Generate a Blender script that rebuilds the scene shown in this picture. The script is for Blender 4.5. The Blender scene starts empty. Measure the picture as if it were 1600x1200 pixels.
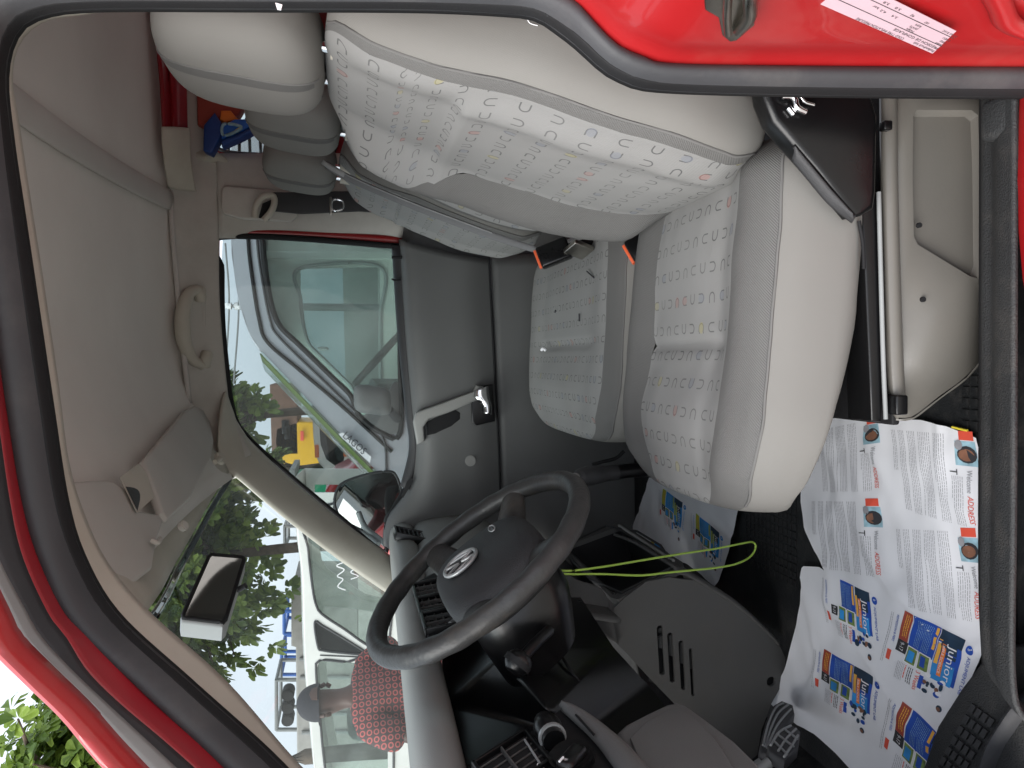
import bpy, bmesh, math, random
from mathutils import Vector, Matrix, noise
V = Vector
random.seed(7)
SC = bpy.context.scene
COL = SC.collection

# ------------------------------------------------------------------ camera
# x runs towards the rear of the cab, y from the driver's door to the passenger's, z up;
# the phone was held on its side, so the picture's left is the place's up
cam_data = bpy.data.cameras.new('camera')
cam = bpy.data.objects.new('camera', cam_data)
COL.objects.link(cam)
AX = [[-0.018907, -0.208627, -0.977812], [0.999238, 0.029448, -0.025605], [0.034137, -0.977552, 0.207912]]
cam.matrix_world = Matrix(((AX[0][0], AX[1][0], AX[2][0], 0), (AX[0][1], AX[1][1], AX[2][1], 0),
                           (AX[0][2], AX[1][2], AX[2][2], 0), (0, 0, 0, 1)))
cam.location = (0.0, -0.7, 0.8)
cam_data.sensor_width = 36.0
cam_data.lens = 36.0 * 1203.0 / 1600.0
cam_data.clip_start = 0.02
cam_data.clip_end = 600
SC.camera = cam

# ------------------------------------------------------------------ light
SUN_EL, SUN_ROT = math.radians(38), math.radians(228)
world = bpy.data.worlds.new('World')
SC.world = world
world.use_nodes = True
wn, wl = world.node_tree.nodes, world.node_tree.links
wn.clear()
w_out = wn.new('ShaderNodeOutputWorld')
w_bg = wn.new('ShaderNodeBackground')
w_sky = wn.new('ShaderNodeTexSky')
w_sky.sky_type = 'NISHITA'
w_sky.sun_disc = False
w_sky.sun_elevation = SUN_EL
w_sky.sun_rotation = SUN_ROT
w_sky.dust_density = 3.0
w_co = wn.new('ShaderNodeTexCoord')
w_map = wn.new('ShaderNodeMapping')
w_map.inputs['Scale'].default_value = (1.0, 1.0, 2.4)
w_noise = wn.new('ShaderNodeTexNoise')
w_noise.inputs['Scale'].default_value = 2.1
w_noise.inputs['Detail'].default_value = 6
w_ramp = wn.new('ShaderNodeValToRGB')
w_ramp.color_ramp.elements[0].position = 0.36
w_ramp.color_ramp.elements[0].color = (0.72, 0.72, 0.72, 1)
w_ramp.color_ramp.elements[1].position = 0.62
w_ramp.color_ramp.elements[1].color = (0.97, 0.97, 0.97, 1)
w_mix = wn.new('ShaderNodeMixRGB')
w_mix.inputs['Color2'].default_value = (8.6, 9.1, 10.0, 1)       # the white overcast layer
wl.new(w_co.outputs['Generated'], w_map.inputs['Vector'])
wl.new(w_map.outputs['Vector'], w_noise.inputs['Vector'])
wl.new(w_noise.outputs['Fac'], w_ramp.inputs['Fac'])
wl.new(w_ramp.outputs['Color'], w_mix.inputs['Fac'])
wl.new(w_sky.outputs['Color'], w_mix.inputs['Color1'])
wl.new(w_mix.outputs['Color'], w_bg.inputs['Color'])
w_bg.inputs['Strength'].default_value = 0.052
wl.new(w_bg.outputs['Background'], w_out.inputs['Surface'])

sun_data = bpy.data.lights.new('sun', 'SUN')
sun_data.energy = 1.5
sun_data.angle = math.radians(55)
sun_data.color = (1.0, 0.975, 0.94)
sun = bpy.data.objects.new('sun', sun_data)
COL.objects.link(sun)
# Nishita: rotation 0 puts the sun at +y, turning clockwise seen from above
_sd = V((math.sin(SUN_ROT) * math.cos(SUN_EL), math.cos(SUN_ROT) * math.cos(SUN_EL), math.sin(SUN_EL)))
sun.rotation_euler = _sd.to_track_quat('Z', 'Y').to_euler()
sun.location = (0, -4, 6)

SC.view_settings.view_transform = 'Standard'
SC.view_settings.look = 'None'
SC.view_settings.gamma = 1.0
SC.view_settings.exposure = 1.8
SC.cycles.max_bounces = 12
SC.cycles.diffuse_bounces = 9
SC.cycles.glossy_bounces = 4
SC.cycles.transparent_max_bounces = 16
SC.cycles.caustics_reflective = False
SC.cycles.caustics_refractive = False
SC.cycles.use_denoising = True

# ------------------------------------------------------------------ materials
MATS = {}
def mat(name, col, rough=0.6, metal=0.0, var=0.0, vscale=6.0, bump=0.0, bscale=200.0, spec=0.5, coat=0.0,
        dirt=0.0, dcol=(0.3, 0.26, 0.2), dscale=3.0, emit=0.0, sheen=0.0):
    m = bpy.data.materials.new(name)
    m.use_nodes = True
    n, l = m.node_tree.nodes, m.node_tree.links
    b = n['Principled BSDF']
    b.inputs['Base Color'].default_value = (*col, 1)
    b.inputs['Roughness'].default_value = rough
    b.inputs['Metallic'].default_value = metal
    b.inputs['Specular IOR Level'].default_value = spec
    b.inputs['Coat Weight'].default_value = coat
    b.inputs['Coat Roughness'].default_value = 0.06
    if sheen:
        b.inputs['Sheen Weight'].default_value = sheen
    co = n.new('ShaderNodeTexCoord')
    src = None
    if var:
        t = n.new('ShaderNodeTexNoise'); t.inputs['Scale'].default_value = vscale; t.inputs['Detail'].default_value = 5
        l.new(co.outputs['Object'], t.inputs['Vector'])
        r = n.new('ShaderNodeMapRange'); r.inputs['From Min'].default_value = 0.3; r.inputs['From Max'].default_value = 0.7
        r.inputs['To Min'].default_value = 1 - var; r.inputs['To Max'].default_value = 1 + var
        l.new(t.outputs['Fac'], r.inputs['Value'])
        mx = n.new('ShaderNodeMixRGB'); mx.blend_type = 'MULTIPLY'; mx.inputs['Fac'].default_value = 1
        mx.inputs['Color1'].default_value = (*col, 1)
        l.new(r.outputs['Result'], mx.inputs['Color2'])
        src = mx.outputs['Color']
        rr = n.new('ShaderNodeMapRange'); rr.inputs['To Min'].default_value = max(0.02, rough - 0.08); rr.inputs['To Max'].default_value = min(1, rough + 0.08)
        l.new(t.outputs['Fac'], rr.inputs['Value']); l.new(rr.outputs['Result'], b.inputs['Roughness'])
    if dirt:
        t = n.new('ShaderNodeTexNoise'); t.inputs['Scale'].default_value = dscale; t.inputs['Detail'].default_value = 8; t.inputs['Roughness'].default_value = 0.7
        l.new(co.outputs['Object'], t.inputs['Vector'])
        r = n.new('ShaderNodeMapRange'); r.inputs['From Min'].default_value = 0.5; r.inputs['From Max'].default_value = 0.78
        r.inputs['To Max'].default_value = dirt
        l.new(t.outputs['Fac'], r.inputs['Value'])
        mx = n.new('ShaderNodeMixRGB'); mx.inputs['Color1'].default_value = (*col, 1); mx.inputs['Color2'].default_value = (*dcol, 1)
        l.new(r.outputs['Result'], mx.inputs['Fac'])
        if src: l.new(src, mx.inputs['Color1'])
        src = mx.outputs['Color']
    if src: l.new(src, b.inputs['Base Color'])
    if bump:
        t = n.new('ShaderNodeTexNoise'); t.inputs['Scale'].default_value = bscale; t.inputs['Detail'].default_value = 2
        l.new(co.outputs['Object'], t.inputs['Vector'])
        bp = n.new('ShaderNodeBump'); bp.inputs['Strength'].default_value = bump; bp.inputs['Distance'].default_value = 0.002
        l.new(t.outputs['Fac'], bp.inputs['Height']); l.new(bp.outputs['Normal'], b.inputs['Normal'])
    MATS[name] = m
    return m

def glass(name, tint, refl=0.5, haze=0.0):
    m = bpy.data.materials.new(name); m.use_nodes = True
    n, l = m.node_tree.nodes, m.node_tree.links
    n.clear()
    o = n.new('ShaderNodeOutputMaterial'); t = n.new('ShaderNodeBsdfTransparent'); g = n.new('ShaderNodeBsdfGlossy')
    t.inputs['Color'].default_value = (*tint, 1); g.inputs['Roughness'].default_value = 0.02
    f = n.new('ShaderNodeLayerWeight'); f.inputs['Blend'].default_value = 0.5
    pw = n.new('ShaderNodeMath'); pw.operation = 'POWER'; pw.inputs[1].default_value = 4.0
    ad = n.new('ShaderNodeMath'); ad.operation = 'MULTIPLY_ADD'; ad.inputs[1].default_value = 0.95; ad.inputs[2].default_value = 0.05
    l.new(f.outputs['Facing'], pw.inputs[0]); l.new(pw.outputs[0], ad.inputs[0])
    k = n.new('ShaderNodeMath'); k.operation = 'MULTIPLY'; k.inputs[1].default_value = refl
    x = n.new('ShaderNodeMixShader')
    l.new(ad.outputs[0], k.inputs[0]); l.new(k.outputs[0], x.inputs['Fac'])
    l.new(t.outputs[0], x.inputs[1]); l.new(g.outputs[0], x.inputs[2])
    last = x.outputs[0]
    if haze:      # dust film on the pane
        d = n.new('ShaderNodeBsdfDiffuse'); d.inputs['Color'].default_value = (0.6, 0.62, 0.6, 1)
        tr = n.new('ShaderNodeBsdfTranslucent'); tr.inputs['Color'].default_value = (0.6, 0.62, 0.6, 1)
        a = n.new('ShaderNodeAddShader'); l.new(d.outputs[0], a.inputs[0]); l.new(tr.outputs[0], a.inputs[1])
        co = n.new('ShaderNodeTexCoord'); ns = n.new('ShaderNodeTexNoise'); ns.inputs['Scale'].default_value = 3; ns.inputs['Detail'].default_value = 7
        l.new(co.outputs['Object'], ns.inputs['Vector'])
        mr = n.new('ShaderNodeMapRange'); mr.inputs['From Min'].default_value = 0.3; mr.inputs['From Max'].default_value = 0.8; mr.inputs['To Max'].default_value = haze
        l.new(ns.outputs['Fac'], mr.inputs['Value'])
        y = n.new('ShaderNodeMixShader'); l.new(mr.outputs[0], y.inputs['Fac']); l.new(last, y.inputs[1]); l.new(a.outputs[0], y.inputs[2])
        last = y.outputs[0]
    l.new(last, o.inputs['Surface'])
    MATS[name] = m
    return m

class N:      # terse node maths for the printed seat cloth
    def __init__(s, m): s.n, s.l = m.node_tree.nodes, m.node_tree.links
    def m(s, op, a, b=None, c=None):
        k = s.n.new('ShaderNodeMath'); k.operation = op
        for i, v in enumerate((a, b, c)):
            if v is None: continue
            if isinstance(v, (int, float)): k.inputs[i].default_value = v
            else: s.l.new(v, k.inputs[i])
        return k.outputs[0]
    def mix(s, f, a, b):
        k = s.n.new('ShaderNodeMixRGB')
        for i, v in zip(('Fac', 'Color1', 'Color2'), (f, a, b)):
            if isinstance(v, tuple): k.inputs[i].default_value = (*v, 1)
            elif isinstance(v, (int, float)): k.inputs[i].default_value = v
            else: s.l.new(v, k.inputs[i])
        return k.outputs[0]

def weave(m, N_, b, uv, scale, strength, rot=0.0):
    # fine woven relief
    w = m.node_tree.nodes.new('ShaderNodeTexWave'); w.wave_type = 'BANDS'; w.bands_direction = 'DIAGONAL'
    w.inputs['Scale'].default_value = scale; w.inputs['Distortion'].default_value = 0.6
    m.node_tree.links.new(uv, w.inputs['Vector'])
    bp = m.node_tree.nodes.new('ShaderNodeBump'); bp.inputs['Strength'].default_value = strength; bp.inputs['Distance'].default_value = 0.0015
    m.node_tree.links.new(w.outputs['Fac'], bp.inputs['Height']); m.node_tree.links.new(bp.outputs['Normal'], b.inputs['Normal'])
    return w.outputs['Fac']

def cloth_print(name, base=(0.265, 0.264, 0.258), cw=0.0295, ch=0.0445):
    # rows of small horseshoe marks, each turned a quarter from the last, a few of them filled and coloured
    m = bpy.data.materials.new(name); m.use_nodes = True
    b = m.node_tree.nodes['Principled BSDF']; k = N(m)
    b.inputs['Roughness'].default_value = 0.92; b.inputs['Specular IOR Level'].default_value = 0.2
    uvn = m.node_tree.nodes.new('ShaderNodeUVMap'); uvn.uv_map = 'UVMap'
    sp = m.node_tree.nodes.new('ShaderNodeSeparateXYZ'); k.l.new(uvn.outputs['UV'], sp.inputs[0])
    u = k.m('DIVIDE', sp.outputs['X'], cw); v = k.m('DIVIDE', sp.outputs['Y'], ch)
    iu, iv = k.m('FLOOR', u), k.m('FLOOR', v)
    px = k.m('MULTIPLY', k.m('SUBTRACT', k.m('SUBTRACT', u, iu), 0.5), cw)
    py = k.m('MULTIPLY', k.m('SUBTRACT', k.m('SUBTRACT', v, iv), 0.5), ch)
    q = k.m('MULTIPLY', k.m('FLOORED_MODULO', k.m('ADD', iu, k.m('MULTIPLY', iv, 3)), 4), math.pi / 2)
    cs, sn = k.m('COSINE', q), k.m('SINE', q)
    rx = k.m('SUBTRACT', k.m('MULTIPLY', px, cs), k.m('MULTIPLY', py, sn))
    ry = k.m('ADD', k.m('MULTIPLY', px, sn), k.m('MULTIPLY', py, cs))
    R = 0.0066
    arc = k.m('ABSOLUTE', k.m('SUBTRACT', k.m('SQRT', k.m('ADD', k.m('MULTIPLY', rx, rx), k.m('MULTIPLY', ry, ry))), R))
    leg = k.m('MAXIMUM', k.m('ABSOLUTE', k.m('SUBTRACT', k.m('ABSOLUTE', rx), R)), k.m('SUBTRACT', k.m('MULTIPLY', ry, -1), R * 1.15))
    up = k.m('GREATER_THAN', ry, 0.0)
    d = k.m('ADD', k.m('MULTIPLY', arc, up), k.m('MULTIPLY', leg, k.m('SUBTRACT', 1, up)))
    ink = k.m('LESS_THAN', d, 0.00105)
    fillr = k.m('LESS_THAN', k.m('SQRT', k.m('ADD', k.m('MULTIPLY', rx, rx), k.m('MULTIPLY', k.m('MULTIPLY', ry, ry), 0.55))), R)
    wn_ = m.node_tree.nodes.new('ShaderNodeTexWhiteNoise'); wn_.noise_dimensions = '2D'
    cb = m.node_tree.nodes.new('ShaderNodeCombineXYZ'); k.l.new(iu, cb.inputs[0]); k.l.new(iv, cb.inputs[1]); k.l.new(cb.outputs[0], wn_.inputs['Vector'])
    rnd = wn_.outputs['Value']
    # worn patches where the print has faded
    ns = m.node_tree.nodes.new('ShaderNodeTexNoise'); ns.inputs['Scale'].default_value = 5.0; ns.inputs['Detail'].default_value = 5
    k.l.new(uvn.outputs['UV'], ns.inputs['Vector'])
    wear = m.node_tree.nodes.new('ShaderNodeMapRange'); wear.inputs['From Min'].default_value = 0.33; wear.inputs['From Max'].default_value = 0.62
    wear.inputs['To Min'].default_value = 0.6; wear.inputs['To Max'].default_value = 1.0
    k.l.new(ns.outputs['Fac'], wear.inputs['Value'])
    w = wear.outputs[0]
    dirt = m.node_tree.nodes.new('ShaderNodeMapRange'); dirt.inputs['From Min'].default_value = 0.45; dirt.inputs['From Max'].default_value = 0.8; dirt.inputs['To Max'].default_value = 0.35
    k.l.new(ns.outputs['Fac'], dirt.inputs['Value'])
    c = k.mix(dirt.outputs[0], base, (base[0] * .78, base[1] * .77, base[2] * .74))
    c = k.mix(k.m('MULTIPLY', k.m('MULTIPLY', ink, 0.88), w), c, (0.09, 0.09, 0.09))
    for lo, hi, colr, f in ((0.0, 0.055, (0.36, 0.15, 0.13), 0.42), (0.055, 0.085, (0.38, 0.34, 0.13), 0.45), (0.085, 0.19, (0.19, 0.205, 0.24), 0.55)):
        sel = k.m('MULTIPLY', k.m('MULTIPLY', k.m('GREATER_THAN', rnd, lo), k.m('LESS_THAN', rnd, hi)), fillr)
        c = k.mix(k.m('MULTIPLY', k.m('MULTIPLY', sel, f), w), c, colr)
    k.l.new(c, b.inputs['Base Color'])
    weave(m, k, b, uvn.outputs['UV'], 260, 0.35)
    MATS[name] = m
    return m

def cloth_mesh(name, base, scale=170, contrast=0.18, strength=0.6):
    m = bpy.data.materials.new(name); m.use_nodes = True
    b = m.node_tree.nodes['Principled BSDF']; k = N(m)
    b.inputs['Roughness'].default_value = 0.95; b.inputs['Specular IOR Level'].default_value = 0.2
    uvn = m.node_tree.nodes.new('ShaderNodeUVMap'); uvn.uv_map = 'UVMap'
    f = weave(m, k, b, uvn.outputs['UV'], scale, strength)
    ns = m.node_tree.nodes.new('ShaderNodeTexNoise'); ns.inputs['Scale'].default_value = 7.0; ns.inputs['Detail'].default_value = 6
    k.l.new(uvn.outputs['UV'], ns.inputs['Vector'])
    c = k.mix(k.m('MULTIPLY', f, contrast), base, tuple(x * .45 for x in base))
    c = k.mix(k.m('MULTIPLY', ns.outputs['Fac'], 0.3), c, tuple(x * .72 for x in base))
    k.l.new(c, b.inputs['Base Color'])
    MATS[name] = m
    return m

cloth_print('seat_print')
cloth_mesh('seat_mesh', (0.162, 0.160, 0.155))
cloth_mesh('seat_plain', (0.228, 0.222, 0.208), scale=400, contrast=0.06, strength=0.25)
mat('headliner', (0.74, 0.71, 0.67), 0.95, var=0.05, vscale=3, bump=0.25, bscale=500, spec=0.15, dirt=0.35, dcol=(0.62, 0.585, 0.54), dscale=2.0)
mat('headliner_strip', (0.54, 0.515, 0.49), 0.8, var=0.05, bump=0.15, bscale=400, spec=0.2)
mat('trim_beige', (0.50, 0.47, 0.405), 0.65, var=0.06, bump=0.2, bscale=600, dirt=0.4, dcol=(0.32, 0.27, 0.2), dscale=4)
mat('trim_brown', (0.54, 0.52, 0.48), 0.75, var=0.05, bump=0.2, bscale=600, spec=0.25, dirt=0.3, dcol=(0.22, 0.19, 0.16), dscale=4)
mat('visor', (0.50, 0.485, 0.455), 0.7, var=0.04, bump=0.25, bscale=700, spec=0.25)
mat('trim_grey', (0.115, 0.116, 0.114), 0.5, var=0.05, bump=0.3, bscale=900, spec=0.4)
mat('trim_grey_light', (0.25, 0.25, 0.24), 0.5, var=0.05, bump=0.3, bscale=900, spec=0.4, dirt=0.25, dcol=(0.3, 0.28, 0.25))
mat('console_grey', (0.075, 0.074, 0.072), 0.62, var=0.07, bump=0.35, bscale=900, spec=0.35, dirt=0.35, dcol=(0.10, 0.085, 0.07), dscale=5)
mat('dark_plastic', (0.035, 0.035, 0.037), 0.5, var=0.1, bump=0.35, bscale=900, spec=0.4)
mat('sill_plastic', (0.025, 0.026, 0.027), 0.6, var=0.12, bump=0.8, bscale=420, spec=0.35, dirt=0.25, dcol=(0.16, 0.14, 0.12), dscale=14)
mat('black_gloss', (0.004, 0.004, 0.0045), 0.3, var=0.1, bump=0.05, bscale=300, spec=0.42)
mat('black_matt', (0.010, 0.010, 0.011), 0.7, var=0.15, bump=0.2, bscale=300, spec=0.3)
mat('wheel_rubber', (0.030, 0.030, 0.030), 0.42, var=0.15, vscale=14, bump=0.35, bscale=160, spec=0.45, dirt=0.5, dcol=(0.10, 0.085, 0.065), dscale=9)
mat('wheel_pad', (0.028, 0.029, 0.031), 0.5, var=0.08, bump=0.6, bscale=700, spec=0.45)
mat('rubber', (0.044, 0.045, 0.049), 0.55, var=0.12, vscale=9, bump=0.2, bscale=90, spec=0.4, dirt=0.3, dcol=(0.16, 0.15, 0.14), dscale=7)
mat('rubber_grey', (0.30, 0.31, 0.31), 0.6, var=0.08, bump=0.15, bscale=80, spec=0.35, dirt=0.3, dcol=(0.15, 0.14, 0.14), dscale=9)
mat('red_paint', (0.33, 0.010, 0.012), 0.36, var=0.06, vscale=4, coat=0.5, dirt=0.3, dcol=(0.38, 0.10, 0.08), dscale=6)
mat('red_dark', (0.28, 0.012, 0.02), 0.35, var=0.08, coat=0.4)
mat('seat_base_paint', (0.135, 0.127, 0.113), 0.34, var=0.05, bump=0.06, bscale=250, spec=0.5, dirt=0.25, dcol=(0.16, 0.14, 0.12), dscale=7)
mat('chrome', (0.75, 0.75, 0.76), 0.12, metal=1.0, var=0.05)
mat('steel', (0.42, 0.40, 0.36), 0.3, metal=1.0, var=0.2, vscale=30, dirt=0.5, dcol=(0.16, 0.10, 0.05), dscale=20)
mat('emblem_silver', (0.42, 0.43, 0.43), 0.4, metal=0.6, var=0.05)
mat('floor_rubber', (0.011, 0.012, 0.013), 0.55, var=0.2, vscale=12, bump=0.4, bscale=260, spec=0.35, dirt=0.30, dcol=(0.11, 0.10, 0.09), dscale=22)
mat('paper', (0.76, 0.77, 0.80), 0.7, var=0.03, vscale=10, bump=0.08, bscale=40, spec=0.3)
mat('print_black', (0.03, 0.03, 0.035), 0.7, var=0.1)
mat('print_grey', (0.30, 0.30, 0.32), 0.7, var=0.15, vscale=60)
mat('print_red', (0.72, 0.09, 0.05), 0.6, var=0.05)
mat('print_brown', (0.36, 0.06, 0.04), 0.6, var=0.08)
mat('print_orange', (0.85, 0.22, 0.03), 0.6, var=0.05)
mat('print_amber', (0.85, 0.45, 0.07), 0.6, var=0.05)
mat('print_yellow', (0.80, 0.65, 0.05), 0.6, var=0.05)
mat('print_blue', (0.012, 0.075, 0.42), 0.6, var=0.15, vscale=30)
mat('print_sky', (0.03, 0.28, 0.68), 0.6, var=0.25, vscale=25)
mat('print_night', (0.012, 0.035, 0.07), 0.6, var=0.3, vscale=30)
mat('print_white', (0.85, 0.85, 0.87), 0.6)
mat('print_pale', (0.30, 0.48, 0.56), 0.6, var=0.3, vscale=60)
mat('print_skin', (0.22, 0.10, 0.06), 0.6, var=0.25, vscale=90)
mat('print_green', (0.16, 0.24, 0.06), 0.6, var=0.5, vscale=120)
mat('print_lime', (0.42, 0.48, 0.05), 0.6, var=0.1)
mat('cord_lime', (0.42, 0.62, 0.10), 0.45, var=0.05)
mat('buckle_orange', (0.85, 0.14, 0.05), 0.4, var=0.05)
mat('belt_web', (0.16, 0.16, 0.165), 0.8, var=0.1, bump=0.5, bscale=500)
mat('belt_web_pale', (0.30, 0.30, 0.30), 0.8, var=0.1, bump=0.5, bscale=500)
mat('label_pink', (0.58, 0.42, 0.47), 0.35, var=0.05, vscale=20, coat=0.4)
mat('mirror_glass', (0.34, 0.33, 0.32), 0.05, metal=1.0)
mat('silver_paint', (0.42, 0.44, 0.47), 0.35, metal=0.25, var=0.04, coat=0.4)
mat('white_paint', (0.74, 0.74, 0.70), 0.35, var=0.04, coat=0.4)
mat('yellow_paint', (0.75, 0.42, 0.015), 0.4, var=0.06)
mat('orange_paint', (0.75, 0.16, 0.03), 0.4)
mat('blue_paint', (0.03, 0.12, 0.42), 0.45, var=0.15)
mat('green_paint', (0.01, 0.27, 0.13), 0.45, var=0.1)
mat('maroon_paint', (0.16, 0.02, 0.02), 0.5, var=0.15)
mat('brown_wood', (0.14, 0.075, 0.05), 0.7, var=0.2)
mat('steel_grey', (0.24, 0.25, 0.25), 0.55, var=0.15)
mat('concrete', (0.34, 0.33, 0.31), 0.9, var=0.15, bump=0.3, bscale=20)
mat('asphalt', (0.42, 0.395, 0.355), 0.95, var=0.25, vscale=0.8, bump=0.5, bscale=30)
mat('bark', (0.10, 0.075, 0.055), 0.9, var=0.3, vscale=10, bump=0.8, bscale=25)
mat('skin_brown', (0.075, 0.034, 0.022), 0.5, var=0.1, vscale=8)
mat('cap_cloth', (0.025, 0.025, 0.032), 0.9, var=0.1, bump=0.3, bscale=300)
mat('trousers', (0.03, 0.03, 0.04), 0.9, var=0.1)
mat('tarp_blue', (0.012, 0.05, 0.22), 0.55, var=0.2, vscale=8)
mat('tarp_sky', (0.03, 0.16, 0.62), 0.5, var=0.1)
mat('tyre', (0.02, 0.02, 0.02), 0.85, var=0.1)
glass('pane_clear', (0.62, 0.67, 0.67), 0.5, 0.025)
glass('pane_green', (0.78, 0.87, 0.84), 0.6, 0.14)
glass('pane_dark', (0.10, 0.12, 0.12), 0.8)

def leaf_mat(name, col):
    m = bpy.data.materials.new(name); m.use_nodes = True
    n, l = m.node_tree.nodes, m.node_tree.links
    b = n['Principled BSDF']; b.inputs['Roughness'].default_value = 0.45; b.inputs['Specular IOR Level'].default_value = 0.4
    g = n.new('ShaderNodeNewGeometry'); r = n.new('ShaderNodeValToRGB')
    r.color_ramp.elements[0].color = (col[0] * .45, col[1] * .5, col[2] * .5, 1)
    r.color_ramp.elements[1].color = (col[0] * 1.6, col[1] * 1.4, col[2] * 1.1, 1)
    l.new(g.outputs['Random Per Island'], r.inputs['Fac']); l.new(r.outputs['Color'], b.inputs['Base Color'])
    t = n.new('ShaderNodeBsdfTranslucent'); l.new(r.outputs['Color'], t.inputs['Color'])
    x = n.new('ShaderNodeMixShader'); x.inputs['Fac'].default_value = 0.35
    l.new(b.outputs[0], x.inputs[1]); l.new(t.outputs[0], x.inputs[2]); l.new(x.outputs[0], n['Material Output'].inputs['Surface'])
    MATS[name] = m
leaf_mat('leaf', (0.15, 0.25, 0.05))
leaf_mat('leaf_dark', (0.15, 0.235, 0.065))

def shirt_mat():
    m = bpy.data.materials.new('shirt'); m.use_nodes = True
    b = m.node_tree.nodes['Principled BSDF']; k = N(m); b.inputs['Roughness'].default_value = 0.85
    co = m.node_tree.nodes.new('ShaderNodeTexCoord'); sp = m.node_tree.nodes.new('ShaderNodeSeparateXYZ'); k.l.new(co.outputs['Object'], sp.inputs[0])
    a = k.m('ADD', k.m('MULTIPLY', sp.outputs['X'], 0.85), k.m('MULTIPLY', sp.outputs['Y'], 0.5))
    u = k.m('DIVIDE', a, 0.036); v = k.m('DIVIDE', sp.outputs['Z'], 0.036)
    fu = k.m('SUBTRACT', k.m('SUBTRACT', u, k.m('FLOOR', u)), 0.5); fv = k.m('SUBTRACT', k.m('SUBTRACT', v, k.m('FLOOR', v)), 0.5)
    r = k.m('SQRT', k.m('ADD', k.m('MULTIPLY', fu, fu), k.m('MULTIPLY', fv, fv)))
    ring = k.m('LESS_THAN', k.m('ABSOLUTE', k.m('SUBTRACT', r, 0.32)), 0.085)
    k.l.new(k.mix(ring, (0.055, 0.03, 0.03), (0.40, 0.085, 0.075)), b.inputs['Base Color'])
    MATS['shirt'] = m
shirt_mat()

# ------------------------------------------------------------------ builders
def tag(o, label=None, cat=None, group=None, kind=None):
    for k_, v_ in (('label', label), ('category', cat), ('group', group), ('kind', kind)):
        if v_: o[k_] = v_
    return o
def thing(name, label, cat, loc=(0, 0, 0), group=None):
    o = bpy.data.objects.new(name, None); COL.objects.link(o); o.location = loc
    o.empty_display_size = 0.05
    return tag(o, label, cat, group)
def link(name, me, m, parent=None):
    o = bpy.data.objects.new(name, me); COL.objects.link(o)
    if m: me.materials.append(MATS[m] if isinstance(m, str) else m)
    if parent is not None:
        o.parent = parent
        o.matrix_parent_inverse = (Matrix.Translation(-V(parent.location)) if parent.parent is None and parent.type == 'EMPTY' else Matrix())
    return o
def done(name, bm, m, parent=None, smooth=40, recalc=True):
    if recalc: bmesh.ops.recalc_face_normals(bm, faces=bm.faces)
    me = bpy.data.meshes.new(name); bm.to_mesh(me); bm.free()
    for p in me.polygons: p.use_smooth = True
    me.set_sharp_from_angle(angle=math.radians(smooth))
    return link(name, me, m, parent)

def cr(pts, n, closed=False):
    # Catmull-Rom through pts, n points spaced evenly by chord
    pts = [V(p) for p in pts]
    if len(pts) == 2: pts = [pts[0], (pts[0] + pts[1]) / 2, pts[1]]
    L = len(pts); segs = L if closed else L - 1
    dense = []
    for i in range(segs):
        p1, p2 = pts[i], pts[(i + 1) % L]
        p0 = pts[i - 1] if (closed or i > 0) else p1 * 2 - p2
        p3 = pts[(i + 2) % L] if (closed or i + 2 < L) else p2 * 2 - p1
        for j in range(12):
            t = j / 12
            dense.append(0.5 * ((2 * p1) + (p2 - p0) * t + (2 * p0 - 5 * p1 + 4 * p2 - p3) * t * t + (3 * p1 - p0 - 3 * p2 + p3) * t ** 3))
    dense.append(pts[0].copy() if closed else pts[-1].copy())
    d = [0]
    for a, b in zip(dense, dense[1:]): d.append(d[-1] + (b - a).length)
    out = []; k = 0
    m_ = n if closed else n - 1
    for i in range(n):
        t = d[-1] * i / m_
        while k < len(d) - 2 and d[k + 1] < t: k += 1
        seg = d[k + 1] - d[k]
        out.append(dense[k].lerp(dense[k + 1], 0 if seg == 0 else min(1, (t - d[k]) / seg)))
    return out
def lin(pts, n):
    pts = [V(p) for p in pts]; d = [0]
    for a, b in zip(pts, pts[1:]): d.append(d[-1] + (b - a).length)
    out = []; k = 0
    for i in range(n):
        t = d[-1] * i / (n - 1)
        while k < len(d) - 2 and d[k + 1] < t: k += 1
        out.append(pts[k].lerp(pts[k + 1], min(1, (t - d[k]) / max(1e-9, d[k + 1] - d[k]))))
    return out
def gridmesh(bm, G, closed_u=False, uv=None):
    vs = [[bm.verts.new(p) for p in r] for r in G]
    lay = bm.loops.layers.uv.get('UVMap') or (bm.loops.layers.uv.new('UVMap') if uv else None)
    for i in range(len(G) - 1):
        w = len(G[i])
        for j in range(w if closed_u else w - 1):
            j2 = (j + 1) % w
            try: f = bm.faces.new((vs[i][j], vs[i][j2], vs[i + 1][j2], vs[i + 1][j]))
            except ValueError: continue
            if uv:
                for lp, (a, b) in zip(f.loops, ((i, j), (i, j2), (i + 1, j2), (i + 1, j))): lp[lay].uv = uv[a][b]
    return vs
def thicken(o, t, off=-1.0):
    s = o.modifiers.new('thickness', 'SOLIDIFY'); s.thickness = t; s.offset = off
    return o
def patch(name, rows, m, parent=None, nu=24, nv=24, thick=0.012, off=0.0, smooth=50, straight=False):
    rr = [cr(r, nu) for r in rows]
    G = [lin([r[j] for r in rr], nv) if straight else cr([r[j] for r in rr], nv) for j in range(nu)]
    bm = bmesh.new(); gridmesh(bm, G)
    o = done(name, bm, m, parent, smooth)
    return thicken(o, thick, off) if thick else o
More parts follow.
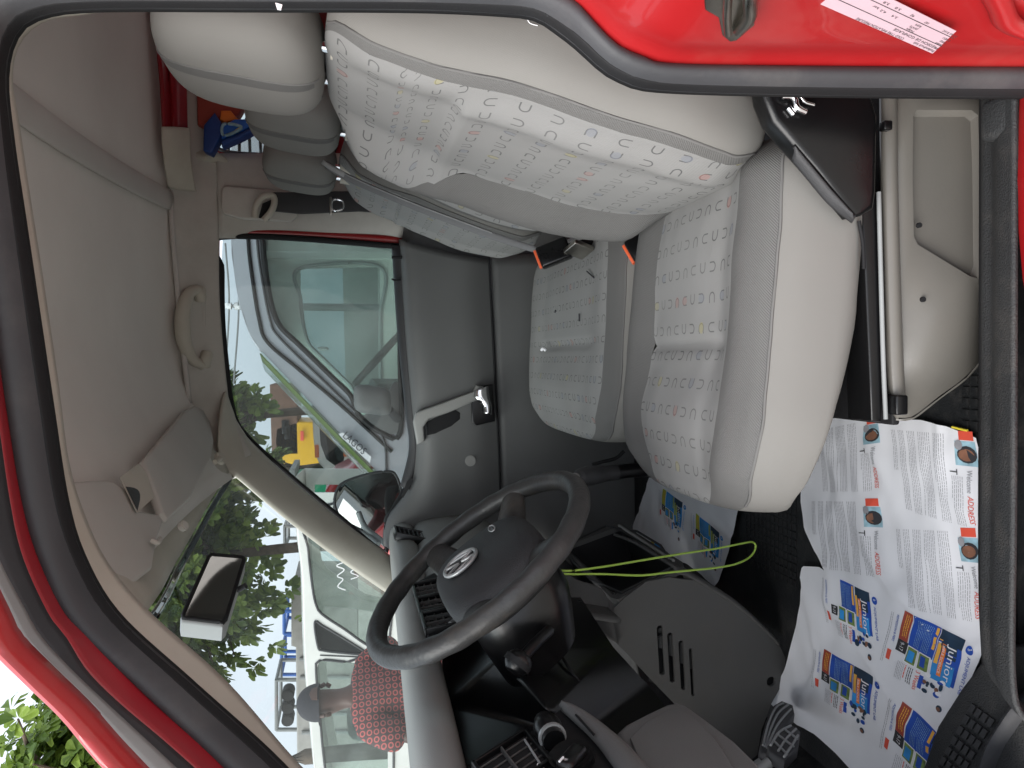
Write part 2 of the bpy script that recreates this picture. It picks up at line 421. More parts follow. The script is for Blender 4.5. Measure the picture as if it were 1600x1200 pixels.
def band(name, A, B, m, parent=None, bulge=(0, 0, 0), n=40, k=7, thick=0.006, off=0.0, closed=False):
    a, b = cr(A, n), cr(B, n); bu = V(bulge)
    G = [[p.lerp(q, j / (k - 1)) + bu * max(0.0, math.sin(math.pi * j / (k - 1))) ** 0.8 for j in range(k)] for p, q in zip(a, b)]
    bm = bmesh.new(); gridmesh(bm, G)
    o = done(name, bm, m, parent, 60)
    return thicken(o, thick, off) if thick else o
def tube(name, pts, r, m, parent=None, n=None, seg=10, closed=False, flat=1.0, ref=(0, 0, 1), smooth=60, raw=False):
    n = n or max(8, 6 * len(pts))
    p = [V(q) for q in pts] if raw else cr(pts, n, closed)
    L = len(p); rings = []; ref = V(ref)
    for i in range(L):
        t = (p[(i + 1) % L] - p[i - 1]) if (closed or 0 < i < L - 1) else (p[1] - p[0] if i == 0 else p[-1] - p[-2])
        t.normalize(); s = t.cross(ref)
        if s.length < 1e-4: s = t.cross(V((0.3, 0.9, 0.2)))
        s.normalize(); w = s.cross(t)
        rad = r(i / (L - 1)) if callable(r) else r
        rings.append([p[i] + s * math.cos(2 * math.pi * j / seg) * rad + w * math.sin(2 * math.pi * j / seg) * rad * flat for j in range(seg)])
    if closed: rings.append(rings[0])
    bm = bmesh.new()
    if closed:
        vs = [[bm.verts.new(q) for q in rg] for rg in rings[:-1]]
        for i in range(L):
            for j in range(seg):
                bm.faces.new((vs[i][j], vs[i][(j + 1) % seg], vs[(i + 1) % L][(j + 1) % seg], vs[(i + 1) % L][j]))
    else:
        vs = gridmesh(bm, rings, closed_u=True)
        bm.faces.new(vs[0]); bm.faces.new(vs[-1])
    return done(name, bm, m, parent, smooth)
def rbox(name, size, loc, m, parent=None, rot=(0, 0, 0), bevel=0.005, seg=3, smooth=40, M=None):
    bm = bmesh.new(); bmesh.ops.create_cube(bm, size=1.0)
    bmesh.ops.scale(bm, vec=size, verts=bm.verts)
    if bevel: bmesh.ops.bevel(bm, geom=list(bm.edges), offset=min(bevel, min(size) * .49), segments=seg, profile=0.5, affect='EDGES', clamp_overlap=True)
    if M is None:
        from mathutils import Euler
        M = Euler(rot).to_matrix().to_4x4()
    bmesh.ops.transform(bm, matrix=Matrix.Translation(V(loc)) @ M, verts=bm.verts)
    return done(name, bm, m, parent, smooth)
def frame(n, up=(0, 0, 1)):
    # matrix whose z is n and whose y leans to up
    z = V(n).normalized(); x = V(up).cross(z).normalized(); y = z.cross(x)
    return Matrix(((x.x, y.x, z.x, 0), (x.y, y.y, z.y, 0), (x.z, y.z, z.z, 0), (0, 0, 0, 1)))
def prism(name, outline, vec, m, parent=None, bevel=0.004, seg=3, curve=0, smooth=40):
    pts = [V(p) for p in (cr(outline, curve, True) if curve else outline)]; vec = V(vec)
    bm = bmesh.new(); a = [bm.verts.new(p) for p in pts]; b = [bm.verts.new(p + vec) for p in pts]
    bm.faces.new(a); bm.faces.new(b[::-1])
    for i in range(len(a)): bm.faces.new((a[i], b[i], b[(i + 1) % len(a)], a[(i + 1) % len(a)]))
    bmesh.ops.recalc_face_normals(bm, faces=bm.faces)
    if bevel:
        caps = [f for f in bm.faces if len(f.verts) == len(pts)][:2] if len(pts) != 4 else list(bm.faces)
        ed = {e for f in caps for e in f.edges}
        bmesh.ops.bevel(bm, geom=list(ed), offset=bevel, segments=seg, profile=0.5, affect='EDGES', clamp_overlap=True)
    bmesh.ops.triangulate(bm, faces=[f for f in bm.faces if len(f.verts) > 4])
    return done(name, bm, m, parent, smooth)
def holed(name, outline, holes, vec, m, parent=None, recess=None, smooth=35):
    # a plate with openings (or, with recess, pans pressed in by that vector)
    bm = bmesh.new(); loops = []; vec = V(vec)
    for k_, loop in enumerate([outline] + holes):
        vs = [bm.verts.new(V(p)) for p in loop]
        es = [bm.edges.new((vs[i], vs[(i + 1) % len(vs)])) for i in range(len(vs))]
        loops.append((vs, es))
    bmesh.ops.triangle_fill(bm, use_beauty=True, use_dissolve=False, edges=[e for _, es in loops for e in es])
    if recess is not None:
        for vs, _ in loops[1:]:
            c = sum((v.co for v in vs), V()) / len(vs); prev = vs
            for f_, g_ in ((0.985, 0.25), (0.965, 0.8), (0.945, 1.0)):
                nx = [bm.verts.new(c + (v.co - c) * f_ + V(recess) * g_) for v in vs]
                for i in range(len(vs)): bm.faces.new((prev[i], prev[(i + 1) % len(vs)], nx[(i + 1) % len(vs)], nx[i]))
                prev = nx
            bm.faces.new(prev)
    o = done(name, bm, m, parent, smooth)
    if vec.length > 0:
        # walls of the plate: extrude along vec
        bm = bmesh.new(); bm.from_mesh(o.data)
        r = bmesh.ops.extrude_face_region(bm, geom=list(bm.faces))
        bmesh.ops.translate(bm, vec=vec, verts=[g for g in r['geom'] if isinstance(g, bmesh.types.BMVert)])
        bmesh.ops.recalc_face_normals(bm, faces=bm.faces)
        bm.to_mesh(o.data); bm.free()
        for p in o.data.polygons: p.use_smooth = True
        o.data.set_sharp_from_angle(angle=math.radians(smooth))
    return o
def disc(name, c, n, r, h, m, parent=None, seg=24, bevel=0.002, r2=None):
    bm = bmesh.new()
    bmesh.ops.create_cone(bm, cap_ends=True, segments=seg, radius1=r, radius2=r if r2 is None else r2, depth=h)
    if bevel: bmesh.ops.bevel(bm, geom=[e for e in bm.edges if e.is_boundary or any(len(f.verts) > 4 for f in e.link_faces)], offset=bevel, segments=2, affect='EDGES', clamp_overlap=True)
    bmesh.ops.transform(bm, matrix=Matrix.Translation(V(c)) @ frame(n, (0.01, 0.02, 1) if abs(V(n).normalized().z) < .95 else (0, 1, 0)), verts=bm.verts)
    return done(name, bm, m, parent)

def sgp(x, p): return math.copysign(abs(x) ** p, x)
def sstep(a, b, x):
    t = max(0, min(1, (x - a) / (b - a))); return t * t * (3 - 2 * t)
def pad(o, A, W, Nn, L, hw, hd, p=3.4, q=7, bol=0.0, extra=None, wfn=None):
    o, A, W, Nn = V(o), V(A).normalized(), V(W).normalized(), V(Nn).normalized()
    def F(s, th):
        t = 2 * s - 1; k = max(0, 1 - abs(t) ** q) ** (1 / q)
        c, sn = math.cos(th), math.sin(th)
        v, u = sgp(c, 2 / p), sgp(sn, 2 / p)
        pos = o + A * (t * L / 2) + W * (v * hw * k * (wfn(s) if wfn else 1)) + Nn * (u * hd * k)
        if u > 0: pos = pos + Nn * ((bol if not isinstance(bol, tuple) else bol[0] if v > 0 else bol[1]) * k * sstep(.42, .80, abs(v)) * min(1, u * 1.6) * sstep(0, .12, s) * sstep(0, .12, 1 - s))
        if extra:
            pos = pos + Nn * extra(s, v, u)
            pos = pos + Nn * (k * (.0022 * noise.noise(pos * 11) + .0012 * noise.noise(pos * 27)))
        return pos
    return F
def th_of(v, p=3.4): return math.acos(max(-1, min(1, sgp(v, p / 2))))
def strip(name, F, t0, t1, m, parent, s0=0.0, s1=1.0, ns=36, nt=14, thick=0):
    G, UV = [], []
    ss = [s0 + (s1 - s0) * ((1 - math.cos(math.pi * i / ns)) / 2 if (s0 == 0 and s1 == 1) else i / ns) for i in range(ns + 1)]
    for s in ss:
        a = t0(s) if callable(t0) else t0; b = t1(s) if callable(t1) else t1
        G.append([F(min(max(s, 1e-4), 1 - 1e-4), a + (b - a) * j / nt) for j in range(nt + 1)])
    mid = nt // 2; vv = 0
    for i, r in enumerate(G):
        if i: vv += (G[i][mid] - G[i - 1][mid]).length
        row = [(0, 0)] * (nt + 1); acc = 0
        for j in range(mid, nt): acc += (r[j + 1] - r[j]).length; row[j + 1] = (acc, vv)
        acc = 0
        for j in range(mid, 0, -1): acc -= (r[j] - r[j - 1]).length; row[j - 1] = (acc, vv)
        row[mid] = (0, vv); UV.append(row)
    bm = bmesh.new(); gridmesh(bm, G, uv=[[(a + 5, b + 5) for a, b in r] for r in UV])
    o = done(name, bm, m, parent, 60)
    return o
def seam(name, F, th, m, parent, s0=0.02, s1=0.98, r=0.0022, n=50):
    pts = [F(s0 + (s1 - s0) * i / n, th(s0 + (s1 - s0) * i / n) if callable(th) else th) for i in range(n + 1)]
    return tube(name, pts, r, m, parent, seg=6, raw=True)

def text_verts(txt, size=1.0, shear=0.0):
    # outline letters as a flat mesh: (verts, faces), x to the right, y up, height of capitals about 0.7 size
    cu = bpy.data.curves.new('lettering', 'FONT'); cu.body = txt; cu.size = size; cu.shear = shear; cu.resolution_u = 2
    ob = bpy.data.objects.new('lettering', cu); COL.objects.link(ob)
    dg = bpy.context.evaluated_depsgraph_get()
    me = bpy.data.meshes.new_from_object(ob.evaluated_get(dg))
    vs = [v.co.copy() for v in me.vertices]; fs = [list(p.vertices) for p in me.polygons]
    bpy.data.objects.remove(ob); bpy.data.curves.remove(cu); bpy.data.meshes.remove(me)
    return vs, fs
def lettering(name, txt, o, right, up, size, m, parent, width=None, lift=0.0006, shear=0.0):
    vs, fs = text_verts(txt, 1.0, shear)
    w = max(v.x for v in vs); sx = (width / w) if width else size
    R, Uu = V(right).normalized(), V(up).normalized(); nn = R.cross(Uu)
    bm = bmesh.new(); bv = [bm.verts.new(V(o) + R * (v.x * sx) + Uu * (v.y * size) + nn * lift) for v in vs]
    for f in fs:
        try: bm.faces.new([bv[i] for i in f])
        except ValueError: pass
    return done(name, bm, m, parent, recalc=False)

FLOOR = -0.08
GROUND = -0.58
# ------------------------------------------------------------------ the setting
def ground():
    bm = bmesh.new(); n = 40; vs = {}
    xs = [math.copysign(abs(t) ** 2.2, t) * 260 for t in [(-1 + 2 * i / n) for i in range(n + 1)]]
    G = [[(x, y + 20, GROUND + 0.02 * noise.noise(V((x * .3, y * .3, 0)))) for y in xs] for x in xs]
    gridmesh(bm, G)
    return tag(done('ground', bm, 'asphalt'), kind='structure')
ground()

def cab_floor():
    bm = bmesh.new()
    G = []
    for x in [-1.0 + i * .1 for i in range(27)]:
        row = []
        for j in range(17):
            y = 0.10 + j * 0.0955
            z = FLOOR + (0.35 * sstep(-.80, -1.0, x) if x < -.8 else 0)
            row.append((x, y, z))
        G.append(row)
    gridmesh(bm, G)
    o = tag(done('floor', bm, 'floor_rubber'), 'black ribbed rubber cab floor', None, kind='structure')
    thicken(o, 0.03, 1.0)
    # tread studs of the mat where it shows beside the seat box and between the papers
    st = bmesh.new(); bmesh.ops.create_cube(st, size=1.0)
    bmesh.ops.scale(st, vec=(0.0125, 0.0125, 0.003), verts=st.verts)
    me = bpy.data.meshes.new('tread_stud'); st.to_mesh(me); st.free(); me.materials.append(MATS['floor_rubber'])
    cells = [(-.16 + i * .0165, .175 + j * .0165) for i in range(11) for j in range(6)] + [(-.47 + i * .0165, .70 + j * .0165) for i in range(12) for j in range(13)]
    for k_, (x, y) in enumerate(cells[:260]):
        s = bpy.data.objects.new('tread_stud', me); COL.objects.link(s); s.parent = o
        s.location = (x, y, FLOOR + 0.0012)
cab_floor()

def roof_z(x, y):
    d = abs(y - 0.89)
    z = 1.285 - 0.028 * (d / .61) ** 2 - (0.62 * max(0, d - .61) + 6 * max(0, d - .61) ** 2)
    if x < .1: z -= 0.165 * ((.1 - x) / .4) ** 1.8
    return z
def headliner():
    G = [[(x, y, roof_z(x, y)) for y in [0.215 + 1.35 * j / 40 for j in range(41)]] for x in [-.30 + 1.75 * i / 60 for i in range(61)]]
    bm = bmesh.new(); gridmesh(bm, G)
    o = tag(done('headliner', bm, 'headliner'), 'beige cloth headliner under the roof', kind='structure')
    thicken(o, 0.03, 1.0)
    # moulded strip over the roof bow, running across the cab
    ys = [0.225 + 1.28 * j / 30 for j in range(31)]
    def xb(y): return 0.385 + 0.05 * (y - .45) / 1.05
    G = [[(xb(y) + .026 * math.cos(math.pi * k / 8), y, roof_z(xb(y), y) - .004 - .006 * math.sin(math.pi * k / 8)) for k in range(9)] for y in ys]
    bm = bmesh.new(); gridmesh(bm, G); thicken(done('roof_strip', bm, 'headliner_strip', o), .003)
    for sg in (-1, 1):
        tube('strip_edge', [(xb(y) + sg * .026, y, roof_z(xb(y), y) - .0035) for y in ys[::3]], .0016, 'trim_brown', o, n=40, seg=6)
    tube('strip_screw', [(.393, .72, roof_z(.393, .72) - .0095), (.393, .72, roof_z(.393, .72) - .0125)], .005, 'trim_brown', o)
    # cloth seam nearer the rear
    tube('seam', [(.74 - .02 * j, .66 + j * .09, roof_z(.74, .66 + j * .09) - .0005) for j in range(4)], .0022, 'headliner_strip', o)
headliner()

# outer skin of the roof, above the headliner
G = [[(x, y, roof_z(x, y) + 0.05) for y in [0.27 + 1.24 * j / 20 for j in range(21)]] for x in [-.30 + 2.9 * i / 24 for i in range(25)]]
bm = bmesh.new(); gridmesh(bm, G)
roof_skin = tag(thicken(done('roof', bm, 'red_paint'), .004), 'red painted steel roof skin over the cab', kind='structure')

# ------------------------------------------------------------------ driver's door opening of the van
frame_t = thing('door_frame', 'red van door opening with black rubber seal around the cab', 'door frame', (0.0, 0.05, -0.02))
S_in = [(-0.545, 0.04, 0.7172), (-0.4706, 0.05, 0.8019), (-0.4117, 0.06, 0.855), (-0.3757, 0.08, 0.8946), (-0.3109, 0.1, 0.9642), (-0.2494, 0.13, 1.0342), (-0.1937, 0.15, 1.0695), (-0.1357, 0.16, 1.0867), (-0.0442, 0.17, 1.0999), (0.0475, 0.17, 1.109), (0.1446, 0.17, 1.1184), (0.2277, 0.17, 1.1264), (0.2911, 0.17, 1.1292), (0.3329, 0.17, 1.119), (0.3515, 0.165, 1.0945), (0.361, 0.16, 1.0397), (0.3639, 0.14, 0.8829), (0.362, 0.11, 0.7216), (0.3561, 0.09, 0.6313), (0.3494, 0.08, 0.6012), (0.3336, 0.07, 0.5818), (0.3136, 0.06, 0.562), (0.295, 0.06, 0.5391), (0.2834, 0.06, 0.5158), (0.2762, 0.06, 0.4688), (0.2817, 0.06, 0.2742), (0.2943, 0.06, -0.0117)]
S_out = [(-0.5291, 0.03, 0.7675), (-0.4599, 0.04, 0.8505), (-0.4008, 0.05, 0.9036), (-0.3603, 0.06, 0.9433), (-0.298, 0.08, 1.0083), (-0.2394, 0.11, 1.074), (-0.1862, 0.13, 1.1026), (-0.1303, 0.14, 1.119), (-0.0419, 0.15, 1.1332), (0.0468, 0.15, 1.1412), (0.1406, 0.15, 1.1478), (0.2211, 0.15, 1.1514), (0.2952, 0.15, 1.1486), (0.3511, 0.15, 1.1371), (0.3698, 0.145, 1.1037), (0.3781, 0.14, 1.0333), (0.3812, 0.12, 0.8802), (0.3798, 0.09, 0.723), (0.3786, 0.07, 0.6218), (0.37, 0.06, 0.5912), (0.3544, 0.05, 0.571), (0.3322, 0.045, 0.553), (0.3122, 0.045, 0.5311), (0.3035, 0.045, 0.5081), (0.2961, 0.045, 0.4715), (0.3046, 0.045, 0.2845), (0.3204, 0.045, 0.0045)]
seal = band('rubber_seal', S_in, S_out, 'rubber', frame_t, bulge=(0, -.016, 0), n=160, k=9, thick=.004)
# the darker lip that grips the flange, along the inner edge
def toward(A, B, f, dy): return [tuple(V(a).lerp(V(b), f) + V((0, dy, 0))) for a, b in zip(A, B)]
band('seal_lip', toward(S_in, S_out, -.05, .004), toward(S_in, S_out, .16, -.010), 'black_matt', seal, bulge=(0, -.004, 0), n=160, k=5, thick=.003)
T_in = [(-0.5336, 0.12, 0.7688), (-0.4751, 0.14, 0.8279), (-0.4286, 0.16, 0.8747), (-0.3483, 0.18, 0.9414), (-0.2742, 0.21, 1.0242), (-0.2209, 0.23, 1.0703), (-0.1628, 0.235, 1.0947), (-0.1054, 0.24, 1.1093), (-0.0196, 0.24, 1.1166), (0.0865, 0.24, 1.1269), (0.1842, 0.24, 1.1373), (0.2669, 0.24, 1.1456), (0.3132, 0.235, 1.1483), (0.3486, 0.23, 1.1376), (0.3729, 0.225, 1.1088), (0.3793, 0.21, 1.0538)]
T_out = [(-0.4957, 0.07, 0.8054), (-0.4368, 0.08, 0.8568), (-0.39, 0.09, 0.8979), (-0.3198, 0.12, 0.9756), (-0.2528, 0.15, 1.047), (-0.2045, 0.17, 1.0815), (-0.1519, 0.18, 1.0987), (-0.0991, 0.19, 1.1087), (-0.0181, 0.19, 1.1155), (0.0819, 0.19, 1.1252), (0.174, 0.19, 1.1337), (0.2521, 0.19, 1.1415), (0.3005, 0.19, 1.1455), (0.3496, 0.19, 1.1361), (0.3724, 0.185, 1.1038), (0.3779, 0.18, 1.045)]
band('pillar_trim', T_in, T_out, 'trim_beige', frame_t, bulge=(0, -.008, 0), n=90, k=7, thick=.005)
e4 = [(-0.5291, 0.03, 0.7675), (-0.4599, 0.04, 0.8505), (-0.4008, 0.05, 0.9036), (-0.3603, 0.06, 0.9433), (-0.3218, 0.075, 0.9848), (-0.2919, 0.085, 1.015), (-0.2633, 0.1, 1.048), (-0.2394, 0.11, 1.074), (-0.1862, 0.13, 1.1026), (-0.1303, 0.14, 1.119), (-0.0419, 0.15, 1.1332), (0.0468, 0.15, 1.1412), (0.1406, 0.15, 1.1478), (0.2211, 0.15, 1.1514)]
e3 = [(-0.5015, 0, 0.8033), (-0.4363, 0.01, 0.8806), (-0.3806, 0.02, 0.9294), (-0.3422, 0.03, 0.9689), (-0.3053, 0.045, 1.013), (-0.2772, 0.055, 1.0409), (-0.2512, 0.07, 1.0613), (-0.2291, 0.08, 1.0799), (-0.1784, 0.1, 1.1069), (-0.1249, 0.11, 1.1196), (-0.0401, 0.12, 1.1313), (0.0452, 0.12, 1.139), (0.1355, 0.12, 1.1452), (0.213, 0.12, 1.1476)]
e2 = [(-0.4843, -0.02, 0.8197), (-0.4218, -0.01, 0.8932), (-0.3681, 0, 0.9404), (-0.3311, 0.01, 0.9777), (-0.2939, 0.02, 1.016), (-0.2668, 0.03, 1.0446), (-0.2412, 0.045, 1.0723), (-0.2203, 0.055, 1.0874), (-0.1715, 0.075, 1.1161), (-0.1199, 0.085, 1.1307), (-0.0382, 0.095, 1.1422), (0.044, 0.095, 1.1474), (0.1311, 0.095, 1.1513), (0.2058, 0.095, 1.1535)]
e1 = [(-0.4701, -0.035, 0.8395), (-0.4097, -0.025, 0.9102), (-0.3574, -0.015, 0.9576), (-0.322, -0.005, 0.9909), (-0.2865, 0.005, 1.0229), (-0.2601, 0.015, 1.0505), (-0.2352, 0.03, 1.0792), (-0.2149, 0.04, 1.0927), (-0.1674, 0.06, 1.1201), (-0.117, 0.07, 1.1355), (-0.0371, 0.08, 1.147), (0.0433, 0.08, 1.152), (0.1284, 0.08, 1.1547), (0.2016, 0.08, 1.1568)]
e0 = [(-0.4698, -0.03, 0.8619), (-0.409, -0.02, 0.935), (-0.3567, -0.01, 0.9828), (-0.3213, -0, 1.0162), (-0.2863, 0.01, 1.0443), (-0.2598, 0.02, 1.073), (-0.2346, 0.035, 1.1034), (-0.2139, 0.045, 1.1226), (-0.1663, 0.065, 1.1519), (-0.116, 0.075, 1.168), (-0.0364, 0.085, 1.1787), (0.0438, 0.085, 1.183), (0.1288, 0.085, 1.1845), (0.2018, 0.085, 1.1866)]
band('flange', e4, e3, 'red_dark', frame_t, bulge=(0, .006, 0), n=80, k=7)
band('door_seal', e3, e2, 'rubber', frame_t, bulge=(0, -.010, 0), n=80, k=7)
band('drip_strip', e2, e1, 'rubber_grey', frame_t, bulge=(0, -.007, 0), n=80, k=7)
band('outer_pillar', e1, e0, 'red_paint', frame_t, bulge=(0, -.022, 0), n=80, k=9)
prism('paint_chip', [(0.357, 0.108, 0.8613), (0.3556, 0.108, 0.8546), (0.3505, 0.108, 0.856), (0.3509, 0.108, 0.8596)], (0, .002, 0), 'print_white', frame_t, bevel=0)
# rear jamb of the opening, facing forward
J = [((0.3715, 0.14, 1.0849), .0), ((0.3769, 0.132, 1.0021), .0), ((0.3788, 0.115, 0.8797), .0), ((0.3751, 0.09, 0.78), .0), ((0.3728, 0.07, 0.6933), .0), ((0.3747, 0.062, 0.6236), .0), ((0.3664, 0.055, 0.5913), 0), ((0.3523, 0.048, 0.5704), 0), ((0.331, 0.045, 0.5517), 0), ((0.311, 0.045, 0.5298), 0), ((0.3023, 0.045, 0.5067), 0), ((0.2949, 0.045, 0.4701), 0), ((0.2995, 0.045, 0.36), 0), ((0.3032, 0.045, 0.2845), 0), ((0.3095, 0.045, 0.1656), 0), ((0.32, 0.045, -0.0132), 0)]
rows = []
for f in (0.0, .12, .3, .5, .75, 1.0):
    rows.append([tuple(V(p) + V((.034 * f + .004 * math.sin(5 * i) * f, -.16 * f, 0)) + V((0.004 if .1 < f < .2 else 0, 0, 0))) for i, (p, _) in enumerate(J)])
jamb = patch('jamb', rows, 'red_paint', frame_t, nu=60, nv=30, thick=.003)
JP, JN = (0.305, 0.045, 0.2), (0.978, 0.208, 0)
def jm(a): return V(a) - V(JN) * 0.001
# pressed dents in the jamb, folded from the same sheet
band('jamb_fold', [(0.3328, -0.0953, 0.2382), (0.3266, -0.0657, 0.1928), (0.3213, -0.041, 0.1578), (0.3182, -0.0264, 0.1046)],
     [(0.3336, -0.099, 0.2075), (0.328, -0.0725, 0.1741), (0.3241, -0.054, 0.1468), (0.3219, -0.0438, 0.115)], 'red_paint', jamb, bulge=(-.006, 0, 0), n=20)
# door striker
st = prism('striker_plate', [(0.3187, -0.0756, 0.4926), (0.3129, -0.0484, 0.4775), (0.311, -0.0398, 0.46), (0.3059, -0.0157, 0.4438), (0.3041, -0.0072, 0.4314), (0.3047, -0.0098, 0.4261), (0.3097, -0.0333, 0.4204), (0.3198, -0.0811, 0.4461)], (-.004, -.001, 0), 'steel', frame_t, bevel=.001)
tube('striker_bar', [(0.3128, -0.1091, 0.4667), (0.3037, -0.0853, 0.4534), (0.3007, -0.0617, 0.4409), (0.3037, -0.0286, 0.4329)], .0065, 'steel', st, n=24)
tube('striker_arm', [(0.3114, -0.0884, 0.4753), (0.3038, -0.0529, 0.458), (0.3002, -0.0267, 0.443)], .004, 'steel', st, n=16)
# tyre pressure label
LPT = dict(pt=(.3015, .045, .2), n=(.978, .208, 0))
A_, B_, C_, D_ = V((0.3186, -0.0591, 0.368)), V((0.3065, -0.0022, 0.2004)), V((0.3142, -0.0383, 0.2044)), V((0.3259, -0.0933, 0.3609))
lab = prism('pressure_label', [A_, B_, C_, D_], (-.0005, -.0001, 0), 'label_pink', frame_t, bevel=0)
def on_label(a, b): return A_ + (B_ - A_) * a + (D_ - A_) * b - V(JN) * .0008
def label_line(txt, a, b, h, w): 
    # lines read from the sill upwards, tops towards the seal
    o_ = on_label(a, b); r_ = (A_ - B_); u_ = (A_ - D_)
    lettering('lettering', txt, o_, r_, u_, h * u_.length, 'print_black', lab, width=w * r_.length, lift=.0002)
label_line('Reifendruck kalt', .985, .13, .13, .20)
label_line('PRESSION DE GONFLAGE', .985, .27, .13, .42); label_line('COLD TYRE INFLATION PRESSURE', .70, .10, .12, .42)
for k_, (t_, a, b, w) in enumerate((('Reifen', .985, .40, .07), ('TIRE', .985, .52, .06), ('PNEU', .985, .64, .07), ('Felge', .70, .42, .07), ('JANTE', .70, .54, .07), ('RIM', .70, .66, .05), ('205/65 R16C', .99, .84, .14), ('107', .72, .84, .04), ('6J', .58, .84, .03), ('3,4', .50, .60, .05), ('4,2', .40, .60, .05), ('bar', .33, .62, .05), ('3,0', .46, .85, .05), ('3,8', .36, .85, .05))):
    label_line(t_, a, b, .10, w)
for b in (.34, .72): tube('label_rule', [on_label(.02, b), on_label(.98, b)], .0004, 'print_black', lab, seg=4)

# body side behind the opening, rocker below it, hinge pillar in front, tail of the cargo space
prof = [(-.115, -.36, .36), (-.118, .0, .345), (-.118, .25, .345), (-.110, .45, .38), (-.092, .60, .405), (-.066, .78, .405), (-.034, .94, .395), (-.004, 1.06, .36), (.06, 1.18, .35), (.16, 1.27, .35), (.27, 1.312, .35)]
patch('body_side', [[(x0 + (2.6 - x0) * f, y + .02 * math.sin(math.pi * f) * 0, z) for y, z, x0 in prof] for f in (0, .25, .5, .75, 1.0)], 'red_paint', frame_t, nu=50, nv=20, thick=.004)
patch('rocker', [[(-.95, -.06, -.36), (-.3, -.06, -.36), (.1, -.06, -.36), (.37, -.09, -.36)], [(-.95, -.065, -.16), (-.3, -.065, -.16), (.1, -.065, -.16), (.37, -.09, -.16)], [(-.95, -.02, -.075), (-.3, -.02, -.07), (.1, -.02, -.02), (.37, -.02, -.02)], [(-.95, .07, -.07), (-.3, .07, -.065), (.1, .066, .02), (.37, .066, .02)]], 'red_paint', frame_t, nu=24, nv=16, thick=.004)
prism('hinge_pillar', [(-1.0, .06, -.30), (-.60, .06, -.06), (-.535, .06, .30), (-.535, .06, .66), (-.64, .06, .70), (-.78, .06, .66), (-1.0, .06, .6)], (0, .008, 0), 'red_paint', frame_t, bevel=.002)
for hz in (.12, .50): rbox('hinge', (.05, .05, .06), (-.64, .04, hz), 'red_dark', frame_t, bevel=.008)
patch('tail_panel', [[(2.58, -.1, -.1), (2.58, .5, -.1), (2.58, 1.72, -.1)], [(2.60, -.08, .6), (2.60, .5, .6), (2.60, 1.70, .6)], [(2.56, .2, 1.30), (2.56, .6, 1.31), (2.56, 1.55, 1.30)]], 'red_dark', frame_t, nu=12, nv=12, thick=.01)
# ------------------------------------------------------------------ sill
sill = thing('sill_trim', 'dark grey grained plastic sill trim with step tread below the seat', 'sill trim', (0, .1, -.05))
rows = [[(-.47, .05, -.03), (-.45, .06, .012), (-.40, .065, .03), (-.2, .065, .03), (.1, .065, .03), (.34, .065, .03), (.40, .065, .03)],
        [(-.465, .085, -.03), (-.44, .09, .008), (-.39, .095, .022), (-.2, .095, .022), (.1, .095, .022), (.34, .095, .022), (.40, .095, .022)],
        [(-.46, .11, -.035), (-.43, .115, -.004), (-.38, .12, .006), (-.2, .12, .006), (.1, .12, .006), (.34, .12, .006), (.40, .12, .006)],
        [(-.455, .135, -.04), (-.42, .138, -.008), (-.37, .142, .0), (-.2, .142, .0), (.1, .142, .0), (.34, .142, .0), (.40, .142, .0)],
        [(-.45, .15, -.07), (-.41, .152, -.06), (-.36, .155, -.05), (-.2, .155, -.05), (.1, .155, -.05), (.34, .155, -.05), (.40, .155, -.05)]]
patch('cover', rows, 'sill_plastic', sill, nu=60, nv=26, thick=.006)
band('inner_lip', [(-.42, .157, -.015), (-.3, .160, -.012), (0, .160, -.012), (.36, .160, -.012)], [(-.42, .168, -.078), (-.3, .172, -.078), (0, .172, -.078), (.36, .172, -.078)], 'black_matt', sill, thick=.006)
rbox('end_cap', (.05, .05, .06), (0.2791, 0.097, 0), 'sill_plastic', sill, bevel=.01)
# step tread in front of the sill, lower, with raised pads
step = thing('step_tread', 'dark plastic step tread with square anti-slip pads beside the papers', 'step', (-0.5176, 0.1906, -0.05))
SZ = -.045
tread_out = [(-0.4063, 0.1771, -0.045), (-0.4845, 0.2307, -0.045), (-0.5624, 0.2773, -0.045), (-0.6409, 0.3063, -0.045), (-0.7411, 0.3228, -0.045), (-0.7578, 0.2546, -0.045), (-0.6067, 0.0861, -0.045), (-0.3636, 0.0875, -0.045)]
prism('plate', tread_out, (0, 0, -.035), 'sill_plastic', step, bevel=.008)
band('rolled_edge', [(-0.4031, 0.0826, -0.04), (-0.4517, 0.1241, -0.04), (-0.4925, 0.1487, -0.04), (-0.5444, 0.1747, -0.04), (-0.6066, 0.1908, -0.04)], [(-0.4208, 0.066, -0.06), (-0.4666, 0.1148, -0.06), (-0.504, 0.1406, -0.06), (-0.5561, 0.1667, -0.06), (-0.613, 0.1813, -0.06)], 'rubber', step, bulge=(0, -.002, .018), n=30)
band('sill_paint', [(-0.4151, 0.0742, -0.05), (-0.4583, 0.1175, -0.05), (-0.4933, 0.1387, -0.05), (-0.5467, 0.1628, -0.05), (-0.6059, 0.1774, -0.05)], [(-0.4349, 0.0752, -0.08), (-0.4795, 0.1195, -0.08), (-0.5115, 0.1423, -0.08), (-0.5639, 0.1681, -0.08), (-0.6224, 0.1835, -0.08)], 'red_paint', step, bulge=(0, 0, .008), n=30)
o0, e1_, e2_ = V((-0.5031, 0.2059, -0.0445)), V((-0.5044, 0.1947, -0.0445)), V((-0.5205, 0.2138, -0.0445))
du = (V((-0.5062, 0.1849, -0.0445)) - o0) / 2; dv = (V((-0.6096, 0.2616, -0.0445)) - o0) / 5.2
pm = bmesh.new(); a_, b_ = du * .36, dv * .34
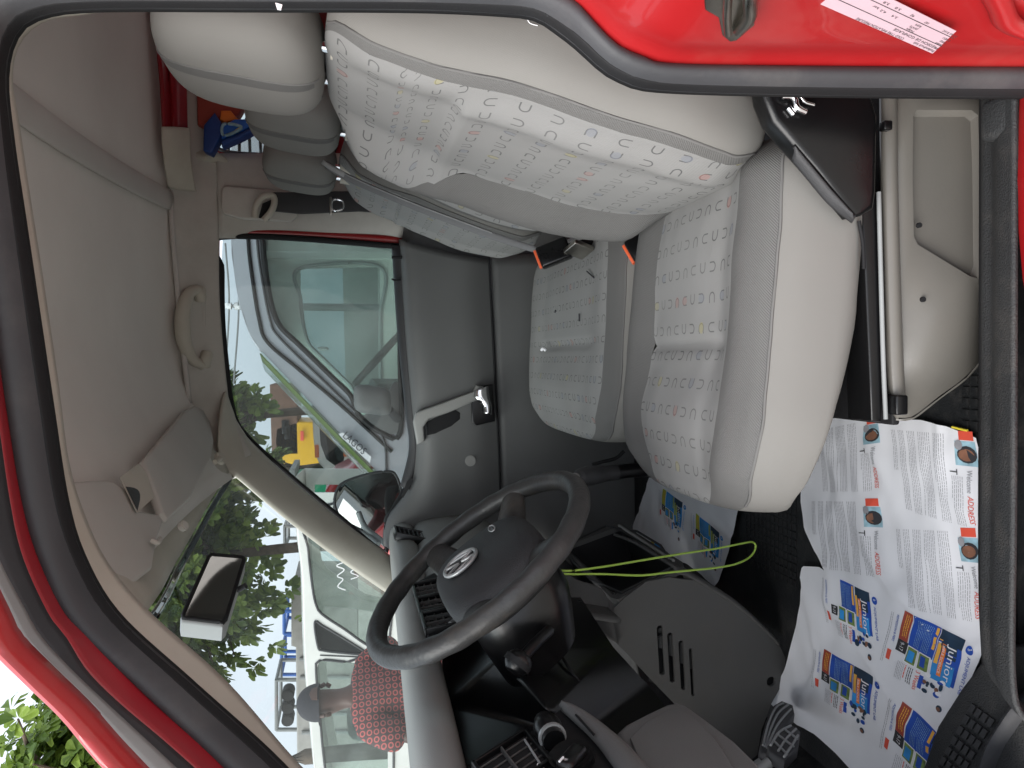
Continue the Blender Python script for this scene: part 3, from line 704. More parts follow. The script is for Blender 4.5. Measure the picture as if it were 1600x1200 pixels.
vs = [pm.verts.new(V(c) + V((0, 0, h))) for h in (0, .003) for c in (-a_ - b_, a_ - b_, a_ + b_, -a_ + b_)]
for f in ((4, 5, 6, 7), (0, 1, 5, 4), (1, 2, 6, 5), (2, 3, 7, 6), (3, 0, 4, 7)): pm.faces.new([vs[i] for i in f])
pme = bpy.data.meshes.new('tread_pad'); bmesh.ops.recalc_face_normals(pm, faces=pm.faces); pm.to_mesh(pme); pm.free(); pme.materials.append(MATS['dark_plastic'])
for i in range(10):
    for j in range(4):
        if (i + j) == 0 and False: continue
        s = bpy.data.objects.new('tread_pad', pme); COL.objects.link(s); s.parent = step
        s.matrix_parent_inverse = Matrix.Translation(-V(step.location))
        s.location = o0 + du * (j - .5 * (i % 2) * .0) + dv * i + V((0, 0, .0005))

# ------------------------------------------------------------------ passenger side of the shell
side = thing('passenger_side_trim', 'taupe plastic roof rail and pillar trim above the passenger door', 'pillar trim', (0.4, 1.62, FLOOR))
rail_rows = [
    [(0.7649, 1.52, 1.2494), (0.5451, 1.52, 1.2564), (0.3887, 1.5, 1.2524), (0.1515, 1.5, 1.2408), (-0.1046, 1.48, 1.2194), (-0.2057, 1.45, 1.1772), (-0.2894, 1.4, 1.1211)],
    [(0.7788, 1.55, 1.1937), (0.5546, 1.55, 1.2007), (0.3883, 1.54, 1.1991), (0.154, 1.54, 1.1948), (-0.0992, 1.52, 1.1827), (-0.1936, 1.49, 1.1512), (-0.2756, 1.44, 1.1058)],
    [(0.791, 1.575, 1.1348), (0.563, 1.575, 1.1417), (0.3823, 1.57, 1.1414), (0.1554, 1.565, 1.1441), (-0.1296, 1.56, 1.1266), (-0.1907, 1.53, 1.0973), (-0.2494, 1.49, 1.064)]]
patch('roof_rail', rail_rows, 'trim_brown', side, nu=50, nv=16, thick=.01)
band('rail_lip', [(0.5439, 1.515, 1.2554), (0.3878, 1.495, 1.2514), (0.1511, 1.495, 1.2398), (-0.1044, 1.475, 1.2184)], [(0.5442, 1.515, 1.2458), (0.388, 1.495, 1.2419), (0.1511, 1.495, 1.2302), (-0.1047, 1.475, 1.2088)], 'headliner_strip', side, bulge=(0, -.004, 0), n=30, k=5)
# windscreen pillar trim
ap_win = [(-0.0758, 1.56, 1.1351), (-0.1299, 1.56, 1.1198), (-0.199, 1.56, 1.0913), (-0.3115, 1.57, 0.9919), (-0.4608, 1.58, 0.8359), (-0.5743, 1.59, 0.7003), (-0.657, 1.59, 0.5982)]
ap_scr = [(-0.221, 1.42, 1.1379), (-0.2793, 1.41, 1.1191), (-0.3041, 1.42, 1.0895), (-0.4166, 1.46, 0.9859), (-0.5445, 1.5, 0.8548), (-0.6685, 1.53, 0.711), (-0.7594, 1.55, 0.6043)]
band('screen_pillar', ap_scr, ap_win, 'trim_beige', side, bulge=(.01, -.02, 0), n=60, k=11, thick=.006)
# door pillar behind the passenger door
patch('door_pillar', [
    [(0.5767, 1.56, 1.1389), (0.592, 1.6, 1.0039), (0.6037, 1.62, 0.8269), (0.6143, 1.64, 0.6785), (0.617, 1.64, 0.6027)],
    [(0.4202, 1.565, 1.1394), (0.4205, 1.6, 1.0088), (0.4185, 1.62, 0.8318), (0.418, 1.635, 0.7023), (0.4127, 1.64, 0.6227)],
    [(0.3493, 1.585, 1.1447), (0.3581, 1.63, 1.0135), (0.3523, 1.65, 0.8341), (0.3478, 1.66, 0.7031), (0.3429, 1.66, 0.6306)]], 'trim_brown', side, nu=30, nv=14, thick=.01)
patch('lower_pillar', [[(0.5946, 1.63, 0.6267), (0.5994, 1.63, 0.4887), (0.6133, 1.63, 0.0865)], [(0.4234, 1.625, 0.6235), (0.3962, 1.62, 0.4944), (0.3533, 1.62, 0.0939)], [(0.3429, 1.66, 0.6345), (0.2957, 1.66, 0.4915), (0.2379, 1.66, 0.0838)]], 'trim_grey', side, nu=14, nv=14, thick=.01)
# belt guide on the pillar
gp = prism('belt_guide', [(0.4777, 1.545, 1.1263), (0.4867, 1.545, 1.1161), (0.4835, 1.565, 1.0036), (0.4801, 1.575, 0.944), (0.4726, 1.58, 0.927), (0.413, 1.58, 0.9287), (0.3973, 1.575, 0.9463), (0.3994, 1.56, 1.0737), (0.409, 1.55, 1.1225), (0.4253, 1.545, 1.1295)], (0, .02, 0), 'trim_brown', side, bevel=.005)
tube('guide_loop', [(0.3964, 1.52, 1.0387), (0.4269, 1.515, 1.034), (0.4516, 1.515, 1.0165), (0.4584, 1.52, 0.9916), (0.4411, 1.52, 0.9854), (0.4138, 1.515, 0.9941), (0.3899, 1.52, 1.0155)], .009, 'trim_beige', gp, n=30)
prism('guide_slot', [(0.3984, 1.53, 1.0297), (0.4371, 1.53, 1.0185), (0.4539, 1.54, 0.9885), (0.44, 1.54, 0.9804), (0.3928, 1.535, 1.0033)], (0, .004, 0), 'black_matt', gp, bevel=0)
prism('dark_pillar_panel', [(0.4735, 1.55, 0.994), (0.4776, 1.56, 0.917), (0.4886, 1.575, 0.7573), (0.4942, 1.6, 0.6087), (0.4285, 1.6, 0.6102), (0.43, 1.575, 0.7588), (0.4167, 1.56, 0.9186), (0.4206, 1.55, 0.9869)], (0, .01, 0), 'dark_plastic', side, bevel=.002)
buck = rbox('belt_tongue', (.05, .006, .008), (0.4284, 1.5, 0.8345), 'steel', side, bevel=.003)
tube('tongue_loop', [(0.4433, 1.495, 0.8288), (0.417, 1.495, 0.8295), (0.4193, 1.495, 0.8036), (0.4422, 1.495, 0.803)], .0028, 'chrome', buck, closed=True, n=24)

# light grey cover on the end of the roof side rail, and the rail itself
rearr = thing('roof_side_rail', 'red painted roof side rail with grey end cover behind the headrests', 'roof beam', (0.6, 1.0, 1.2))
rows = [[(1.03, 1.36, 1.2797), (0.8873, 1.38, 1.2512), (0.8135, 1.39, 1.2455), (0.7068, 1.4, 1.2407), (0.5902, 1.41, 1.2406)],
        [(1.0636, 1.42, 1.2547), (0.9081, 1.425, 1.2398), (0.8304, 1.43, 1.2342), (0.7196, 1.435, 1.2297), (0.5993, 1.44, 1.2299)],
        [(1.0622, 1.415, 1.2416), (0.9067, 1.42, 1.2296), (0.8291, 1.425, 1.2241), (0.7184, 1.43, 1.2195), (0.5983, 1.435, 1.2197)],
        [(1.0882, 1.46, 1.2139), (0.9262, 1.46, 1.2051), (0.8448, 1.46, 1.1999), (0.7318, 1.465, 1.1966), (0.6093, 1.47, 1.1983)]]
patch('beam', rows, 'red_dark', rearr, nu=30, nv=24, thick=.01)
rows = [[(0.5969, 1.395, 1.2431), (0.5498, 1.41, 1.2464), (0.5056, 1.44, 1.2483), (0.4663, 1.485, 1.2515)],
        [(0.6009, 1.405, 1.218), (0.5535, 1.42, 1.2196), (0.5089, 1.45, 1.2209), (0.4637, 1.5, 1.2198)],
        [(0.6136, 1.455, 1.189), (0.5571, 1.46, 1.1902), (0.5121, 1.48, 1.1906), (0.4675, 1.53, 1.1915)]]
patch('end_cover', rows, 'trim_beige', rearr, nu=20, nv=14, thick=.01)
# cargo side wall with its window, behind the seats
wall = thing('cargo_side_wall', 'red inner side wall with small window behind the passenger seats', 'van wall', (.9, 1.66, FLOOR))
holed('wall_panel', [(1.551, 1.66, 1.3159), (0.8096, 1.66, 1.3401), (0.6398, 1.65, 1.2812), (0.5948, 1.64, 1.2161), (0.5647, 1.62, 1.1624), (0.5532, 1.62, 1.1285), (0.5465, 1.62, 0.9983), (0.5491, 1.62, 0.9185), (0.5789, 1.64, 0.4878), (1.6593, 1.66, 0.4617)],
      [[(1.017, 1.66, 1.1759), (0.7643, 1.66, 1.1836), (0.6472, 1.66, 1.1665), (0.6103, 1.66, 1.1328), (0.6038, 1.66, 1.0093), (0.6103, 1.66, 0.8275), (1.044, 1.66, 0.8161)]], (0, .03, 0), 'red_dark', wall)
tube('window_seal', [(1.0148, 1.655, 1.1751), (0.7627, 1.655, 1.1828), (0.6459, 1.655, 1.1657), (0.609, 1.655, 1.1321), (0.6025, 1.655, 1.0089), (0.609, 1.655, 0.8274), (1.0421, 1.655, 0.8124)], .006, 'rubber', wall, n=60, closed=True)
prism('pane', [(1.0251, 1.675, 1.1799), (0.7691, 1.675, 1.1878), (0.6476, 1.675, 1.1707), (0.6105, 1.675, 1.135), (0.6039, 1.675, 1.0108), (0.6105, 1.675, 0.8259), (1.0527, 1.675, 0.8143)], (0, .004, 0), 'pane_clear', wall, bevel=0)
prism('side_lining', [(0.9, 1.6, 1.2192), (0.6721, 1.6, 1.223), (0.5998, 1.59, 1.2034), (0.5426, 1.58, 1.1566), (0.5328, 1.58, 1.1316), (0.5028, 1.58, 1.1325), (0.5407, 1.58, 1.2133), (0.6483, 1.58, 1.2314), (0.8992, 1.6, 1.2308)], (0, .02, 0), 'trim_brown', wall, bevel=.003)
hg = tube('grab_arm', [(0.5806, 1.57, 1.2003), (0.5703, 1.56, 1.1723), (0.5662, 1.56, 1.1393), (0.5549, 1.575, 1.1184)], lambda t: .013 - .003 * t, 'trim_beige', wall, n=24, flat=1.5)
pl = prism('hinge_plate', [(0.5666, 1.6, 1.1149), (0.5741, 1.6, 1.1045), (0.5687, 1.6, 1.0531), (0.5547, 1.6, 1.0432), (0.5436, 1.6, 1.0539), (0.5455, 1.6, 1.1053)], (0, .006, 0), 'trim_grey_light', wall, bevel=.002)
for a in ((0.5577, 1.598, 1.0996), (0.554, 1.598, 1.0516)): disc('screw', a, (0, -1, 0), .005, .004, 'chrome', pl, seg=12, bevel=0)
for q, q2 in (((0.662, 1.7, 1.1247), (0.595, 1.7, 1.1267)), ((0.6893, 1.7, 1.0936), (0.5961, 1.7, 1.0964)), ((0.7092, 1.7, 1.0662), (0.5972, 1.7, 1.0658)), ((0.7198, 1.7, 1.037), (0.5982, 1.7, 1.0351))):
    tube('corrugation_line', [q, q2], .005, 'steel_grey', wall, n=4, seg=6)  # added bars standing in for dark lines of white corrugation outside
# striped bag hung over the window
bag = thing('bag', 'blue and red striped cloth bag hanging over the cargo window', 'bag', (0.6468, 1.5, 1.116))
def bagp(nm, pts, m, y): prism(nm, pts, (0, .05, 0), m, bag, bevel=.006)
bagp('blue_panel', [(0.6364, 1.5, 1.16), (0.6715, 1.5, 1.1315), (0.6468, 1.5, 1.116), (0.6095, 1.5, 1.1155), (0.5609, 1.5, 1.1429), (0.5703, 1.5, 1.1636)], 'tarp_blue', 0)
bagp('red_panel', [(0.8065, 1.53, 1.1794), (0.811, 1.53, 1.1041), (0.7283, 1.53, 1.0436), (0.675, 1.53, 1.0751), (0.6553, 1.53, 1.1285), (0.6367, 1.53, 1.1619), (0.6461, 1.53, 1.1811)], 'print_brown', 0)
bagp('coral_panel', [(0.6805, 1.51, 1.1165), (0.6817, 1.51, 1.092), (0.6586, 1.51, 1.073), (0.6467, 1.51, 1.1094), (0.6565, 1.51, 1.1205)], 'print_orange', 0)
bagp('sky_panel', [(0.6367, 1.5, 1.1147), (0.6552, 1.5, 1.0816), (0.6613, 1.5, 1.0222), (0.6459, 1.5, 1.0226), (0.6181, 1.5, 1.0728), (0.5993, 1.5, 1.1158)], 'tarp_sky', 0)
bagp('navy_edge', [(0.5963, 1.495, 1.1151), (0.6167, 1.495, 1.0722), (0.6429, 1.495, 1.0189), (0.6326, 1.495, 1.0192), (0.6032, 1.495, 1.0693), (0.581, 1.495, 1.1156)], 'tarp_blue', 0)
tube('pale_triangle', [(0.6381, 1.492, 1.107), (0.6316, 1.492, 1.0616), (0.6076, 1.492, 1.1079)], .004, 'print_pale', bag, closed=True, n=24)
bagp('yellow_tab', [(0.6234, 1.49, 1.0811), (0.6324, 1.49, 1.0678), (0.6292, 1.49, 1.063), (0.6185, 1.49, 1.0748)], 'print_yellow', 0)
bagp('yellow_patch', [(0.6501, 1.49, 1.051), (0.6557, 1.49, 1.041), (0.649, 1.49, 1.0395), (0.6434, 1.49, 1.0495)], 'print_yellow', 0)
# far side of the bag: slips of colour low behind the headrest
bagp('low_panel', [(0.9114, 1.3, 0.8748), (0.9187, 1.3, 0.7816), (0.6651, 1.3, 0.7881), (0.661, 1.3, 0.8662)], 'maroon_paint', 0)
bagp('low_blue_panel', [(0.7379, 1.27, 0.84), (0.7445, 1.27, 0.8091), (0.7008, 1.27, 0.8102), (0.6736, 1.27, 0.8217), (0.6804, 1.27, 0.84)], 'tarp_blue', 0)
bagp('low_red_panel', [(0.7935, 1.28, 0.8342), (0.8012, 1.28, 0.8124), (0.7542, 1.28, 0.8136), (0.75, 1.28, 0.8323)], 'print_red', 0)

# grab handle over the passenger door
gh = thing('grab_handle', 'taupe plastic grab handle on the roof rail above the passenger window', 'handle', (0.101, 1.53, 1.1783))
tube('grip', [(0.2009, 1.52, 1.1898), (0.1889, 1.5, 1.2092), (0.1504, 1.485, 1.2219), (0.1078, 1.48, 1.2255), (0.0571, 1.485, 1.2232), (0.0143, 1.5, 1.2082), (-0.0069, 1.52, 1.1832)], lambda t: .012 + .008 * math.sin(math.pi * t), 'trim_beige', gh, n=50, seg=14, flat=1.0)
for nm, a, b in (('end_cap', (0.2023, 1.535, 1.1875), (0.1745, 1.535, 1.1884)), ('end_cap', (0.0278, 1.53, 1.1739), (-0.0053, 1.53, 1.1815))):
    tube(nm, [a, tuple((V(a) + V(b)) / 2 + V((0, -.008, 0))), b], .016, 'trim_beige', gh, n=10)
rbox('recess_plate', (.16, .012, .035), (0.1019, 1.545, 1.1941), 'trim_brown', gh, bevel=.005)

# ------------------------------------------------------------------ passenger door
door = thing('passenger_door', 'grey trimmed passenger door with clear window and chrome pull handle', 'door', (0, 1.64, FLOOR))
WIN = [(0.3553, 1.6, 1.1349), (0.2657, 1.6, 1.141), (0.1218, 1.6, 1.1437), (-0.0048, 1.6, 1.1372), (-0.1249, 1.6, 1.1253), (-0.1951, 1.6, 1.0997), (-0.3083, 1.6, 0.9942), (-0.4593, 1.61, 0.8362), (-0.571, 1.61, 0.7087), (-0.4836, 1.62, 0.6947), (-0.3688, 1.64, 0.6256), (-0.3074, 1.64, 0.6049), (-0.1515, 1.64, 0.609), (0.081, 1.64, 0.6267), (0.3266, 1.64, 0.6362), (0.3415, 1.64, 0.6662)]
win_fr = tube('window_seal', WIN, .009, 'black_matt', door, n=140, closed=True, seg=8)
band('door_edge', [(0.1579, 1.6, 1.1545), (0.3515, 1.6, 1.1521), (0.3696, 1.6, 1.1396), (0.3763, 1.61, 1.046), (0.3768, 1.63, 0.8695), (0.3725, 1.645, 0.6842), (0.3665, 1.65, 0.6269)], [(0.1585, 1.61, 1.1509), (0.346, 1.61, 1.147), (0.3605, 1.61, 1.1363), (0.3597, 1.62, 1.0476), (0.3541, 1.64, 0.8705), (0.3435, 1.655, 0.6844), (0.3411, 1.66, 0.6268)], 'red_paint', door, bulge=(0, -.008, 0), n=40)
prism('window_pane', WIN, (0, .005, 0), 'pane_clear', door, bevel=0)
# black runner along the lower edge and its clips
band('belt_strip', [(0.3402, 1.63, 0.6611), (0.081, 1.63, 0.6503), (-0.1501, 1.63, 0.6328), (-0.2665, 1.63, 0.624), (-0.3797, 1.62, 0.6542)], [(0.3383, 1.615, 0.6357), (0.0802, 1.615, 0.6266), (-0.1498, 1.615, 0.6111), (-0.2946, 1.615, 0.6048), (-0.3891, 1.61, 0.6285)], 'dark_plastic', door, bulge=(0, -.006, 0), n=40)
rbox('clip', (.008, .012, .03), (0.3021, 1.6, 0.6506), 'black_matt', door, bevel=.002)
tube('clip', [(0.2387, 1.605, 0.6668), (0.235, 1.605, 0.6557), (0.2369, 1.605, 0.6406)], .003, 'black_matt', door)
# upper trim panel
top = [(0.3579, 1.62, 0.6368), (0.2138, 1.62, 0.6326), (0.0421, 1.62, 0.6252), (-0.1501, 1.62, 0.6126), (-0.2662, 1.62, 0.6037), (-0.385, 1.62, 0.6276), (-0.4778, 1.62, 0.6946), (-0.5503, 1.62, 0.7077)]
rows = [top,
        [(0.3494, 1.588, 0.6279), (0.2108, 1.588, 0.6218), (0.0413, 1.588, 0.6126), (-0.1487, 1.588, 0.5963), (-0.2711, 1.588, 0.5858), (-0.3996, 1.585, 0.6061), (-0.4902, 1.58, 0.6707), (-0.5616, 1.58, 0.6837)],
        [(0.3399, 1.573, 0.6106), (0.2095, 1.573, 0.5987), (0.0406, 1.573, 0.5839), (-0.1486, 1.573, 0.5693), (-0.282, 1.573, 0.5572), (-0.4146, 1.57, 0.5662), (-0.5259, 1.57, 0.616), (-0.6014, 1.57, 0.6271)],
        [(0.3188, 1.575, 0.5208), (0.1908, 1.575, 0.5046), (0.0393, 1.575, 0.4984), (-0.1513, 1.575, 0.4891), (-0.3046, 1.575, 0.4867), (-0.4584, 1.575, 0.488), (-0.6119, 1.575, 0.5029), (-0.708, 1.575, 0.5127)],
        [(0.3051, 1.58, 0.4441), (0.1911, 1.58, 0.4387), (0.0384, 1.58, 0.4303), (-0.1538, 1.58, 0.4227), (-0.3083, 1.58, 0.422), (-0.4635, 1.58, 0.4213), (-0.6191, 1.58, 0.4245), (-0.7167, 1.58, 0.4265)],
        [(0.2968, 1.6, 0.3747), (0.1927, 1.6, 0.3729), (0.0378, 1.6, 0.3681), (-0.1571, 1.6, 0.3602), (-0.3139, 1.6, 0.3553), (-0.4715, 1.6, 0.3525), (-0.6299, 1.6, 0.3496), (-0.7293, 1.6, 0.3475)]]
up = patch('upper_panel', rows, 'trim_grey', door, nu=50, nv=40, thick=.012)
rows = [[(0.3091, 1.605, 0.3696), (0.0378, 1.605, 0.3632), (-0.2753, 1.605, 0.3536), (-0.771, 1.605, 0.3433)], [(0.3101, 1.6, 0.1826), (0.0348, 1.6, 0.1711), (-0.2831, 1.6, 0.1603), (-0.7864, 1.6, 0.1482)], [(0.2528, 1.605, -0.0784), (0.031, 1.605, -0.0859), (-0.295, 1.605, -0.1028), (-0.8111, 1.605, -0.1174)], [(0.2538, 1.61, -0.1991), (0.0293, 1.61, -0.2006), (-0.3001, 1.61, -0.2096), (-0.8224, 1.61, -0.2296)]]
patch('lower_panel', rows, 'trim_grey', door, nu=30, nv=24, thick=.012)
tube('panel_joint', [(0.2996, 1.592, 0.3761), (0.0376, 1.592, 0.3677), (-0.2737, 1.592, 0.3581), (-0.7267, 1.592, 0.3491)], .003, 'black_matt', door, n=30)
# pull: grey bridge over a black plate standing for the shaded pocket, bezel and chrome lever
prism('pull_bridge', [(-0.1826, 1.545, 0.6176), (-0.1549, 1.545, 0.6096), (-0.1292, 1.545, 0.5343), (-0.0983, 1.55, 0.438), (-0.0796, 1.55, 0.4281), (-0.0842, 1.555, 0.4061), (-0.1181, 1.55, 0.4115), (-0.158, 1.545, 0.5161), (-0.1748, 1.545, 0.5728), (-0.1986, 1.545, 0.5883), (-0.2405, 1.55, 0.585), (-0.2489, 1.55, 0.6076)], (0, .03, 0), 'trim_grey_light', door, bevel=.006)
prism('pocket_shade_plate', [(-0.1856, 1.565, 0.5785), (-0.1714, 1.565, 0.5518), (-0.1509, 1.568, 0.4901), (-0.1608, 1.568, 0.4769), (-0.1799, 1.568, 0.4773), (-0.2018, 1.568, 0.5046), (-0.2206, 1.565, 0.5529), (-0.2235, 1.565, 0.5756)], (0, .006, 0), 'black_matt', door, bevel=.003)
bz = prism('handle_bezel', [(-0.1368, 1.562, 0.4427), (-0.0839, 1.562, 0.4262), (-0.0776, 1.566, 0.3768), (-0.1315, 1.566, 0.374), (-0.1893, 1.566, 0.3713), (-0.2003, 1.562, 0.4286), (-0.1902, 1.562, 0.4419)], (0, .012, 0), 'black_gloss', door, bevel=.003)
band('handle_lever', [(-0.0947, 1.552, 0.4338), (-0.1175, 1.552, 0.4343), (-0.1333, 1.55, 0.4119), (-0.1639, 1.55, 0.4067)], [(-0.0825, 1.554, 0.3947), (-0.1187, 1.552, 0.3919), (-0.1417, 1.55, 0.3869), (-0.1684, 1.55, 0.3875)], 'chrome', bz, bulge=(0, -.008, 0), n=20)
disc('screw_cap', (-0.3057, 1.57, 0.4488), (0, -1, 0), .0165, .008, 'trim_grey_light', door)
# small slot in the top of the trim, near the windscreen
prism('trim_slot', [(-0.3603, 1.588, 0.6371), (-0.3512, 1.586, 0.6219), (-0.3609, 1.586, 0.6184), (-0.4088, 1.586, 0.6497), (-0.4051, 1.588, 0.6551)], (0, .004, 0), 'black_matt', door, bevel=0)
# outer skin of the door
prism('outer_skin', [(0.2827, 1.72, 0.5744), (-0.2789, 1.72, 0.5672), (-0.4581, 1.72, 0.6215), (-0.597, 1.72, 0.6646), (-0.803, 1.72, 0.6295), (-0.8713, 1.72, -0.14), (0.2867, 1.72, -0.1562)], (0, .02, 0), 'red_paint', door, bevel=.004)

# door mirror outside the passenger window
mir = thing('door_mirror', 'black door mirror outside the passenger window reflecting parked vans', 'mirror', (-0.4581, 1.72, 0.6215))
mo = [(-0.4699, 1.86, 0.8615), (-0.4243, 1.86, 0.8542), (-0.3923, 1.86, 0.8249), (-0.3675, 1.86, 0.7339), (-0.3644, 1.86, 0.6672), (-0.3803, 1.86, 0.6466), (-0.4301, 1.86, 0.631), (-0.4725, 1.86, 0.6362), (-0.5271, 1.86, 0.6858), (-0.5966, 1.86, 0.6979), (-0.5635, 1.86, 0.78), (-0.5237, 1.86, 0.8405)]
prism('housing', mo, (-.10, .06, 0), 'black_gloss', mir, bevel=.012)
mg = [tuple(V(p) * .93 + V((-0.4663, 1.86, 0.7425)) * .07 + V((.004, -.003, 0))) for p in mo]
prism('mirror_pane', mg, (-.002, .001, 0), 'mirror_glass', mir, bevel=0)
tube('pane_rim', mg, .0045, 'dark_plastic', mir, closed=True, n=80)
tube('stalk', [(-0.4532, 1.7, 0.6427), (-0.488, 1.78, 0.6543), (-0.5152, 1.86, 0.6708)], .018, 'dark_plastic', mir, n=12)
# red wing and wiper beyond the pillar foot
wing = tag(prism('front_wing', [(-0.5808, 1.8, 0.7571), (-0.5223, 1.78, 0.6997), (-0.5343, 1.78, 0.5774), (-0.7175, 1.78, 0.371), (-0.9306, 1.78, 0.3754), (-0.7875, 1.8, 0.6229)], (0, .03, 0), 'red_paint', bevel=.008), 'red front wing showing past the foot of the passenger windscreen pillar', 'van wing')
wip = thing('wiper_arm', 'grey wiper arm lying at the foot of the windscreen', 'wiper', (-0.5559, 1.66, 0.706))
tube('arm', [(-0.4727, 1.74, 0.7794), (-0.5036, 1.74, 0.7684), (-0.5264, 1.72, 0.7537), (-0.548, 1.7, 0.7235), (-0.5601, 1.66, 0.7023)], .009, 'steel_grey', wip, n=24)
tube('blade', [(-0.5353, 1.72, 0.7715), (-0.5504, 1.7, 0.747), (-0.5624, 1.66, 0.7254)], .010, 'rubber_grey', wip, n=16)

# ------------------------------------------------------------------ windscreen
ws = thing('windscreen', 'clear laminated windscreen with dusty film between beige pillars', 'windscreen', (-.6, .9, .62))
W_far = [(-0.2538, 1.42, 1.1546), (-0.2806, 1.42, 1.1206), (-0.4204, 1.48, 0.9876), (-0.5495, 1.52, 0.8553), (-0.6745, 1.55, 0.7102), (-0.7949, 1.56, 0.5663)]
W_near = [(-.33, .22, 1.13), (-.36, .21, 1.09), (-.45, .19, .98), (-.56, .17, .84), (-.66, .15, .72), (-.76, .14, .60)]
mid = [tuple((V(a) + V(b)) / 2 + V((-.09, 0, .012))) for a, b in zip(W_far, W_near)]
patch('pane', [W_near, mid, W_far], 'pane_clear', ws, nu=24, nv=30, thick=0)
# header trim over the screen: a beige strip under the front of the headliner
H0 = [(-0.2846, 1.41, 1.113), (-0.3212, 1.24, 1.1272), (-0.3558, 1.02, 1.1305), (-0.3746, 0.84, 1.1294), (-0.3631, 0.62, 1.1049), (-0.3303, 0.4, 1.0741), (-0.3149, 0.28, 1.0632)]
H1 = [tuple(V(q) + V((.035, 0, .035))) for q in ((-0.2385, 1.4, 1.1415), (-0.3032, 1.2, 1.1623), (-0.3321, 0.98, 1.1569), (-0.3487, 0.8, 1.1487), (-0.3329, 0.58, 1.121), (-0.2959, 0.38, 1.0945), (-0.2743, 0.28, 1.0898))]
hd = band('header_trim', H0, H1, 'trim_beige', ws, bulge=(.01, 0, -.006), n=50, k=7, thick=.008)
# black ceramic edge of the glass under the header
H2 = [tuple(V(p) + V((-.014, .004, -.014))) for p in H0]
band('dark_edge', [tuple(V(p) + V((-.006, .004, -.004))) for p in H0], H2, 'pane_dark', ws, n=50, k=4, thick=.002)

# ------------------------------------------------------------------ seats
PI = math.pi
def make_back(parent, o, A, hw, L, hd, lower_from, far_bol=.72, near_bol=.80, bol=.035, prof=None):
    A = V(A).normalized(); Nn = V((-A.z, 0, A.x)).normalized(); W = V((0, -1, 0))      # v = +1 is the driver's door side
    def extra(s, v, u):
        e = 0
        if u > 0:
            # lower insert panel stands proud of the upper one
            e += .015 * sstep(lower_from + .010, lower_from - .010, s) * sstep(.82, .6, abs(v)) * min(1, u * 2)
            e += .012 * math.sin(PI * min(1, s / .62)) * (1 if s < .62 else 0)
        e -= .020 * sstep(.72, 1.0, s)
        return e
    F = pad(o, A, W, Nn, L, hw, hd, p=3.2, q=6, bol=bol, extra=extra, wfn=lambda s: 1 - .17 * sstep(.50, 1, s) - .16 * sstep(.30, 0, s))
    tn = th_of(.93, 3.2)
    def ti_n(s): return th_of(near_bol + (.90 - near_bol) * sstep(lower_from - .10, lower_from + .06, s) * (1 if near_bol < .84 else 0), 3.2)
    def ti_f(s): return th_of(-(far_bol + (.90 - far_bol) * sstep(lower_from - .12, lower_from + .16, s)), 3.2)
    tf = th_of(-.96, 3.2)
    bk = strip('backrest', F, tf, 2 * PI + tn, 'seat_plain', parent, nt=40, ns=44)
    strip('bolster', F, tn, ti_n, 'seat_mesh', bk, nt=8, ns=44)
    strip('bolster', F, ti_f, tf, 'seat_mesh', bk, nt=10, ns=44)
    strip('insert', F, ti_n, ti_f, 'seat_print', bk, nt=34, ns=90)
    seam('piping', F, tn, 'seat_mesh', bk, .01, .99); seam('piping', F, tf, 'seat_mesh', bk, .01, .99)
    return bk, F
def make_headrest(parent, o, A, hw, L, hd):
    A = V(A).normalized(); Nn = V((-A.z, 0, A.x)).normalized(); W = V((0, -1, 0))
    F = pad(o, A, W, Nn, L, hw, hd, p=2.7, q=3.6, wfn=lambda s: .93 + .07 * math.sin(PI * s))
    a, b = th_of(.42, 2.7), th_of(-.90, 2.7)
    hr = strip('headrest', F, b, 2 * PI + a, 'seat_plain', parent, nt=34, ns=30)
    strip('headrest_face', F, a, b, 'seat_plain', hr, nt=20, ns=30)
    strip('headrest_border', lambda s, th: F(s, th) + Nn * .0012 + W * .0006, a, a + .16, 'seat_mesh', hr, nt=4, ns=30, s0=.04, s1=.96)
    seam('headrest_piping', F, a, 'seat_mesh', hr, .02, .98, .0018); seam('headrest_piping', F, b, 'seat_mesh', hr, .02, .98, .0018)
    for dy in (-.06, .06):
        base = V(o) - A * (L / 2 - .03) + V((0, dy, 0))
        tube('headrest_post', [base, base - A * .09], .007, 'chrome', hr, n=6)
        tube('post_guide', [base - A * .040, base - A * .075], .014, 'trim_beige', hr, n=6)
    return hr
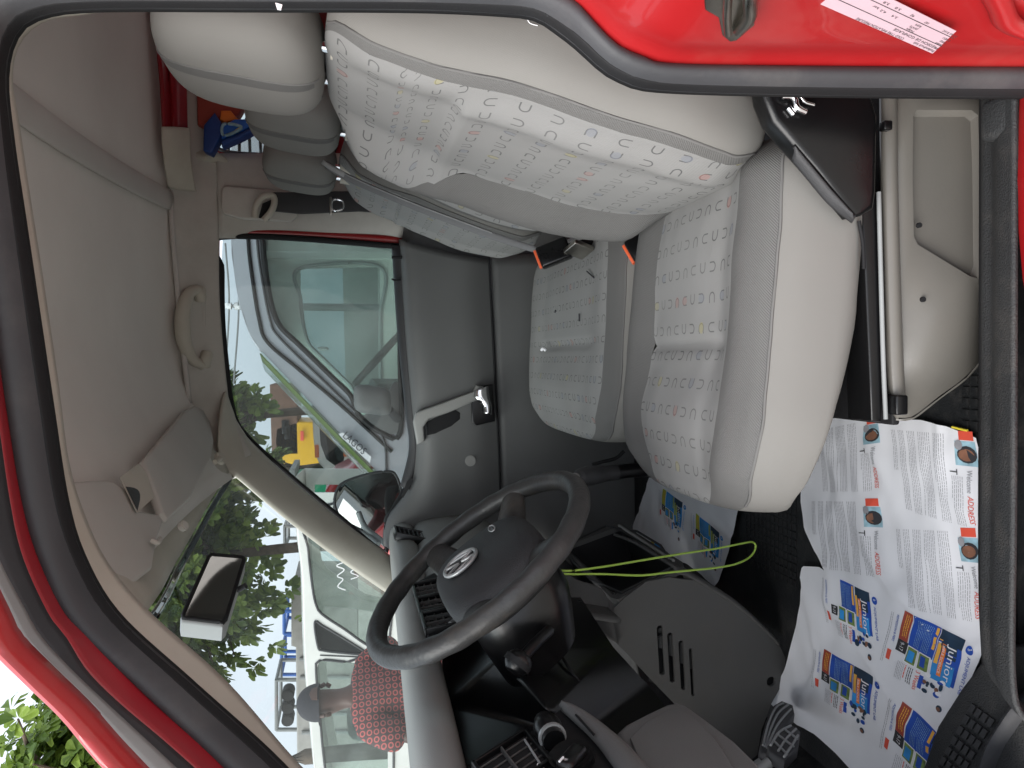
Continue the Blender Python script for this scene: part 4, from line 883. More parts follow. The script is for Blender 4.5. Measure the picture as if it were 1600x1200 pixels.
def make_cushion(parent, o, A, hw, L, hd, crease, far_v=.74, near_v=.70, bol=.03):
    A = V(A).normalized(); Nn = V((-A.z * -1 * -1, 0, 0)); Nn = V((A.z * -1, 0, A.x)) * -1; W = V((0, -1, 0))
    if Nn.z < 0: Nn = -Nn
    def extra(s, v, u):
        e = 0
        if u > 0:
            e -= .008 * math.exp(-((s - crease) / .018) ** 2) * sstep(.70, .45, abs(v)) * min(1, u * 2)
            e += .006 * math.sin(PI * sstep(0, crease, s)) * sstep(.8, .3, abs(v))
            e += .016 * math.sin(PI * sstep(crease, 1.0, s)) * sstep(.9, .3, abs(v))
        if u < 0: e += .050 * sstep(.45, .92, s) * (1 - sstep(.92, 1.0, s)) * min(1, -u * 1.2)
        e += .012 * sstep(.90, 1.0, s)
        return e
    F = pad(o, A, W, Nn, L, hw, hd, p=3.0, q=5.5, bol=bol, extra=extra, wfn=lambda s: 1 - .10 * sstep(.72, 1, s))
    tn, tf = th_of(.94, 3.0), th_of(-.985, 3.0)
    i_n = lambda s: th_of(near_v - .04 * sstep(.7, 1, s), 3.0)
    i_f = lambda s: th_of(-(far_v - .04 * sstep(.7, 1, s)), 3.0)
    cu = strip('cushion', F, tf, 2 * PI + tn, 'seat_plain', parent, nt=40, ns=40)
    strip('bolster', F, tn, i_n, 'seat_mesh', cu, nt=10, ns=40)
    strip('bolster', F, i_f, tf, 'seat_mesh', cu, nt=10, ns=40)
    strip('insert', F, i_n, i_f, 'seat_print', cu, nt=36, ns=90)
    seam('piping', F, tn, 'seat_mesh', cu, .01, .97)
    return cu, F

drv = thing('driver_seat', 'pale grey driver seat with printed cloth inserts on a taupe metal box', 'seat', (0.1, .43, FLOOR))
make_back(drv, (.365, .437, .520), (.205, 0, .979), .262, .61, .060, .70, far_bol=.46, near_bol=.86, bol=(.02, .062))
make_headrest(drv, (.428, .415, .925), (.14, 0, .99), .150, .212, .062)
make_cushion(drv, (.035, .437, .196), (-.99, 0, .10), .258, .535, .084, .55, far_v=.47, near_v=.66)

# metal box under the driver's seat
BX = [(0.3744, 0.195, 0.1074), (0.2084, 0.195, 0.106), (-0.0104, 0.195, 0.0989), (-0.0786, 0.195, 0.0932), (-0.0917, 0.195, 0.0835), (-0.09, 0.195, 0.0599), (-0.0637, 0.195, 0.0181), (-0.0387, 0.195, -0.0223), (-0.0028, 0.195, -0.0581), (0.0216, 0.195, -0.0652), (0.3849, 0.195, -0.0683)]
RC = [(0.3087, 0.195, 0.0604), (0.3173, 0.195, 0.0555), (0.3214, 0.195, -0.0298), (0.315, 0.195, -0.0399), (0.2467, 0.195, -0.0431), (0.1087, 0.195, -0.0455), (0.0957, 0.195, -0.0404), (0.0983, 0.195, -0.0282), (0.1404, 0.195, 0.0537), (0.1505, 0.195, 0.0596), (0.2264, 0.195, 0.0615)]
box = holed('seat_box', BX, [RC], (0, 0, 0), 'seat_base_paint', drv, recess=(0, .010, 0))
thicken(box, .006, 1.0)
# its front and top faces
patch('box_front', [[BX[4], BX[5], BX[6], BX[7], BX[8], BX[9]], [tuple(V(p) + V((.0, .46, 0))) for p in (BX[4], BX[5], BX[6], BX[7], BX[8], BX[9])]], 'seat_base_paint', box, nu=20, nv=4, thick=.004)
rbox('box_top', (.50, .46, .012), (.15, .43, .083), 'black_matt', box, bevel=.003)
band('rolled_edge', [(0.3739, 0.194, 0.1082), (0.2082, 0.194, 0.1068), (-0.0104, 0.194, 0.0996), (-0.0854, 0.194, 0.0921)], [(0.3751, 0.194, 0.0891), (0.2087, 0.194, 0.0875), (-0.0107, 0.194, 0.0802), (-0.0843, 0.194, 0.0745)], 'seat_base_paint', box, bulge=(0, -.006, 0), n=40)
for q in ((0.1655, 0.193, 0.0534), (0.0672, 0.193, 0.0476)): disc('rivet_hole', q, (0, -1, 0), .0035, .004, 'black_matt', box, seg=12, bevel=0)
# runner between box and cushion
rl = prism('seat_runner', [(0.2064, 0.19, 0.143), (0.1072, 0.19, 0.1368), (-0.0434, 0.19, 0.1297), (-0.0923, 0.19, 0.128), (-0.0946, 0.19, 0.1126), (0.1073, 0.19, 0.1121), (0.2071, 0.19, 0.1175)], (0, .05, 0), 'black_gloss', drv, bevel=.003)
tube('runner_edge', [(0.2062, 0.186, 0.1196), (0.1068, 0.186, 0.117), (-0.0101, 0.186, 0.1136), (-0.0901, 0.186, 0.11)], .003, 'steel_grey', rl, n=24)
rbox('runner_stop', (.026, .03, .018), (-0.0711, 0.185, 0.0972), 'black_gloss', rl, bevel=.003)
rbox('runner_tab', (.012, .012, .012), (0.2861, 0.17, 0.1214), 'black_gloss', rl, bevel=.002)
# black side shield with recliner lever
sh = prism('side_shield', [(0.3325, 0.155, 0.3036), (0.3061, 0.155, 0.2987), (0.2798, 0.155, 0.287), (0.2562, 0.155, 0.2631), (0.2248, 0.155, 0.2311), (0.168, 0.155, 0.1771), (0.1698, 0.155, 0.1644), (0.1781, 0.155, 0.148), (0.1989, 0.155, 0.1443), (0.2942, 0.155, 0.1422), (0.3175, 0.155, 0.1503), (0.3404, 0.155, 0.1638)], (0, .035, 0), 'black_gloss', drv, bevel=.009)
band('shield_edge', [(0.2525, 0.158, 0.2595), (0.2269, 0.158, 0.2352), (0.1979, 0.158, 0.2071), (0.1685, 0.158, 0.1767)], [(0.2397, 0.168, 0.2551), (0.2167, 0.168, 0.234), (0.1858, 0.168, 0.2038), (0.164, 0.168, 0.1713)], 'dark_plastic', sh, bulge=(0, -.003, 0), n=20)
tube('recliner_lever', [(0.3085, 0.148, 0.2808), (0.307, 0.146, 0.2667), (0.2951, 0.146, 0.2616), (0.2909, 0.148, 0.25)], .004, 'chrome', sh, n=20)
tube('lever_pivot', [(0.2959, 0.15, 0.2711), (0.2886, 0.15, 0.2643)], .004, 'chrome', sh, n=8)
tube('lever_rim', [(0.3179, 0.15, 0.2589), (0.3046, 0.15, 0.2504), (0.3007, 0.15, 0.2365)], .002, 'chrome', sh, n=16)
tube('loose_wire', [(0.1673, 0.18, 0.1533), (0.1387, 0.18, 0.1478), (0.1059, 0.18, 0.1461)], .0025, 'black_matt', rl, n=16)
tube('white_thread', [(0.3971, 0.178, 0.5937), (0.3953, 0.178, 0.5785), (0.3891, 0.178, 0.5633), (0.3812, 0.178, 0.5512)], .0016, 'print_white', drv, n=16, seg=6)
tube('white_thread', [(0.3931, 0.178, 0.5884), (0.3862, 0.178, 0.584), (0.3839, 0.178, 0.5749)], .0006, 'print_white', drv, n=16, seg=6)

bench = thing('passenger_bench', 'pale grey two-place passenger bench with printed cloth inserts', 'bench seat', (.1, 1.15, FLOOR))
make_back(bench, (.440, .955, .545), (.30, 0, .954), .200, .55, .055, .68, far_bol=.62, near_bol=.83, bol=.028)
make_back(bench, (.432, 1.372, .545), (.30, 0, .954), .200, .55, .055, .68, far_bol=.70, near_bol=.83, bol=.028)
make_headrest(bench, (.505, .955, .893), (.15, 0, .99), .150, .185, .060)
make_headrest(bench, (.505, 1.372, .905), (.15, 0, .99), .150, .180, .058)
make_cushion(bench, (.055, 1.135, .205), (-.995, 0, .06), .410, .50, .070, .56, far_v=.86, near_v=.80, bol=.022)
rbox('bench_box', (.40, .76, .22), (.10, 1.14, .03), 'trim_grey', bench, bevel=.01)
tuft = V((0.0168, 1.2808, 0.285))
tube('torn_tuft', [tuft, tuft + V((.006, .004, .006)), tuft + V((.002, .012, .009))], .004, 'print_white', bench, n=8)
for a, b in (((0.098, 0.9956, 0.279), (0.0805, 0.9966, 0.279)), ((0.1183, 1.1997, 0.279), (0.1138, 1.2062, 0.279)), ((0.169, 0.8935, 0.276), (0.1883, 0.9425, 0.276))):
    tube('burn_mark', [a, b], .0018, 'print_black', bench, n=4, seg=6)

# belt lying across the bench back
belt = tag(band('seat_belt', [(0.4733, 1.19, 0.8342), (0.44, 1.17, 0.7862), (0.385, 1.13, 0.6777), (0.3356, 1.1, 0.5623), (0.2953, 1.08, 0.4604), (0.2693, 1.06, 0.3964), (0.2549, 1.04, 0.3662)], [(0.4605, 1.2, 0.8408), (0.4271, 1.18, 0.7924), (0.372, 1.14, 0.6834), (0.321, 1.11, 0.5674), (0.2804, 1.09, 0.465), (0.2559, 1.07, 0.399), (0.2445, 1.05, 0.367)], 'belt_web', bulge=(-.003, 0, 0), n=50, k=5, thick=.002), 'dark grey seat belt running down between the two bench backrests', 'seat belt')
tube('belt_edge', [(0.4698, 1.188, 0.8358), (0.4365, 1.168, 0.7877), (0.3815, 1.128, 0.6794), (0.3323, 1.098, 0.5641), (0.292, 1.078, 0.4624)], .0016, 'belt_web_pale', belt, n=40, seg=6)
band('upper_strap', [(0.4634, 1.14, 0.8433), (0.4485, 1.13, 0.822), (0.4321, 1.125, 0.7936)], [(0.4557, 1.145, 0.848), (0.4393, 1.135, 0.8266), (0.4229, 1.13, 0.7982)], 'belt_web_pale', belt, n=12, k=4, thick=.002)
def buckle(label, a, b, w, t):
    # a = orange end, b = stalk end
    a, b = V(a), V(b); ax = (b - a); L = ax.length; ax.normalize()
    root = thing('belt_buckle', label, 'buckle', tuple(b), 'belt buckles on the bench')
    M = frame(ax, (0, -.7, .7)); 
    rbox('casing', (w, t, L), (a + b) / 2, 'black_gloss', root, bevel=.006, M=M)
    rbox('release_button', (w * .86, t * .5, .007), a - ax * .002, 'buckle_orange', root, bevel=.002, M=M)
    tube('stalk', [b, b + ax * .05 + V((0, 0, -.02))], .009, 'black_matt', root, n=6)
    return root
b1 = buckle('black belt buckle with orange button lying on the bench cushion beside a metal bracket', (0.2191, 0.98, 0.3758), (0.2441, 0.96, 0.3098), .050, .026)
rbox('anchor_bracket', (.012, .05, .05), (0.2343, 0.93, 0.2983), 'steel', b1, rot=(.3, .2, .4), bevel=.003)
b2 = buckle('black belt buckle with orange button half hidden behind the driver cushion', (0.1979, 0.73, 0.2558), (0.224, 0.71, 0.2131), .050, .026)

# handbrake lever between seats and console
hb = thing('handbrake_lever', 'black handbrake lever with rounded grip beyond the steering wheel', 'lever', (-0.252, 0.88, 0.167))
tube('grip', [(-0.2555, 0.84, 0.3367), (-0.2527, 0.85, 0.3154), (-0.252, 0.86, 0.2766), (-0.2511, 0.87, 0.2413)], lambda t: .017 + .004 * math.sin(PI * min(1, t * 1.4)) - .003 * (t < .06), 'dark_plastic', hb, n=30, seg=16)
tube('shaft', [(-0.2509, 0.87, 0.2442), (-0.2505, 0.88, 0.1966), (-0.2524, 0.9, 0.1287), (-0.2549, 0.92, 0.074)], .016, 'black_gloss', hb, n=16, seg=14)
disc('release_knob', (-0.254, 0.84, 0.3409), tuple(V((-0.254, 0.84, 0.3409)) - V((-0.2517, 0.85, 0.3083))), .011, .014, 'trim_grey_light', hb)
tube('cable', [(-0.2408, 0.93, 0.2751), (-0.2361, 0.93, 0.2526), (-0.2291, 0.93, 0.2195), (-0.2141, 0.93, 0.1997)], .004, 'black_matt', hb, n=16)
pass; None and patch('gaiter', [[(-0.2145, 1, 0.2052), (-0.2015, 1, 0.1577), (-0.2031, 1, 0.118)], [(-0.3091, 0.95, 0.2394), (-0.3159, 0.93, 0.186), (-0.3161, 0.92, 0.1518)], [(-0.3605, 0.98, 0.2067), (-0.36, 0.96, 0.1519), (-0.3597, 0.95, 0.1247)]], 'black_matt', hb, nu=14, nv=14)

# ------------------------------------------------------------------ steering wheel
wc = V((-.305, .435, .618)); an = math.radians(36)
wn_v = V((math.cos(an), -.05, math.sin(an))).normalized(); we = V((0, 1, 0)) - wn_v * wn_v.y; we.normalize(); wu = we.cross(wn_v) * -1
if wu.z < 0: wu = -wu
RW, RT = .186, .0158
def wp(a, b, c=0.0): return wc + wu * a + we * b + wn_v * c       # up, towards the passenger, towards the driver
whl = thing('steering_wheel', 'worn black steering wheel with four spokes and round silver emblem', 'steering wheel', tuple(wp(0, 0, -.08)))
tube('rim', [wp(RW * math.cos(2 * PI * i / 40), RW * math.sin(2 * PI * i / 40), 0) for i in range(40)], lambda t: RT * (1 + .035 * math.sin(t * 2 * PI * 26) * (1 if (.10 < t < .38 or .60 < t < .9) else .3)), 'wheel_rubber', whl, n=200, seg=18, closed=True, ref=tuple(wn_v))
Fp = pad(wp(-.012, 0, -.030), tuple(wu), tuple(we), tuple(wn_v), .176, .114, .040, p=3.2, q=4.2, wfn=lambda s: .66 + .36 * math.sin(PI * min(1, .10 + .70 * s)))
padp = strip('airbag_cover', Fp, 0, 2 * PI, 'wheel_pad', whl, nt=56, ns=36)
for sgn in (-1, 1):
    for a0, b0, a1, b1, r0, r1 in ((.030, .085, .052, .172, .034, .022), (-.060, .070, -.112, .140, .034, .022)):
        pts = [wp(a0, sgn * b0, -.030), wp((a0 + a1) / 2, sgn * (b0 + b1) / 2, -.018), wp(a1, sgn * b1, -.002)]
        tube('spoke', pts, lambda t, r0=r0, r1=r1: r0 + (r1 - r0) * t, 'wheel_rubber', whl, n=16, seg=14, flat=.55, ref=tuple(wn_v))
# horn press marks beside the emblem
tube('bag_mark', [wp(-.048 + .005 * math.cos(t * PI / 6), .035 + .014 * math.sin(t * PI / 6), .0135) for t in range(12)], .0012, 'emblem_silver', padp, closed=True, n=36, seg=6)
lettering('lettering', 'AIRBAG', wp(-.0495, .047, .0125), -we, wu, .006, 'emblem_silver', padp, width=.024)
# emblem: ring with the two stacked letters cut from bars
ec = (.020, 0.0)
em = tube('emblem', [wp(ec[0] + .0285 * math.cos(2 * PI * i / 24), .0285 * math.sin(2 * PI * i / 24), .0145) for i in range(24)], .0032, 'emblem_silver', padp, closed=True, n=64, seg=8)
def eb(p, q): tube('emblem_bar', [wp(ec[0] + p[1], -p[0], .0150), wp(ec[0] + q[1], -q[0], .0150)], .0024, 'emblem_silver', em, n=4, seg=6)
for p, q in (((-.012, .0245), (0, .003)), ((0, .003), (.012, .0245)), ((-.0225, .014), (-.0105, -.023)), ((-.0105, -.023), (0, -.003)), ((0, -.003), (.0105, -.023)), ((.0105, -.023), (.0225, .014))): eb(p, q)
disc('emblem_back', tuple(wp(ec[0], 0, .011)), tuple(wn_v), .0275, .004, 'dark_plastic', padp)
# column shroud
colm = thing('steering_column', 'black steering column shroud with stalk behind the wheel', 'steering column', tuple(wp(-.03, 0, -.25)))
G = []
for c, ww, hh, off in ((-.030, .055, .050, -.01), (-.045, .080, .070, -.012), (-.07, .092, .080, -.014), (-.10, .094, .082, -.010), (-.13, .088, .076, -.002), (-.17, .078, .066, .010)):
    G.append([wp(off + hh * sgp(math.sin(2 * PI * j / 32), .75), ww * sgp(math.cos(2 * PI * j / 32), .75), c) for j in range(32)])
bm = bmesh.new(); vs = gridmesh(bm, G, closed_u=True); bm.faces.new(vs[0]); done('shroud', bm, 'black_gloss', colm, 60)
tube('stalk', [(-0.3852, 0.34, 0.532), (-0.3879, 0.315, 0.5532), (-0.394, 0.3, 0.5695), (-0.4031, 0.285, 0.5872)], .008, 'black_gloss', colm, n=16)
stl = tube('stalk_end', [(-0.3987, 0.29, 0.5808), (-0.4046, 0.285, 0.589), (-0.4138, 0.28, 0.5972)], lambda t: .012 + .007 * math.sin(PI * min(1, t * .9 + .1)), 'black_gloss', colm, n=18, seg=14)
tube('stalk_ring', [(-0.4005, 0.285, 0.5872), (-0.4068, 0.283, 0.5929)], .0195, 'black_matt', stl, n=4, seg=14)

# ------------------------------------------------------------------ dashboard
dash = thing('dashboard', 'two tone dashboard with grey padded top and black lower panels', 'dashboard', (-.6, .85, FLOOR))
rows = []
for y in (.10, .25, .45, .65, .90, 1.2, 1.45, 1.585):
    zc = .727 - .035 * (y - .23) / 1.28; k_ = .01 * math.sin(y * 5)
    lip = .034 if y < .8 else .045
    rows.append([(-.80, y, .62), (-.66, y, zc - .012), (-.56, y, zc), (-.512, y, zc - .002), (-.492, y, zc - .012), (-.484, y, zc - .028), (-.490, y, zc - lip - .012), (-.515, y, zc - lip - .022)])
patch('top_pad', rows, 'trim_grey_light', dash, nu=40, nv=40, thick=.008)
rows = [[(-.502, y, .652 - .03 * (y - .6)) , (-.480, y, .60), (-.470, y, .52), (-.480, y, .44), (-.52, y, .36)] for y in (1.0, 1.15, 1.35, 1.5, 1.575)]
patch('passenger_face', rows, 'trim_grey_light', dash, nu=24, nv=20, thick=.008)
rows = [[(-.505, y, .665), (-.485, y, .62), (-.478, y, .54), (-.480, y, .46), (-.485, y, .38), (-.50, y, .31)] for y in (.66, .74, .82, .92, 1.02)]
patch('centre_face', rows, 'console_grey', dash, nu=30, nv=16, thick=.008)
rows = [[(-.52, y, .37), (-.53, y, .28), (-.60, y, .20), (-.75, y, .16)] for y in (.95, 1.2, 1.45, 1.575)]
patch('glovebox', rows, 'console_grey', dash, nu=20, nv=16, thick=.008)
# side vent by the passenger door
def vent(name, c, right, up, w, h, nslat, ndiv, parent, m='black_gloss', slat='dark_plastic', deep=.02, tilt=.5):
    c, right, up = V(c), V(right).normalized(), V(up).normalized(); nn = right.cross(up)
    if nn.x < 0: nn = -nn
    M = Matrix(((right.x, up.x, nn.x, 0), (right.y, up.y, nn.y, 0), (right.z, up.z, nn.z, 0), (0, 0, 0, 1)))
    if M.determinant() < 0: M = Matrix(((-right.x, up.x, nn.x, 0), (-right.y, up.y, nn.y, 0), (-right.z, up.z, nn.z, 0), (0, 0, 0, 1)))
    f = rbox(name, (w, h, .004), c - nn * deep, m, parent, bevel=.001, M=M)
    t = .0055
    for q, sz in ((up * (h / 2), (w + t, t, deep)), (up * (-h / 2), (w + t, t, deep)), (right * (w / 2), (t, h + t, deep)), (right * (-w / 2), (t, h + t, deep))):
        rbox('vent_frame', sz, c + q - nn * (deep / 2 - .002), m, f, bevel=.0015, M=M)
    from mathutils import Euler
    for i in range(nslat):
        rbox('slat', (w * .97, .0022, .013), c + up * (h * ((i + .5) / nslat - .5)) - nn * .010, slat, f, bevel=.0006, seg=1, M=M @ Euler((tilt, 0, 0)).to_matrix().to_4x4())
    for i in range(ndiv):
        rbox('divider', (.0025, h * .97, .008), c + right * (w * ((i + 1) / (ndiv + 1) - .5)) - nn * .004, slat, f, bevel=.0006, seg=1, M=M)
    return f
v0 = V((-0.468, 1.3839, 0.6428))
vent('side_vent', (-0.472, 1.4017, 0.6415), (.25, .12, 1), (0, 1, 0), .088, .085, 2, 6, dash)
# centre vents in a black housing
prism('vent_housing', [(-0.468, 0.8678, 0.6818), (-0.468, 0.92, 0.6681), (-0.468, 1.0415, 0.5785), (-0.468, 1.0166, 0.5701), (-0.468, 0.6664, 0.6051), (-0.468, 0.6441, 0.613), (-0.468, 0.5763, 0.6727), (-0.468, 0.5904, 0.6799)], (-.03, 0, 0), 'black_matt', dash, bevel=.004)
for (a, b) in ((672, 918), (681, 940), (690, 963)):
    c_ = {672: (-0.456, 0.8304, 0.6476), 681: (-0.456, 0.7341, 0.6482), 690: (-0.456, 0.6485, 0.6476)}[a]
    vent('centre_vent', c_, (0, 1, 0), (-.12, 0, 1), .094, .068, 5, 2, dash, m='black_gloss', slat='console_grey', deep=.016)
tube('vent_wheel', [(-0.455, 0.6027, 0.6399), (-0.455, 0.6227, 0.6272), (-0.455, 0.6433, 0.614)], .004, 'steel_grey', dash, n=10)
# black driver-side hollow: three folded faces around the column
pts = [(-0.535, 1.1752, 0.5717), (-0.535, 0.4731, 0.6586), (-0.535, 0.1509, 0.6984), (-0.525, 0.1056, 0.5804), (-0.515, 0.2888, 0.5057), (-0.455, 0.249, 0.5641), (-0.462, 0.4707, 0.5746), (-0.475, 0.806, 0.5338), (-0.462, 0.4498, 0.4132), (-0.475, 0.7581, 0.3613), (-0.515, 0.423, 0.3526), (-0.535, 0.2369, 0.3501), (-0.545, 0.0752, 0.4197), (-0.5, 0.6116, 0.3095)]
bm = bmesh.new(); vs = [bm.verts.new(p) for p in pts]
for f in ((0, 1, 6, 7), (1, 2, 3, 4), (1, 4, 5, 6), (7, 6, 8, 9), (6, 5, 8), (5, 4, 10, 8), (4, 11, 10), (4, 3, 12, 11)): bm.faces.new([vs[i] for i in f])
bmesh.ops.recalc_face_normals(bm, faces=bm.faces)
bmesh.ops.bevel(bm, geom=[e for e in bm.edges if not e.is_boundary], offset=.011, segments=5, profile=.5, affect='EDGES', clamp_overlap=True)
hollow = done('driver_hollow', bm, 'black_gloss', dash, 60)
tube('hollow_joint', [(-0.452, 0.4848, 0.4981), (-0.452, 0.4178, 0.4955), (-0.455, 0.368, 0.495), (-0.465, 0.3445, 0.4878)], .0022, 'black_matt', hollow, n=24)
# switch panel at the outer end
sw = prism('switch_panel', [(-0.462, 0.14, 0.6824), (-0.462, 0.183, 0.6392), (-0.462, 0.2229, 0.5776), (-0.462, 0.2506, 0.5536), (-0.462, 0.2639, 0.5396), (-0.462, 0.2601, 0.532), (-0.462, 0.1833, 0.5209), (-0.462, 0.1123, 0.516), (-0.462, 0.042, 0.5145), (-0.462, 0.0044, 0.6711)], (-.05, 0, 0), 'black_matt', dash, bevel=.004)
band('panel_border', [(-0.455, 0.2546, 0.5421), (-0.455, 0.2344, 0.5214), (-0.455, 0.1772, 0.5024), (-0.455, 0.1185, 0.4921), (-0.455, 0.0449, 0.4884), (-0.455, 0.0008, 0.4902)], [(-0.458, 0.2491, 0.5385), (-0.458, 0.2115, 0.5326), (-0.458, 0.1599, 0.5244), (-0.458, 0.1005, 0.5216), (-0.458, 0.0363, 0.5202), (-0.458, -0.0026, 0.522)], 'trim_grey', dash, bulge=(.008, 0, 0), n=40)
tube('border_slot', [(-0.447, 0.2106, 0.5327), (-0.447, 0.157, 0.5268)], .0015, 'black_matt', sw, n=8)
k1a, k1b = V((-0.455, 0.2223, 0.5727)), V((-0.455, 0.16, 0.5731))
tube('mirror_knob', [(-0.452, 0.2124, 0.5727), (-0.446, 0.177, 0.5762), (-0.448, 0.1557, 0.5757)], lambda t: .0155 - .002 * math.cos(2 * PI * t), 'black_gloss', sw, n=20, seg=16)
tube('knob_ring', [(-0.447, 0.1662, 0.5759), (-0.447, 0.1614, 0.5757)], .0168, 'emblem_silver', sw, n=3, seg=20)
ls = disc('light_switch', (-0.452, 0.1222, 0.5647), (1, -.1, .2), .026, .016, 'black_gloss', sw, seg=32, bevel=.004)
rbox('switch_ridge', (.012, .046, .02), (-0.44, 0.1004, 0.5709), 'black_gloss', ls, rot=(-.7, 0, 0), bevel=.005)
tube('switch_mark', [(-0.428, 0.0742, 0.5919), (-0.428, 0.082, 0.5854)], .0012, 'print_white', ls, n=4, seg=6)
for a, tx in (((-0.459, 0.1362, 0.5947), 'C'), ((-0.459, 0.1614, 0.5532), 'D'), ((-0.459, 0.1504, 0.5518), '0'), ((-0.43, 0.0851, 0.5767), '*')):
    lettering('lettering', tx, a, (0, -1, 0), (0, 0, 1), .012, 'print_white', sw, lift=.001)
vent('driver_vent', (-0.456, 0.1405, 0.6295), V((-0.456, 0.1674, 0.6007)) - V((-0.456, 0.1232, 0.6549)), V((-0.456, 0.1784, 0.6445)) - V((-0.456, 0.0906, 0.6296)), .095, .075, 5, 1, dash, slat='console_grey', deep=.018)
tube('panel_line', [(-0.46, 0.1903, 0.6032), (-0.46, 0.1466, 0.5997), (-0.46, 0.1067, 0.5965)], .0015, 'steel_grey', sw, n=10)
# knee panel below the switches
kn = prism('knee_panel', [(-0.478, 0.2191, 0.4779), (-0.478, 0.236, 0.4605), (-0.478, 0.2593, 0.4201), (-0.478, 0.2778, 0.3846), (-0.478, 0.2794, 0.367), (-0.478, 0.2668, 0.3576), (-0.478, 0.2225, 0.3501), (-0.478, 0.161, 0.3419), (-0.478, 0.108, 0.3418), (-0.478, 0.0301, 0.3526), (-0.478, -0.0391, 0.3885), (-0.478, -0.0083, 0.5147)], (-.04, 0, 0), 'trim_grey', dash, bevel=.010, seg=5)
prism('knee_inset', [(-0.476, 0.1861, 0.4706), (-0.476, 0.22, 0.4359), (-0.476, 0.2445, 0.3945), (-0.476, 0.2409, 0.3805), (-0.476, 0.2196, 0.3705), (-0.476, 0.1788, 0.3691), (-0.476, 0.1331, 0.3735), (-0.476, 0.0858, 0.3823), (-0.476, 0.0261, 0.3997), (-0.476, 0.0159, 0.4975)], (.0045, 0, .001), 'trim_grey', kn, bevel=.003)
_ = None and tube('knee_rim', [(-0.474, 0.2013, 0.4809), (-0.474, 0.2206, 0.4618), (-0.474, 0.2457, 0.4238), (-0.474, 0.2638, 0.3888), (-0.474, 0.2635, 0.3722)], .0085, 'trim_grey', kn, n=30)
_ = None and tube('knee_rim', [(-0.474, 0.2188, 0.3699), (-0.474, 0.1781, 0.3694), (-0.474, 0.1351, 0.3725), (-0.474, 0.0886, 0.3808), (-0.474, 0.0336, 0.3955)], .0050, 'trim_grey_light', kn, n=30)

# ------------------------------------------------------------------ centre console
con = thing('centre_console', 'dark grey centre console with open black tray and slotted side', 'console', (-.55, .85, FLOOR))
SL = []
for k_, (a, b) in enumerate((((1031, 980), (1036, 1053)), ((1048, 992), (1052, 1064)), ((1065, 1003), (1069, 1077)), ((1080, 1014), (1083, 1088)))): pass
def slot(p, q, w):
    p, q = V(p), V(q); d = (q - p).normalized(); s = V((d.z, 0, -d.x))
    c = []
    for j in range(7): c.append(p - d * (w * math.sin(PI * j / 6)) * 1 + s * (w * math.cos(PI * j / 6)))
    for j in range(7): c.append(q + d * (w * math.sin(PI * j / 6)) * 1 - s * (w * math.cos(PI * j / 6)))
    return c
slots = [slot((-0.5509, 0.74, 0.1987), (-0.6402, 0.74, 0.1944), .0066), slot((-0.5673, 0.74, 0.1769), (-0.6583, 0.74, 0.1725), .0062), slot((-0.5853, 0.74, 0.1535), (-0.6767, 0.74, 0.149), .0056), slot((-0.6018, 0.74, 0.1327), (-0.6935, 0.74, 0.1282), .0040)]
hole = [tuple(V((-0.6859, 0.74, -0.0474)) + V((.0105 * math.cos(2 * PI * j / 16), 0, .0105 * math.sin(2 * PI * j / 16)))) for j in range(16)]
SIDE = [(-0.5008, 0.74, 0.2943), (-0.4833, 0.74, 0.274), (-0.4536, 0.74, 0.2262), (-0.4484, 0.74, 0.1781), (-0.4611, 0.74, 0.1157), (-0.5171, 0.74, 0.0311), (-0.5751, 0.74, -0.0336), (-0.6107, 0.74, -0.0671), (-0.6506, 0.74, -0.0861), (-0.6851, 0.74, -0.0784), (-0.7333, 0.74, -0.047), (-0.785, 0.74, -0.0245), (-0.8645, 0.74, -0.0091), (-0.9398, 0.74, 0.0352), (-0.9048, 0.74, 0.0924), (-0.7543, 0.74, 0.1191), (-0.7176, 0.74, 0.1607), (-0.6577, 0.74, 0.2153), (-0.5961, 0.74, 0.2689), (-0.5677, 0.74, 0.2954), (-0.5389, 0.74, 0.3003)]
sidep = holed('side_panel', SIDE, slots + [hole], (0, .008, 0), 'console_grey', con)
prism('slot_backing', [(-0.5359, 0.765, 0.2103), (-0.593, 0.765, 0.0981), (-0.7345, 0.765, 0.0997), (-0.6683, 0.765, 0.2121)], (0, .004, 0), 'black_matt', sidep, bevel=0)
disc('plug', (-0.693, 0.755, -0.0562), (0, -1, 0), .012, .004, 'black_matt', sidep, seg=16, bevel=0)
for p, q in zip((((-0.5547, 0.757, 0.1916), (-0.5972, 0.757, 0.1894)), ((-0.5714, 0.757, 0.1695), (-0.6153, 0.757, 0.1672)), ((-0.5895, 0.757, 0.1458), (-0.6337, 0.757, 0.1436)), ((-0.6062, 0.757, 0.1248), (-0.6466, 0.757, 0.1225))), range(4)):
    tube('slot_rib', [p[0], p[1]], .0048, 'console_grey', sidep, n=4, seg=6)
